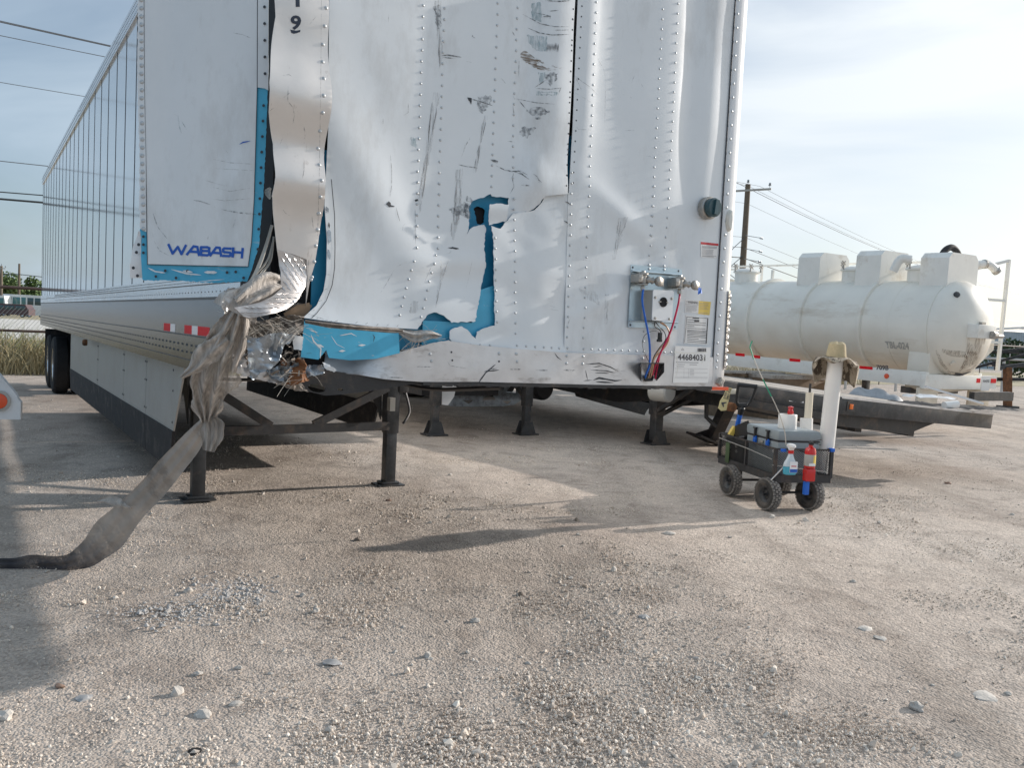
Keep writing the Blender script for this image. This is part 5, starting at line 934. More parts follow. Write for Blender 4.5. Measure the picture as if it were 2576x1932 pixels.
mb = MB(); c = vl(atD(*Y(890, 185)[0], 14)); mb.lathe(c, (0, 1, 0), [(.001, -.1), (.16, -.1), (.2, -.05), (.2, .2), (.001, .2)], 20); mb.build('air_tank', K['blackp'], t2)
mb = MB(); c = vl(atD(*Y(1680, 215)[0], 11.2)); mb.lathe(c, (.2, -1, 0), [(.001, .02), (.11, .02), (.13, 0), (.13, -.25), (.001, -.25)], 18); mb.build('air_tank', K['skirt'], t2)
# ------------------------------------------------------------------ tank trailer
TK = Matrix.Translation(VAN.m @ Vector((14.1, 5.62, 1.93))) @ Matrix.Rotation(rad(31.891), 4, 'Z') @ Matrix.Rotation(rad(1.15), 4, 'X')
tank = thing('tank_trailer', 'cream white cylindrical tank trailer with ribbed shell and domed end beyond the flatbed', 'tank trailer', TK)
RA, RB = .88, .92
mb = MB(); hd = [(.001, -.46)]+[(RA*math.sin(t), -.46*math.cos(t)) for t in np.linspace(.12, math.pi/2, 12)]
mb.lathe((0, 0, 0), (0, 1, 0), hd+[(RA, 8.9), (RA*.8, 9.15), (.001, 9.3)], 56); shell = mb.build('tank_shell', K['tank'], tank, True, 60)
mb = MB(); mb.lathe((0, 0, 0), (0, 1, 0), [(RA+.001, .02), (RA+.012, .02), (RA+.012, .06), (RA+.001, .06)], 56); mb.build('head_flange', K['tank'], tank)
mb = MB(); mb.lathe((0, .80, 0), (0, 1, 0), [(RA, 0), (RA+.005, 0), (RA+.005, .02), (RA, .02)], 56); mb.build('weld_seam', K['tank'], tank)
for k in range(1, 7):
    y = 1.42*k; mb = MB(); mb.lathe((0, y, 0), (0, 1, 0), [(RA, -.05), (RA+.05, -.04), (RA+.062, 0), (RA+.05, .04), (RA, .05)], 56); mb.build('stiffener_ring', K['tank'], tank)
def splash(y0, dy, h, w, nm='splash_box'):
    mb = MB(); p = [(-w, .55), (-w, h-.10), (-w+.10, h), (w-.10, h), (w, h-.10), (w, .55)]; mb.prism(p, lambda u, v: (u, y0, v), lambda u, v: (u, y0+dy, v)); mb.build(nm, K['tankw'], tank, True, 30)
splash(-.02, .55, 1.36, .46); splash(1.36, .55, 1.44, .46); splash(2.78, .55, 1.44, .46)
def manway(y, x=0):
    mb = MB(); mb.lathe((x, y, .80), (0, 0, 1), [(.26, 0), (.26, .26), (.30, .27), (.30, .30), (.26, .33), (.12, .37), (.001, .38)], 28); m = mb.build('manway', K['tankw'], tank)
    for a in range(5):
        A = a*1.256+.4; p = Vector((x+.31*math.cos(A), y+.31*math.sin(A), 1.09)); q = MB(); q.tube([p, p+Vector((0, 0, .10))], .018, 6); q.bar(p+Vector((-.05, 0, .10)), p+Vector((.05, 0, .17)), .02, .02); q.bar(p+Vector((.05, 0, .10)), p+Vector((-.05, 0, .17)), .02, .02); q.build('wing_nut', K['cast'], m)
manway(.78); manway(2.25); manway(5.2)
mb = MB(); mb.tube(bez([(.0, .42, 1.25), (.05, .42, 1.42), (.28, .42, 1.52), (.5, .42, 1.42), (.55, .42, 1.22)], 6), .06, 12); mb.build('hose_loop', K['rubber'], tank)
mb = MB(); mb.tube(bez([(.60, .25, 1.14), (.85, .20, 1.24), (1.10, .15, 1.26), (1.28, .10, 1.16)], 6), .075, 14); el = mb.build('discharge_pipe', K['tankw'], tank)
mb = MB(); mb.lathe((1.27, .10, 1.165), (1, -.3, -.7), [(.078, -.03), (.085, -.02), (.085, .04), (.055, .05), (.001, .03)], 14); mb.lathe((.98, .17, 1.26), (1, -.1, .1), [(.07, -.03), (.088, -.02), (.088, .02), (.07, .03)], 14); tag(mb.build('clamps', K['cast'], el), kind='stuff')
mb = MB(); mb.tube(bez([(-.62, .62, 1.22), (-.74, .75, 1.22), (-.78, .85, 1.0)], 5), .08, 12); mb.build('inlet_elbow', K['tankw'], tank)
mb = MB(); mb.lathe((.86, .65, .45), (0, 0, 1), [(.2, 0), (.2, .46), (.17, .5), (.001, .52)], 20); mb.build('catch_pot', K['tank'], tank)
# hand rail on the far side and rear ladder frame
hr = MB(); 
for y in (.9, 3.2, 5.4, 7.6): hr.bar((.72, y, .6), (.72, y, 1.30), .04, .04)
hr.bar((.72, .9, 1.30), (.72, 7.6, 1.30), .04, .04); hr.build('hand_rail', K['tankw'], tank)
hr = MB(); hr.bar((.62, 5.6, .85), (.62, 5.6, 1.22), .04, .04); hr.bar((.62, 5.6, 1.22), (.62, 9, 1.22), .04, .04); hr.bar((.2, 4.6, .85), (.2, 4.6, 1.15), .05, .05); hr.build('hand_rail', K['tankw'], tank)
lf = MB(); lf.bar((1.85, .2, -.75), (1.85, .2, 1.42), .07, .05); lf.bar((1.85, .2, 1.40), (.62, .5, 1.05), .06, .05); lf.bar((1.85, .2, .62), (.80, .5, .62), .06, .05); lf.bar((1.85, .2, -.20), (.88, .5, -.20), .06, .05); lf.build('ladder_frame', K['tankw'], tank)
mb = MB(); mb.prism([(.95, .02), (1.82, .02), (1.82, -.35), (1.2, -.75), (.8, -.78)], lambda u, v: (u, .3, v), lambda u, v: (u, .33, v)); mb.build('side_plate', K['tank'], tank)
# fittings on the dome
def dome(px, py): 
    R = TK.inverted().to_3x3() @ ray(px, py); o = TK.inverted() @ CAM; A = (R.x/RA)**2+(R.y/.46)**2+(R.z/RA)**2; Bq = 2*(o.x*R.x/RA**2+o.y*R.y/.46**2+o.z*R.z/RA**2); Cq = (o.x/RA)**2+(o.y/.46)**2+(o.z/RA)**2-1
    t = (-Bq-math.sqrt(max(0, Bq*Bq-4*A*Cq)))/(2*A); p = o+R*t; return p, Vector((p.x/RA**2, p.y/.46**2, p.z/RA**2)).normalized()
for (x, y), m in zip(Z('G', 1742, 945, 1716, 1422), ('steelb', 'tank')):
    p, n_ = dome(x, y); mb = MB(); mb.lathe(p, n_, [(.055, -.03), (.055, .03), (.03, .035), (.001, .035)], 8); mb.build('sight_plug', K[m], tank)
p, n_ = dome(*Z('G', 1900, 1200)[0]); mb = MB(); mb.b2((p.x-.30, p.y-.16, p.z-.12), (p.x+.26, p.y+.12, p.z+.12), .012); bx = mb.build('valve_box', K['tankw'], tank)
mb = MB(); mb.tube([(p.x+.05, p.y-.2, p.z-.06), (p.x+.42, p.y-.18, p.z-.06)], .04, 10); mb.lathe((p.x+.12, p.y-.2, p.z-.05), (1, 0, 0), [(.001, -.06), (.07, -.06), (.07, .06), (.001, .06)], 10); mb.b2((p.x-.02, p.y-.05, p.z+.12), (p.x+.1, p.y+.02, p.z+.17)); mb.build('drain_valve', K['cast'], bx)
def dstrip(name, lines, m, lift=.003):
    mb = MB()
    for pts, wd in lines:
        Q = [Vector(q) for q in pts]; R = []
        for i in range(len(Q)-1): k = max(1, int((Q[i+1]-Q[i]).length/5)); R += [Q[i].lerp(Q[i+1], j/k) for j in range(k)]
        R.append(Q[-1]); n = len(R); vs = []
        for i, q in enumerate(R):
            d = (R[min(i+1, n-1)]-R[max(i-1, 0)]).normalized(); nn = Vector((-d.y, d.x)); w_ = wd/2*(.4+.6*math.sin(math.pi*(i+.5)/n))
            for s_ in (1, -1): p_, n2 = dome(*(q+nn*w_*s_)); vs.append(p_+n2*lift)
        mb.add(vs, [(2*i, 2*i+1, 2*i+3, 2*i+2) for i in range(n-1)])
    o = mb.build(name, K[m], tank, False); o['kind'] = 'stuff'
dstrip('run_stains', [(Z('G', *q), w_) for q, w_ in [((1830, 1230, 1820, 1320, 1800, 1420, 1760, 1480), 9), ((1900, 1235, 1890, 1300, 1870, 1380, 1850, 1430), 10), ((1885, 1235, 1870, 1300, 1830, 1440), 5), ((1945, 1235, 1930, 1290), 5), ((1925, 1235, 1910, 1310, 1880, 1400), 5), ((1640, 1330, 1700, 1350, 1800, 1360, 1880, 1350), 16), ((1850, 1290, 1820, 1400, 1780, 1460), 14), ((1600, 1330, 1640, 1420, 1700, 1490), 8), ((1700, 1480, 1780, 1500, 1840, 1470, 1880, 1430), 8)]], 'stain')
dstrip('run_stains', [(Z('G', *q), w_) for q, w_ in [((1690, 1500, 1760, 1505, 1840, 1480), 3), ((1730, 1490, 1790, 1500), 5), ((1640, 1515, 1720, 1510), 2)]], 'dark', .005)
# frame
mb = MB(); mb.b2((-.95, -.10, -1.06), (-.85, 9.2, -.80), .01); rl = mb.build('frame_rail', K['tankw'], tank)
mb = MB(); mb.b2((.86, -.01, -1.06), (.96, 9.2, -.80), .01); mb.build('frame_rail', K['tankw'], tank)
mb = MB(); mb.b2((-.98, -.12, -1.10), (1.02, -.02, -.84), .01); mb.build('nose_plate', K['tankw'], tank)
mb = MB(); mb.prism([(-.75, -.45), (.75, -.45), (.62, -1.12), (-.5, -1.18), (-.78, -1.10)], lambda u, v: (u, -.02, v), lambda u, v: (u, .4, v)); mb.build('saddle', K['tank'], tank)
SR = Surf(Frame((0, 0, 0), 0), (0, 0, 0), (1, 0, 0)); SR.fr = type('X', (), {'m': TK, 'i': TK.inverted()}); SR.p0 = Vector((-.952, 0, 0)); SR.u = Vector((0, -1, 0)); SR.n = Vector((-1, 0, 0)); SR.C = TK.inverted() @ CAM
for a in [(205, 1348, 268, 1354), (322, 1362, 376, 1368), (580, 1386, 655, 1392), (1066, 1438, 1158, 1446)]:
    x0, y0, x1, y1 = a; q = Z('G', x0, y0, x1, y1, x1, y1+20, x0, y0+20); sheet('reflective_tape', SR, q, K['refl_red'], tank, .2, .004, off=.004)
text('fleet_number', SR, '709B', *Z('G', 1184, 1466, 1270, 1470, 1184, 1432), K['print'], tank, .03, .004)
p = SR.px(*Z('G', 1258, 1510)[0]); mb = MB(); mb.lathe((p.x, p.y, max(p.z, -1.0)), (-1, 0, 0), [(.045, 0), (.045, .02), (.03, .035), (.001, .04)], 16); mb.build('side_lamp', K['orange'], tank)
NP = Surf(Frame((0, 0, 0), 0), (0, 0, 0), (1, 0, 0)); NP.fr = SR.fr; NP.p0 = Vector((0, -.622, 0)); NP.C = SR.C
for x0, x1, nm, m in ((.60, .72, 'reflective_tape', 'refl_red'), (1.08, 1.25, 'reflective_tape', 'refl_red')):
    mb = MB(); mb.b2((x0-.0, -.128, -.97), (x1, -.121, -.89)); mb.build(nm, K[m], tank)
mb = MB(); mb.b2((1.02, -.118, -1.08), (1.28, -.02, -.84)); tag(mb.build('nose_ends', K['tankw'], tank), kind='stuff')
mb = MB(); mb.b2((.76, -.130, -1.12), (1.04, -.1245, -.84)); mb.build('paper_sheet', K['paper'], tank)
PS = Surf(Frame((0, 0, 0), 0), (0, 0, 0), (1, 0, 0)); PS.fr = SR.fr; PS.p0 = Vector((0, -.131, 0)); PS.C = SR.C
pa, pb, pc = Vector((.79, -.133, -.96)), Vector((1.01, -.133, -.96)), Vector((.79, -.133, -.91))
class _P:
    off = 0
    def px(s, x, y, off=None): return {0: pa, 1: pb, 2: pc}[x]
text('stock_number', _P(), '45643782', (0, 0), (1, 0), (2, 0), K['print'], tank, .02)
# lettering wrapped on the shell
_S = _P(); A_ = [(-RA-.004)*1, 0]
def shellpt(y, z): x = -math.sqrt(max(0, (RA+.004)**2-z*z)); return Vector((x, y, z))
pa, pb, pc = shellpt(.86, -.43), shellpt(.38, -.43), shellpt(.86, -.30)
tx = text('shell_lettering', _S, 'TBL-024', (0, 0), (1, 0), (2, 0), K['skirt'], tank, .03); 
for v in tx.data.vertices: v.co.x = -math.sqrt(max(0, (RA+.006)**2-v.co.z**2))
mb = MB(); mb.b2((-1.05, -.05, -1.62), (-.45, .0, -1.08), .01); fd = mb.build('fender_plate', K['tank'], tank); mb = MB(); mb.b2((.62, .0, -1.45), (1.3, .05, -1.08), .01); mb.build('fender_plate', K['tank'], tank)
mb = MB(); mb.b2((-.75, .3, -1.22), (.75, .5, -1.10)); mb.b2((.1, -.4, -1.28), (1.4, -.3, -1.12)); tag(mb.build('under_frame', K['steelb'], tank), kind='stuff')
for x in (-.55, .55): gear(tank, x, 2.2, .9, .06, 'steelb', lambda v, x=x: TK.inverted() @ ((VAN.m @ Vector((14.1, 5.62, 0))) + VAN.m.to_3x3() @ Vector((v[0], v[1], v[2]))), .15)
for y in (7.2, 8.4):
    for x in (-.8, .8): wheel('w', (x, y, -1.55), .5, .5, tank)
# ------------------------------------------------------------------ garden cart with its load
CT = Matrix.Translation((2.375, 7.66, 0)) @ Matrix.Rotation(rad(12), 4, 'Z')
CF = type('X', (), {'m': CT, 'i': CT.inverted()})
cart = thing('garden_cart', 'black steel mesh garden cart on four knobbly tyres, loaded with tools and a cooler', 'cart', CT)
CWd, CLn, Z0, Z1 = .55, 1.12, .31, .565
mb = MB(); mb.b2((0, 0, Z0-.035), (CWd, CLn, Z0-.02)); mb.build('floor_plate', K['steelb'], cart)
for nm, a, b in (('f', (0, 0), (CWd, 0)), ('l', (0, 0), (0, CLn)), ('b', (0, CLn), (CWd, CLn)), ('r', (CWd, 0), (CWd, CLn))):
    mb = MB(); mb.bar((*a, Z0-.01), (*b, Z0-.01), .02, .07); mb.build('base_rail', K['steel'], cart)
    mb = MB(); mb.bar((*a, Z1), (*b, Z1), .012, .016); mb.build('top_rail', K['steel'], cart)
for x, y in ((0, 0), (CWd, 0), (0, CLn), (CWd, CLn), (0, .55), (CWd, .55)): mb = MB(); mb.b2((x-.014, y-.014, Z0), (x+.014, y+.014, Z1)); mb.build('corner_post', K['steel'], cart)
def meshwall(p, q):
    mb = MB(); p, q = Vector(p), Vector(q); Ln = (q-p).length; d = (q-p)/Ln; H = Z1-Z0; st = .024; k = -int(H/st)-1
    while k*st < Ln:
        for sg in (1, -1):
            x0 = k*st; pts = [(x0, 0), (x0+H*1.15, H)] if sg == 1 else [(x0+H*1.15, 0), (x0, H)]
            (u0, w0), (u1, w1) = pts
            lo, hi = 0, 1
            for (uu, ww) in ((0, Ln),):
                du = u1-u0
                ts = sorted([(0-u0)/du, (Ln-u0)/du]); lo, hi = max(0, ts[0]), min(1, ts[1])
            if hi > lo+.02:
                a = p+d*(u0+du*lo)+Vector((0, 0, Z0+H*(w0/H+(w1-w0)/H*lo))); b = p+d*(u0+du*hi)+Vector((0, 0, Z0+H*(w0/H+(w1-w0)/H*hi))); mb.tube([a, b], .0019, 3, False)
        k += 1
    return tag(mb.build('side_mesh', K['steelb'], cart), kind='stuff')
meshwall((0, 0, 0), (CWd, 0, 0)); meshwall((0, 0, 0), (0, CLn, 0)); meshwall((0, CLn, 0), (CWd, CLn, 0)); meshwall((CWd, 0, 0), (CWd, CLn, 0))
def kwheel(c, r, wd, parent, ax=(1, 0, 0), steer=0):
    c = Vector(c); ax = Matrix.Rotation(rad(steer), 3, 'Z') @ Vector(ax); t = MB(); h = wd/2
    t.lathe(c, ax, [(r*.48, -h*.7), (r*.7, -h), (r*.88, -h*.85), (r*.95, -h*.5), (r*.96, 0), (r*.95, h*.5), (r*.88, h*.85), (r*.7, h), (r*.48, h*.7)], 30); ty = t.build('tyre', K['tyre'], parent)
    k = MB(); x = ax.orthogonal().normalized(); y = ax.cross(x)
    for i in range(26):
        for j, hh in enumerate((-.78, -.27, .27, .78)):
            A = 2*math.pi*(i+.5*(j % 2))/26; rr = r*(.965 if abs(hh) < .5 else .90); d = x*math.cos(A)+y*math.sin(A); tg = ax.cross(d); cc_ = c+d*rr+ax*h*hh*.95; k.box(cc_, (r*.07, h*.40, r*.17), Matrix((d, ax, tg)).transposed())
    tag(k.build('tread_blocks', K['tread_rub'], ty), kind='stuff')
    w_ = MB(); 
    for s_ in (-1, 1): w_.lathe(c, ax*s_, [(.001, h*.35), (r*.12, h*.35), (r*.14, h*.15), (r*.30, h*.10), (r*.36, h*.45), (r*.46, h*.72), (r*.52, h*.76), (r*.50, h*.6)], 20)
    w_.lathe(c, ax, [(.001, -h*1.15), (r*.07, -h*1.15), (r*.07, h*1.15), (.001, h*1.15)], 8); w_.build('rim', K['steelb'], parent)
K['tread_rub'] = mat('dusty_tread', (.22, .205, .19), .9, 0, 30, .35)
wl = CT.inverted()
for (gx_, st) in (((2.345, 7.72), 10), ((2.765, 7.84), 14), ((2.175, 8.38), 6)):
    q = wl @ Vector((*gx_, .15)); kwheel((q.x, q.y, .148), .15, .095, cart, steer=st)
kwheel((CWd-.04, .78, .148), .15, .095, cart)
mb = MB(); mb.tube([(.02, .12, .15), (CWd-.04, .16, .15)], .012, 8); mb.tube([(-.02, .78, .15), (CWd, .78, .15)], .012, 8); tag(mb.build('axles', K['steel'], cart), kind='stuff')
mb = MB(); mb.b2((.05, .08, .15), (.09, .16, .28)); mb.b2((CWd-.1, .08, .15), (CWd-.06, .16, .28)); mb.b2((.03, .74, .15), (.07, .82, .28)); mb.b2((CWd-.09, .74, .15), (CWd-.05, .82, .28)); tag(mb.build('axle_brackets', K['steel'], cart), kind='stuff')
mb = MB(); mb.bar(CF.i @ atD(*Z('H', 1215, 990)[0], 7.45), CF.i @ atD(*Z('H', 1350, 850)[0], 7.45), .008, .008); mb.build('pull_rod', K['alu'], cart)
mb = MB(); mb.tube([(-.025, .02, .47), (-.022, .5, .50), (-.022, 1.1, .52)], .004, 5); mb.tube([(-.03, 0, .42), (.2, -.03, .40), (.5, -.02, .37)], .004, 5); tag(mb.build('bungee_cords', K['skirt'], cart), kind='stuff')
# cooler
def cl(px, py, D): return CF.i @ atD(px, py, D)
t = thing('cooler', 'grey hard cooler with black rubber latches riding in the middle of the cart', 'cooler', CT)
x0, x1, y0, y1 = .05, .46, .06, .66
mb = MB(); mb.b2((x0, y0, Z0), (x1, y1, .625), .02); mb.build('body', K['cool'], t); CZ = .05
mb = MB(); mb.b2((x0-.008, y0-.008, .630), (x1+.008, y1+.008, .725), .028); mb.build('lid', K['cool'], t)
mb = MB(); mb.b2((x0-.002, y0-.002, .62), (x1+.002, y1+.002, .634)); mb.build('seal', K['blackp'], t)
for y in (.22, .46):
    mb = MB(); mb.b2((x0-.03, y-.012, .61), (x0-.012, y+.012, .70), .004); mb.b2((x0-.034, y-.028, .695), (x0-.012, y+.028, .71), .004); lt = mb.build('latch', K['blackp'], t); mb = MB(); mb.b2((x0-.028, y-.022, .545), (x0-.008, y+.022, .625), .003); mb.build('blue_clip', K['bluep'], lt)
mb = MB(); mb.b2((x0-.014, .32, .555), (x0-.004, .38, .60), .004); mb.build('lock_plate', K['cast'], t)
mb = MB(); mb.lathe((x0-.008, .12, .53), (-1, 0, 0), [(.018, 0), (.018, .002), (.001, .002)], 16); mb.build('badge', K['corner'], t)
mb = MB(); mb.bar((x0+.19, y0-.012, .56), (x0+.25, y0-.03, .535), .012, .014); mb.build('end_handle', K['blackp'], t)
# white roll on the cooler
t = thing('tape_roll', 'wide white roll of film standing on the cooler lid', 'roll', CT @ Matrix.Translation((.235, .25, .725)))
mb = MB(); mb.lathe((0, 0, 0), (0, 0, 1), [(.04, 0), (.082, 0), (.084, .004), (.084, .126), (.080, .132), (.040, .132)], 32); mb.build('roll', K['pvc'], t); mb = MB(); mb.lathe((0, 0, 0), (0, 0, 1), [(.042, .134), (.042, 0), (.038, 0), (.038, .134), (.042, .134)], 24); mb.build('core', K['pvcy'], t)
tag(MB().lathe((0, 0, 0), (0, 0, 1), [(.001, 0), (.025, 0), (.03, .02), (.02, .05), (.028, .07), (.001, .08)], 9).build('red_tool', K['ext']), 'small red gadget sitting on top of the white roll', 'tool').location = CT @ Vector((.26, .25, .855))
# black storage box behind
t = thing('tool_bin', 'open black plastic bin tilted behind the cooler', 'bin', CT @ Matrix.Translation((.27, .66, .60)) @ Matrix.Rotation(rad(-18), 4, 'X'))
mb = MB()
for a, b in (((-.2, 0, 0), (.22, .36, .015)), ((-.2, 0, 0), (-.185, .36, .15)), ((.205, 0, 0), (.22, .36, .15)), ((-.2, .345, 0), (.22, .36, .15)), ((-.2, 0, 0), (.22, .015, .13))): mb.b2(a, b)
mb.build('shell', K['blackp'], t); mb = MB(); mb.b2((-.15, .05, .02), (.15, .3, .10), .02); mb.build('contents', K['coold'], t)
# black case with pale print on the left end, seen through mesh
t = thing('black_case', 'black carry case inside the far left end of the cart', 'case', CT)
mb = MB(); mb.b2((.04, .70, Z0), (.44, 1.08, .545), .02); mb.build('case', K['blackp'], t); FCs = Surf(CF, (.038, 0, 0), (0, -1, 0))
mb = MB(); 
for z, y in ((.48, .98), (.44, .97), (.40, .98), (.47, .84), (.42, .83)): mb.b2((.034, y-.03, z), (.038, y+.03, z+.006)); mb.b2((.034, y-.01, z-.012), (.038, y+.012, z+.018))
tag(mb.build('pale_print', K['skirt'], t), kind='stuff')
t = thing('dark_jacket', 'crumpled black jacket and cables on top of the black case', 'jacket', CT)
s = Surf(CF, (0, .70, .56), (1, 0, 0), (0, .9, -.1)); mb = MB(); mb.tube(bez([(.1, .72, .57), (.2, .78, .62), (.32, .74, .59), (.4, .8, .61), (.2, .9, .60)]), .022, 8); mb.tube(bez([(.05, .8, .56), (.15, .68, .60), (.3, .66, .60)]), .018, 8); mb.build('folds', K['blackp'], t)
t = thing('drill', 'yellow and black power tool lying at the cart left end', 'power tool', CT @ Matrix.Translation((.06, .98, .585)))
mb = MB(); mb.box((0, 0, .02), (.05, .05, .10), Matrix.Rotation(.5, 3, 'Y'), .008); mb.build('body', K['drill'] if 'drill' in K else K['yellow'], t); mb = MB(); mb.box((.045, 0, .0), (.05, .05, .09), Matrix.Rotation(.9, 3, 'Y'), .008); mb.tube([(.05, 0, .02), (.11, .02, .05)], .016, 8); mb.build('grip', K['blackp'], t)
# shovel with D handle
t = thing('shovel', 'blue shovel with black D handle standing upright in the cart', 'shovel', CT)
a, b = cl(*Z('H', 975, 640)[0], 8.75), cl(*Z('H', 1008, 500)[0], 8.65); d = (b-a).normalized(); mb = MB(); mb.tube([a-d*.18, a, b], .024, 12); mb.build('shaft', K['bluep'], t)
rx = (CF.i.to_3x3() @ RT); top = b+d*.26; mb = MB(); mb.tube([b-d*.05, b+d*.02, b+d*.04+rx*.0], [.028, .034, .02], 10)
mb.tube(bez([b+d*.02, b+d*.07-rx*.055, b+d*.16-rx*.075, top-rx*.085+d*.02], 5), .015, 8); mb.tube(bez([b+d*.02, b+d*.07+rx*.06, b+d*.16+rx*.085, top+rx*.095-d*.0], 5), .015, 8); mb.tube([top-rx*.09+d*.02, top+rx*.10], .021, 10); mb.bar(b+d*.055-rx*.04, b+d*.055+rx*.04, .03, .03); mb.build('handle', K['blackp'], t)
# short and tall pipes, hat
t = thing('small_pipe', 'narrow white plastic pipe standing in a white collar behind the cooler', 'pipe', CT)
a, b = cl(*Z('H', 1472, 560)[0], 8.3), cl(*Z('H', 1484, 380)[0], 8.3); mb = MB(); mb.tube([a, b], .030*1.9/1.6, 18); mb.build('tube', K['pvcy'], t)
a, b = cl(*Z('H', 1460, 640)[0], 8.3), cl(*Z('H', 1462, 558)[0], 8.3); mb = MB(); mb.tube([a, b], .060, 22); mb.build('collar', K['pvc'], t); mb = MB(); mb.tube([a-Vector((0, 0, .22)), a], .060, 20); mb.build('grey_bucket', K['cool'], t)
a = cl(*Z('H', 1484, 385)[0], 8.29); b = cl(*Z('H', 1490, 318)[0], 8.29); mb = MB(); mb.tube([a, b], .012, 8); mb.build('dark_rod', K['blackp'], t)
t = thing('tall_pipe', 'tall wide white plastic pipe standing in the right rear corner of the cart', 'pipe', CT)
a, b = cl(*Z('H', 1597, 785)[0], 7.95), cl(*Z('H', 1664, 165)[0], 7.80); d = (b-a).normalized(); mb = MB(); mb.tube([a-d*.20, a, b, b+d*.02], [.070, .070, .067, .064], 32); pipe_o = mb.build('tube', K['pvc'], t)
t = thing('bucket_hat', 'camouflage bucket hat with tan crown hung over the tall white pipe', 'hat', CT @ Matrix.Translation(b+d*.05)); s = 1
mb = MB(); n = 40; R_ = d.to_track_quat('Z', 'Y').to_matrix(); vs = []
prof = [(.001, .125), (.05, .125), (.068, .115), (.075, .09), (.088, .0)]; tc_ = (CT.inverted().to_3x3() @ Vector((-.35, -1, 0))).normalized()
for r_, h_ in prof:
    for k in range(n): A = 2*math.pi*k/n; vs.append(R_ @ Vector((r_*math.cos(A), r_*math.sin(A), h_+.004*math.sin(A*5))))
mb.add(vs, [(i*n+k, i*n+(k+1) % n, (i+1)*n+(k+1) % n, (i+1)*n+k) for i in range(4) for k in range(n)]); mb.build('crown', K['khaki'], t)
mb = MB(); vs = []
for i, (r_, h_) in enumerate([(.088, .0), (.13, -.035), (.175, -.07), (.20, -.16), (.185, -.26)]):
    for k in range(n): A = 2*math.pi*k/n; wv = 1+.06*math.sin(A*3+i*.5)*min(1, i/2)+.025*math.sin(A*7)*i/4; sd_ = .5+.5*math.cos(A*1+2.6); front_ = max(0, (R_ @ Vector((math.cos(A), math.sin(A), 0))).dot(tc_)+.25)**.6; front_ = min(1, front_); vs.append(R_ @ Vector((r_*wv*math.cos(A), r_*wv*math.sin(A), h_*(1-.92*front_) + .012*math.sin(A*6+i)*i/2)))
mb.add(vs, [(i*n+k, i*n+(k+1) % n, (i+1)*n+(k+1) % n, (i+1)*n+k) for i in range(4) for k in range(n)]); mb.build('brim', K['camo'], t)
# spray bottle and extinguisher hung on the near end
t = thing('spray_bottle', 'clear spray bottle of blue cleaner with red neck hung on the cart end', 'bottle', CT)
c = cl(*Z('H', 1343, 950)[0], 7.45); mb = MB(); hw = .062
def bott(prof_, name, m):
    mb = MB(); n = 20; vs = []
    for hx, hy, z in prof_:
        for k in range(n):
            A = 2*math.pi*k/n; ca, sa = math.cos(A), math.sin(A); e = .7; vs.append((c.x+hx*math.copysign(abs(ca)**e, ca), c.y+hy*math.copysign(abs(sa)**e, sa), c.z+z))
    mb.add(vs, [(i*n+k, i*n+(k+1) % n, (i+1)*n+(k+1) % n, (i+1)*n+k) for i in range(len(prof_)-1) for k in range(n)]+[tuple(range(n))[::-1], tuple((len(prof_)-1)*n+k for k in range(n))]); return mb.build(name, K[m], t)
bott([(.052, .028, 0), (.060, .032, .01), (.060, .032, .07)], 'liquid', 'liquid'); bott([(.060, .032, .071), (.056, .030, .10), (.034, .024, .135), (.022, .020, .165), (.020, .018, .18)], 'upper_bottle', 'bottle')
bott([(.022, .020, .18), (.022, .020, .21)], 'neck_collar', 'ext'); bott([(.020, .02, .211), (.022, .03, .225), (.030, .05, .24), (.028, .045, .258), (.015, .03, .265)], 'trigger_head', 'pvc')
mb = MB(); mb.b2((c.x-.02, c.y-.036, c.z+.02), (c.x+.052, c.y-.033, c.z+.115), .0); lb = mb.build('label', K['corner'], t); mb = MB(); mb.b2((c.x-.018, c.y-.0375, c.z+.022), (c.x+.05, c.y-.0365, c.z+.05)); mb.build('label_band', K['logo'], lb); mb = MB(); mb.b2((c.x-.008, c.y-.0375, c.z+.072), (c.x+.040, c.y-.0365, c.z+.080)); mb.build('label_band', K['ext'], lb)
mb = MB(); mb.b2((c.x-.075, c.y+.02, c.z+.19), (c.x-.03, c.y+.045, c.z+.215), .004); mb.build('blue_clip', K['bluep'], t)
t = thing('fire_extinguisher', 'red fire extinguisher with yellow and white label strapped to the cart end', 'extinguisher', CT)
c = cl(*Z('H', 1482, 905)[0], 7.5); mb = MB(); mb.lathe(c, (0, 0, 1), [(.001, 0), (.044, 0), (.048, .008), (.048, .145), (.040, .172), (.018, .186), (.018, .20), (.001, .2)], 26); cy = mb.build('cylinder', K['ext'], t)
mb = MB(); mb.lathe(c, (0, 0, 1), [(.0486, .02), (.0490, .021), (.0490, .118), (.0486, .119)], 26); mb.build('label', K['skirt'], cy); mb = MB(); mb.lathe(c, (0, 0, 1), [(.0492, .03), (.0492, .112)], 10, 230, 300) ; mb.build('yellow_panel', K['yellow'], cy)
mb = MB(); mb.b2((c.x-.035, c.y-.0525, c.z+.024), (c.x+.022, c.y-.049, c.z+.046)); mb.build('label_print', K['corner'], cy)
mb = MB(); mb.b2((c.x-.015, c.y-.015, c.z+.20), (c.x+.02, c.y+.015, c.z+.225), .004); mb.bar((c.x-.02, c.y-.02, c.z+.235), (c.x+.085, c.y-.01, c.z+.25), .022, .006); mb.bar((c.x, c.y-.02, c.z+.222), (c.x+.08, c.y-.01, c.z+.205), .02, .006); mb.build('valve_lever', K['blackp'], t)
mb = MB(); mb.b2((c.x-.046, c.y-.04, c.z-.115), (c.x+.042, c.y+.03, c.z-.004), .012); mb.build('red_pouch', K['ext'], t)
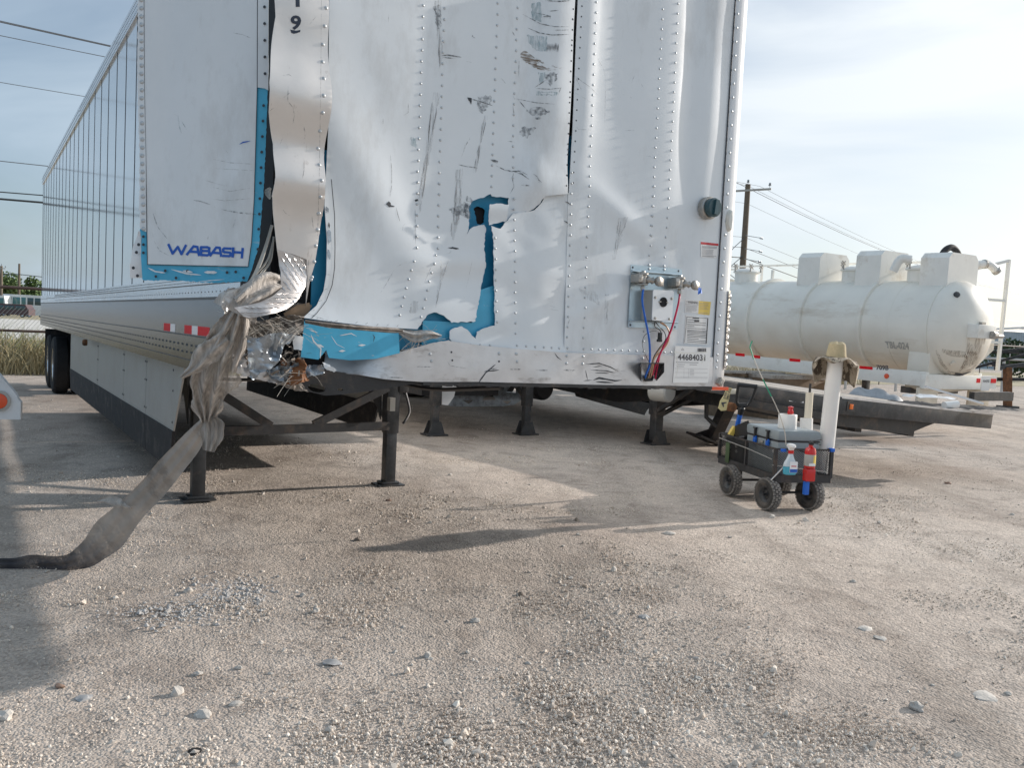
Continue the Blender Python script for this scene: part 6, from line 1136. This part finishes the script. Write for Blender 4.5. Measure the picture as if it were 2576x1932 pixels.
mb = MB(); mb.b2((c.x-.042, c.y-.02, c.z-.235), (c.x+.004, c.y+.02, c.z-.117), .01); mb.build('blue_tube', K['bluep'], t)
mb = MB(); mb.b2((CWd-.02, -.02, Z1-.015), (CWd+.02, .02, Z1+.018), .004); mb.build('blue_corner_clip', K['bluep'], cart)
# thin green rod bending out of the cart
t = thing('whip_rod', 'thin green tipped rod arching up and left out of the cart', 'rod', CT)
mb = MB(); mb.tube(bez([cl(*Z('H', *p)[0], 7.7) for p in ((1320, 745), (1310, 650), (1270, 520), (1225, 420), (1160, 290), (1110, 180), (1078, 90), (1070, 60))], 6), .0045, 6); mb.build('rod', K['fiber'], t)
mb = MB(); K['green'] = mat('green_sleeve', (.02, .28, .16), .5); mb.tube(bez([cl(*Z('H', *p)[0], 7.69) for p in ((1218, 408), (1190, 350), (1160, 290))], 4), .006, 6); mb.tube(bez([cl(*Z('H', *p)[0], 7.69) for p in ((1095, 150), (1084, 110), (1076, 85), (1070, 60), (1085, 20))], 4), .0055, 6); tag(mb.build('green_sleeve', K['green'], t), kind='stuff')
mb = MB(); mb.b2((-.02, CLn-.25, .30), (-.012, CLn-.17, .50), .002); mb.build('hanging_flap', K['leafd'], cart)
# ------------------------------------------------------------------ trailer end at the left edge
t = thing('white_bumper_trailer', 'white trailer bumper end with a round orange lamp at the left edge', 'trailer', Matrix.Translation(atD(0, 1055, 5.5)) @ Matrix.Rotation(rad(20), 4, 'Z'))
o_ = Vector(t.matrix_world.translation); hz = .0
mb = MB(); mb.prism([(-1.3, 0), (.115, .0), (.115, .11), (.10, .13), (.085, .165), (.02, .25), (-.05, .34), (-1.3, .40)], lambda u, v: (u, 0, v), lambda u, v: (u, .06, v)); mb.build('bumper_plate', K['white'], t)
c = Vector((-.005, -.0, .118)); mb = MB(); mb.lathe(c, (0, -1, 0), [(.062, 0), (.066, .005), (.066, .02), (.05, .022)], 28); mb.build('lamp_rim', K['skirt'], t); mb = MB(); mb.lathe(c, (0, -1, 0), [(.052, .012), (.048, .022), (.02, .028), (.001, .029)], 28); mb.build('orange_lamp', K['orange'], t)
mb = MB(); mb.b2((-1.3, .06, .0), (-1.15, 4, .12)); mb.bar((-.25, .1, .06), (-2.6, 4, .06), .1, .1); mb.build('frame', K['steelb'], t)
for y in (.5, 3.5): mb = MB(); mb.b2((-1.28, y, -o_.z), (-1.18, y+.12, 0)); mb.build('landing_leg', K['steelb'], t)
# ------------------------------------------------------------------ power pole and lines
def upole(name, label, base, H, r0, arm=1.3, az=43, detail=True):
    t = thing(name, label, 'utility pole', Matrix.Translation(base)); mb = MB(); mb.tube([(0, 0, -.2), (0, 0, H*.5), (0, 0, H)], [r0, r0*.85, r0*.68], 14); mb.build('pole', K['pole'], t)
    if arm:
        d = Vector((math.cos(rad(az)), -math.sin(rad(az)), 0)); mb = MB(); mb.bar(Vector((0, -.16, H-.45))-d*arm*.7+Vector((0, 0, -.0)), Vector((0, -.16, H-.40))+d*arm, .10, .13); mb.build('cross_arm', K['skirt'], t)
        for q in (Vector((0, 0, H)), d*arm*.93+Vector((0, -.16, H-.30)), d*-arm*.6+Vector((0, -.16, H-.34))):
            mb = MB(); mb.lathe(q, (0, 0, 1), [(.02, 0), (.02, .10), (.09, .12), (.10, .18), (.05, .22), (.09, .26), (.04, .32), (.001, .33)], 10); mb.build('insulator', K['crush'], t)
    return t
PB = atD(1873, 600, 59.5); PB.z = 0
t = upole('utility_pole', 'tall wooden utility pole with cross arm behind the cream tank', PB, 12.3, .26, 1.55, 30)
for z in (8.8, 7.9, 7.2): mb = MB(); mb.tube([(0, -.2, z), (.9, -.5, z-.15)], .022, 6); mb.lathe((.9, -.5, z-.15), (1, 0, -.2), [(.03, 0), (.09, .05), (.03, .12), (.09, .17), (.03, .24), (.001, .25)], 8); mb.build('dead_end_insulator', K['crush'], t)
mb = MB(); mb.tube(bez([(-.1, -.2, 8.6), (-1.0, -.3, 7.6), (-1.3, -.3, 6.5), (-.2, -.25, 5.6)], 6), .025, 5); mb.tube([(-2.4, -.3, 5.2), (-.1, -.2, 7.4)], .025, 5); mb.build('jumper_wire', K['wire'], t)
LD = Vector((math.sin(rad(43)), math.cos(rad(43)), 0)); P0w = Vector((-15.5, 26.2, 0))
hts = [(10.05, .020, 12.5, 'topmost'), (9.96, .012, 12.2, 'second highest'), (9.42, .012, 12.1, 'third highest'), (8.17, .010, 11.0, 'fourth highest'), (5.85, .013, 8.7, 'fifth highest'), (4.93, .018, 8.0, 'second lowest'), (4.72, .032, 7.3, 'lowest and thickest')]
for i, (z0, r_, zp, nm) in enumerate(hts):
    off = Vector((math.cos(rad(43)), -math.sin(rad(43)), 0))*(0 if i > 2 else (i-1)*.9); mb = MB(); pts = []
    pa_ = PB + off*1 + Vector((0, 0, zp)); a = P0w - LD*30 ; 
    q0 = P0w.copy(); q0.z = z0; slope = (zp-z0)/( (PB-P0w).length)
    for k in range(15): s_ = k/14; p = (P0w-LD*45).lerp(Vector((pa_.x, pa_.y, 0)), s_); dd = (p-P0w).dot(LD); p.z = z0 + slope*dd*.9 + (0.0 if dd < 0 else 0) + .1*slope*dd*max(0, dd)/45; pts.append(p)
    pts[-1].z = zp
    end = PB + LD*115 + off + Vector((0, 0, zp-.8))
    for k in range(1, 13): s_ = k/12; p = pa_.lerp(end, s_); p.z -= 4*2.4*s_*(1-s_); pts.append(p)
    mb.tube(pts, r_, 5); w_ = mb.build('power_line', K['wire'] if i < 5 else K['wired']); tag(w_, f'{nm} of the overhead power lines crossing the sky behind both trailers', 'power line', 'overhead power lines')
upole('utility_pole', 'distant wooden pole rising behind the trees left of the white trailer', atD(49, 640, 150) * Vector((1, 1, 0)) if 0 else Vector((atD(49, 640, 150).x, atD(49, 640, 150).y, 0)), 9.0, .25, 0)
upole('utility_pole', 'distant dark pole with a short top arm at the far left picture edge', Vector((atD(4, 640, 140).x, atD(4, 640, 140).y, 0)), 8.0, .28, .8, 0)
mb = MB(); Q = [atD(x, y, 150) for x, y in ((-60, 686), (49, 690), (120, 698), (400, 715))]; mb.tube(Q, .06, 4); tag(mb.build('power_line', K['wire']), 'thin distant wire strung level between poles above the trees', 'power line')
# ------------------------------------------------------------------ pipe fence with chain link
FY = 18.95
fen = thing('pipe_fence', 'brown two rail pipe fence with chain link mesh along the back of the yard', 'fence', VAN.m)
for z in (1.93, .96): mb = MB(); mb.tube([(-26, FY, z), (46, FY, z)], .036 if z > 1 else .030, 8); mb.build('rail', K['pipe'], fen)
posts = [-24.2+2.45*k for k in range(29)]
for k, x in enumerate(posts):
    mb = MB(); mb.tube([(x+1.25, FY+.05, -.1), (x+1.25, FY+.05, 1.68)], .022, 6); p = mb.build('post', K['pipe'], fen); mb = MB(); mb.tube([(x+1.25, FY+.05, 1.38), (x+1.25, FY+.05, 1.70)], .026, 6); mb.build('post_top', K['mesh'], p)
mb = MB(); H_ = 1.50
for x0, x1 in ((-26, 0), (11, 26)):
    k = x0
    while k < x1:
        for sg in (1, -1):
            a = (k, FY+.08, .02); b = (k+sg*H_*.8, FY+.08, H_); mb.tube([a, b], .0045, 3, False)
        k += .085
tag(mb.build('chain_link', K['mesh'], fen), kind='stuff')
# dry grass along the fence (uncountable)
def grass(name, boxes, m, hmin, hmax, seed=1):
    R = random.Random(seed); mb = MB()
    for (x0, x1, y0, y1, n) in boxes:
        for i in range(n):
            x, y = R.uniform(x0, x1), R.uniform(y0, y1); q = noise.noise(Vector((x*.35, y*.6, 2)))
            if q < -.25: continue
            h = R.uniform(hmin, hmax)*(.65+.9*max(0, q+.2)); b = VAN.m @ Vector((x, y, 0)); l = Vector((R.gauss(0, .3), R.gauss(0, .3), 1))*h; w_ = Vector((R.uniform(-1, 1), R.uniform(-1, 1), 0)).normalized()*.010
            m1 = b+l*.55+Vector((0, 0, .05*h)); mb.add([b-w_, b+w_, m1+w_*.8, m1-w_*.8, b+l+Vector((l.x*.5, l.y*.5, -.05*h))], [(0, 1, 2, 3), (3, 2, 4)])
    return tag(mb.build(name, m, None, False), kind='stuff')
grass('dry_grass', [(-20, 2.5, 18.2, 20.4, 15000), (2.5, 30, 18.6, 21.5, 6000), (-26, 2, 20.4, 25, 9000)], K['dry'], .35, .95, 3)
grass('green_weeds', [(-14, 2, 20.5, 26, 5000), (-10, 2, 19.2, 20.4, 1500)], mat('weed_green', (.22, .25, .10), .8, 0, .8, .3), .4, 1.1, 5)
grass('far_dry_grass', [(-75, -2, 112, 122, 9000)], K['dry'], .7, 1.5, 9)
# trees beyond the road
def tree(label, base, H, W, seed, m, name='tree', n=2600, leaf=.16, trunk=True):
    R = random.Random(seed); t = thing(name, label, 'tree' if name == 'tree' else 'bush', Matrix.Translation(base))
    if trunk:
        mb = MB(); mb.tube([(0, 0, -.1), (.1, 0, H*.25), (0, .1, H*.5)], [.18, .13, .08], 8)
        for a in range(6): A = a*1.05; mb.tube([(0, 0, H*(.2+.04*a)), (W*.25*math.cos(A), W*.25*math.sin(A), H*(.5+.03*a)), (W*.38*math.cos(A), W*.38*math.sin(A), H*.72)], [.07, .045, .015], 5)
        mb.build('trunk', K['bark'], t)
    C_ = [(R.gauss(0, W*.24), R.gauss(0, W*.24), H*R.uniform(.38, .88), R.uniform(.13, .26)*W) for _ in range(15)]; mb = MB()
    for i in range(n):
        c = R.choice(C_); d = Vector((R.gauss(0, 1), R.gauss(0, 1), R.gauss(0, .8))).normalized()*c[3]*R.uniform(.55, 1.08); p = Vector(c[:3])+d
        if p.z < .1: continue
        a = Vector((R.uniform(-1, 1), R.uniform(-1, 1), R.uniform(-1, 1))).normalized()*leaf*R.uniform(.6, 1.3); b = a.cross(Vector((R.uniform(-1, 1), R.uniform(-1, 1), R.uniform(-1, 1)))).normalized()*leaf*.6
        mb.add([p-a, p+b, p+a, p-b], [(0, 1, 2, 3)])
    mb.build('crown', m, t, False)
T = lambda px, D: Vector((atD(px, 700, D).x, atD(px, 700, D).y, 0))
tree('leafy green tree at the far left edge beyond the parked vans', T(2, 155), 7.2, 7.5, 4, K['leaf'], leaf=.32)
tree('rounded green tree standing just left of the white trailer, beyond the vans', T(58, 158), 6.9, 7.0, 8, K['leaf'], leaf=.32)
tree('dark low bush beside the corrugated building at the right edge', T(2574, 52), 2.3, 3.0, 3, K['leafd'], 'bush', 2200, .13, False)
tree('small dark shrub growing behind the pipe fence left of the trailer', VAN.m @ Vector((-17, 24, 0)), 1.0, 2.2, 6, K['leafd'], 'bush', 900, .08, False)
# parked vans beyond the road
def pvan(px, D, L_, H, label, col, win, rot=0, name='parked_van', cat='van'):
    b = T(px, D); t = thing(name, label, cat, Matrix.Translation(b) @ Matrix.Rotation(rad(rot), 4, 'Z')); mb = MB()
    mb.prism([(-L_/2, .35), (L_/2, .35), (L_/2, 1.2), (L_/2-.15, 1.3), (L_/2-.5, H), (-L_/2+.1, H), (-L_/2, H-.15)], lambda u, v: (u, -.95, v), lambda u, v: (u, .95, v)); mb.build('body', K[col], t, True, 30)
    n = max(2, int(L_/1.4))
    for k in range(n):
        x0 = -L_/2+.25+k*(L_-.6)/n; mb = MB(); mb.b2((x0, -.965, H*.56), (x0+(L_-.6)/n-.18, -.945, H*.88), .004); mb.build('window', K[win], t)
    for x in (-L_*.32, L_*.32): wheel('w', (x, -.8, .34), .34, .24, t, (0, 1, 0))
pvan(2, 138, 3.2, 3.2, 'white parked van with teal windows, cut by the left picture edge', 'vanw', 'teal')
pvan(52, 140, 4.6, 3.5, 'pale boxy van with two large teal windows, beyond the fence', 'vanw', 'teal', 3)
pvan(98, 134, 2.9, 3.4, 'white van with one small black window next to the trailer edge', 'vanw', 'glass', -2)
pvan(36, 126, 5.2, 1.9, 'dull maroon car parked in front of the pale vans', 'carred', 'glass', 2, 'parked_car', 'car')
# corrugated building at the right edge
t = thing('corrugated_building', 'grey corrugated steel shed with low gable at the right picture edge', 'building', Matrix.Translation(T(2600, 88)) @ Matrix.Rotation(rad(-20), 4, 'Z'))
mb = MB(); 
for k in range(46): x = -5.0+k*.22; mb.b2((x, 0, 0), (x+.13, .06, 3.9-.0*k)); 
tag(mb.build('wall_ribs', K['bldg'], t), kind='stuff')
mb = MB(); mb.b2((-5, .04, 0), (6, 8, 3.9)); mb.b2((-5.04, .04, 0), (-5.0, 8, 3.9)); mb.build('wall', K['bldg'], t); mb = MB(); mb.prism([(-5.3, 3.85), (.5, 4.45), (6.3, 3.85), (6.3, 3.98), (.5, 4.58), (-5.3, 3.98)], lambda u, v: (u, -.3, v), lambda u, v: (u, 8.3, v)); mb.build('roof', K['corner'], t); mb = MB(); mb.b2((-2.5, -.03, 0), (.2, -.005, 2.7)); mb.build('door', K['skirt'], t)
# dark frames and posts stacked at the right edge
t = thing('steel_frame_stack', 'dark rusty steel frames standing on legs beyond the flatbed at the right edge', 'steel frames', Matrix.Translation(gnd(2548, 1026)))
for i, (a, b, w_) in enumerate([((-.15, 0, 0), (-.25, 0, 1.15), .2), ((.75, .1, 0), (.6, 0, 1.1), .2), ((-1.6, .2, .75), (2.5, .2, .9), .12), ((-.6, 0, 1.1), (2.5, 0, 1.7), .12), ((-.5, .3, 1.2), (2.5, .3, 1.25), .1), ((-1.2, .5, 1.0), (1.6, .4, 1.9), .09), ((-1.9, .8, 1.9), (2.2, .6, 1.35), .08), ((-.2, .5, 1.6), (2.4, .5, 2.0), .09), ((-1.3, .9, 1.55), (2.2, .9, 1.6), .07)]):
    mb = MB(); mb.bar(a, b, w_, w_*.8); mb.build('beam', K['steel' if i % 3 else 'steelb'] if i != 0 else K['rust'], t)
for x in (-.15, .75): mb = MB(); mb.b2((x-.25, -.15, 0), (x+.25, .15, .05)); mb.build('foot', K['steel'], t)
mb = MB(); mb.tube([(-2.6, 6, 1.35), (6, 7, 1.35)], .05, 6)
for x in (-2.4, -.6, 1.3, 3.2): mb.tube([(x, 6.3, 0), (x, 6.3, 1.4)], .05, 6)
tag(mb.build('yard_rail', K['mesh'], None), 'low pale pipe rail behind the steel frames at the right edge', 'rail').matrix_world = Matrix.Translation(gnd(2548, 1026))
# scrap lying between flatbed and tank trailer, and on the flatbed nose
def heap(name, label, px, D, z, size, m, seed, cat, n=1):
    t = Vector(atD(px[0], px[1], D)); t.z = z if z is not None else t.z; s_ = Surf(Frame((t.x, t.y, t.z), 30), (-size[0]/2, 0, 0), (1, 0, 0), (0, 1, 0)); P = [(size[0]*(.5+.5*math.cos(a)*(1+.15*math.sin(3*a+seed))), size[1]*(.5*math.sin(a)*(1+.2*math.cos(2*a+seed)))) for a in np.linspace(0, 2*math.pi, 22, endpoint=False)]
    s_.d = lambda u, v: size[2]*max(0, 1-((u/size[0]-.5)*2)**2)*max(0, 1-(v/size[1]*2)**2)*(.55+.5*noise.noise(Vector((u*2.5+seed, v*2.5, 1)))) + .03*noise.noise(Vector((u*11, v*11, seed)))+.03
    s_.fr = type('X', (), {'m': Matrix.Translation(t), 'i': Matrix.Translation(-t)}); o = sheet(name, s_, P, K[m], None, .05, 0, uvs=True); o.location = t; tag(o, label, cat); return o
heap('tarp', 'crumpled grey plastic tarp heaped beyond the flatbed deck, left of the round pale fender', (2195, 985), 14.5, .35, (1.5, 1.2, .75), 'tarp', 2, 'tarp')
heap('tarp', 'small dark crumpled tarp lying beside the larger grey tarp', (2250, 1000), 14.0, .3, (.9, .8, .5), 'blackp', 5, 'tarp')
heap('tarp', 'flat black rubber sheet draped across the flatbed nose', (2350, 1028), 10.6, None, (1.9, .7, .07), 'rubber', 7, 'rubber sheet')
heap('tarp', 'white creased plastic sheet lying near the flatbed nose end', (2330, 1004), 11.6, None, (.75, .35, .06), 'corner', 9, 'plastic sheet')
o = MB().tube([(0, 0, 0), (.18, .05, .02)], .045, 14).build('foam_roll', K['pvc']); o.location = atD(2375, 1020, 10.25); tag(o, 'short white foam roll resting on the flatbed nose beam', 'roll')
o = MB().b2((0, 0, 0), (.9, .12, .03)).build('white_board', K['corner']); o.matrix_world = Matrix.Translation(atD(2330, 975, 14)) @ Matrix.Rotation(.25, 4, 'Y') @ Matrix.Rotation(rad(-10), 4, 'Z'); tag(o, 'thin white board leaning down in front of the tank trailer frame', 'board')
for k, (px, lab) in enumerate([((1900, 905), 'tan slatted pallet stack behind the flatbed deck just right of the white box trailer'), ((2010, 935), 'brown cardboard crate behind the flatbed deck left of the tall white pipe')]):
    b = atD(*px, 17.5); t = thing('pallet' if k == 0 else 'crate', lab, 'pallet' if k == 0 else 'crate', Matrix.Translation((b.x, b.y, 0)) @ Matrix.Rotation(rad(31), 4, 'Z'))
    if k == 0:
        for j in range(5):
            for i in range(5): mb = MB(); mb.b2((-.9+i*.38, 0, .35+j*.13), (-.62+i*.38, .5, .37+j*.13+.02)); mb.build('slat', K['wood'], t)
            mb = MB(); mb.b2((-.9, .1, .28+j*.13), (.95, .2, .35+j*.13)); mb.build('bearer', K['board'], t)
        mb = MB(); mb.b2((-.85, .05, 0), (-.65, .45, .3)); mb.b2((.7, .05, 0), (.9, .45, .3)); mb.build('support_blocks', K['board'], t)['kind'] = 'stuff'
    else: mb = MB(); mb.b2((-.8, 0, 0), (.8, .7, .85), .01); mb.build('box', K['board'], t); mb = MB(); mb.b2((-.82, -.02, .80), (.82, .72, .88), .008); mb.build('lid', K['wood'], t)
# ------------------------------------------------------------------ loose stones one can pick out
def rock(seed, s, flat=.7):
    R = random.Random(seed); bm = bmesh.new(); bmesh.ops.create_icosphere(bm, subdivisions=2, radius=1)
    for v in bm.verts: d = v.co.normalized(); k = 1+.55*noise.noise(d*1.3+Vector((seed*7.1, 0, 0)))+.15*noise.noise(d*4+Vector((0, seed, 0))); v.co = Vector((d.x*k*s, d.y*k*s*R.uniform(.78, .82), max(-.35*s, d.z*k*s*flat)))
    me = bpy.data.meshes.new('stone'); bm.to_mesh(me); bm.free(); return me
RKm = mat('pale_limestone', (.56, .52, .47), .9, 0, 30, .16, .4, 90); RKd = mat('dark_clod', (.20, .165, .135), .95, 0, 30, .3, .4, 60); RKg = mat('grey_flint', (.36, .36, .36), .6, 0, 30, .2)
bigs = [((1684, 1345), .050, .35, 'm', 'flat jagged white stone alone on the lit gravel midway to the cart'), ((475, 1492), .030, .8, 'm', 'rounded pale stone at the left end of the grey pebble patch'), ((978, 1282-20), .022, .8, 'o', None), ((898, 1357), .024, .7, 'd', 'dark clod of earth on the bare ground in front of the right landing leg'), ((1943, 1302), .028, .8, 'm', 'pale stone right in front of the middle cart wheel'), ((2026, 1311), .030, .9, 'm', 'pointed stone in front of the right cart wheel'), ((2175, 1582), .050, .25, 'm', 'larger of two white crushed patches on the right foreground'), ((2215, 1608), .034, .25, 'm', 'smaller of two white crushed patches on the right foreground'), ((2478, 1755), .065, .16, 'm', 'wide powdery white stone near the lower right corner'), ((510, 1800), .036, .55, 'm', 'broad pale stone low on the left foreground gravel'), ((446, 1748), .026, 1.0, 'm', 'pointed white stone casting a long shadow, left foreground'), ((835, 1668), .040, .22, 'g', 'flat grey glassy shard lying left of picture centre'), ((1076, 1652), .022, .9, 'm', 'small upright pale stone right of the grey shard'), ((8, 1812), .034, .7, 'm', 'large tan stone at the lower left picture edge'), ((490, 1893), .028, .3, 'k', 'flat black scrap at the bottom picture edge'), ((1195, 1563), .026, .7, 'm', 'rounded stone right of centre on the coarse gravel'), ((1755, 1718), .020, .5, 'm', 'bright white chip in the lower right centre'), ((2385, 1198+20), .04, .5, 'o', None), ((1308, 1495), .016, .8, 'd', 'small dark clod just right of picture centre'), ((793, 1544), .020, .9, 'm', 'white angular stone casting a shadow above the grey shard'), ((762, 1500), .020, .8, 'm', 'pair-like pale stone at the right end of the pebble patch'), ((1620, 1556), .034, .3, 'g', 'grey broken shells lying together right of centre'), ((150, 1735), .018, .5, 'o', None), ((210, 1762), .034, .25, 'g', 'blue grey flat shard at lower left')]
for i, (px, s_, fl_, mm, lab) in enumerate(bigs):
    me = rock(i+2, s_, fl_); M = {'m': RKm, 'd': RKd, 'g': RKg, 'k': K['black'], 'o': mat('orange_stone', (.30, .20, .15), .9) if mm == 'o' else RKm}[mm]; o = fin('stone', me, M, None, True, 25); p = gnd(*px); o.location = (p.x, p.y, und(p.x, p.y)+s_*fl_*.3); o.rotation_euler = (0, 0, i*1.7)
    tag(o, lab or ['reddish brown stone lying beside the right landing leg', 'brown red stone far right on the gravel', 'dull red clod in the left trailer shadow'][[2, 17, 22].index(i)], 'stone')
meshes = [rock(40+k, 1, .65) for k in range(6)]; RR = random.Random(11); placed = 0
while placed < 95:
    r_ = math.exp(RR.uniform(math.log(2.7), math.log(16))); th = RR.uniform(-rad(33), rad(33)); x, y = r_*math.sin(th), r_*math.cos(th)
    s_ = min(.036, math.exp(RR.gauss(math.log(.010), .38)))*(1+.04*r_)
    me = meshes[placed % 6]
    if not me.materials: me.materials.append(RKm)
    o = bpy.data.objects.new('pebble', me); COL.objects.link(o); o.location = (x, y, und(x, y)+s_*.22); o.scale = (s_, s_*RR.uniform(.7, 1), s_*RR.uniform(.7, 1)); o.rotation_euler = (0, 0, RR.uniform(0, 6.28)); tag(o, 'loose pale pebble lying on the yard gravel', 'pebble', 'loose pebbles scattered on the gravel'); placed += 1
# pebble patch, centre left (uncountable)
mb = MB(); RR = random.Random(4)
for i in range(950):
    if i < 600: px, py = RR.gauss(600, 62), RR.gauss(1492, 19)
    else: px, py = RR.gauss(420, 80), RR.gauss(1552, 16)
    p = gnd(px, py); s_ = min(.017, math.exp(RR.gauss(math.log(.0068), .38))); vs_, fs_ = [], []
    me = meshes[i % 6]
    if i < 6 or True:
        A = RR.uniform(0, 6.28); c_, q_ = math.cos(A), math.sin(A); st = (0,); 
        oct_ = [(1, 0, 0), (-1, 0, 0), (0, 1, 0), (0, -1, 0), (0, 0, .8), (0, 0, -.6)]
        V = []
        for v in oct_: k = RR.uniform(.75, 1.25)*s_; V.append((p.x+(v[0]*c_-v[1]*q_)*k, p.y+(v[0]*q_+v[1]*c_)*k, und(p.x, p.y)+s_*.35+v[2]*k))
        mb.add(V, [(0, 2, 4), (2, 1, 4), (1, 3, 4), (3, 0, 4), (2, 0, 5), (1, 2, 5), (3, 1, 5), (0, 3, 5)])
tag(mb.build('pebble_patch', mat('grey_pebbles', (.48, .46, .44), .85, 0, 60, .35), None, False), kind='stuff')
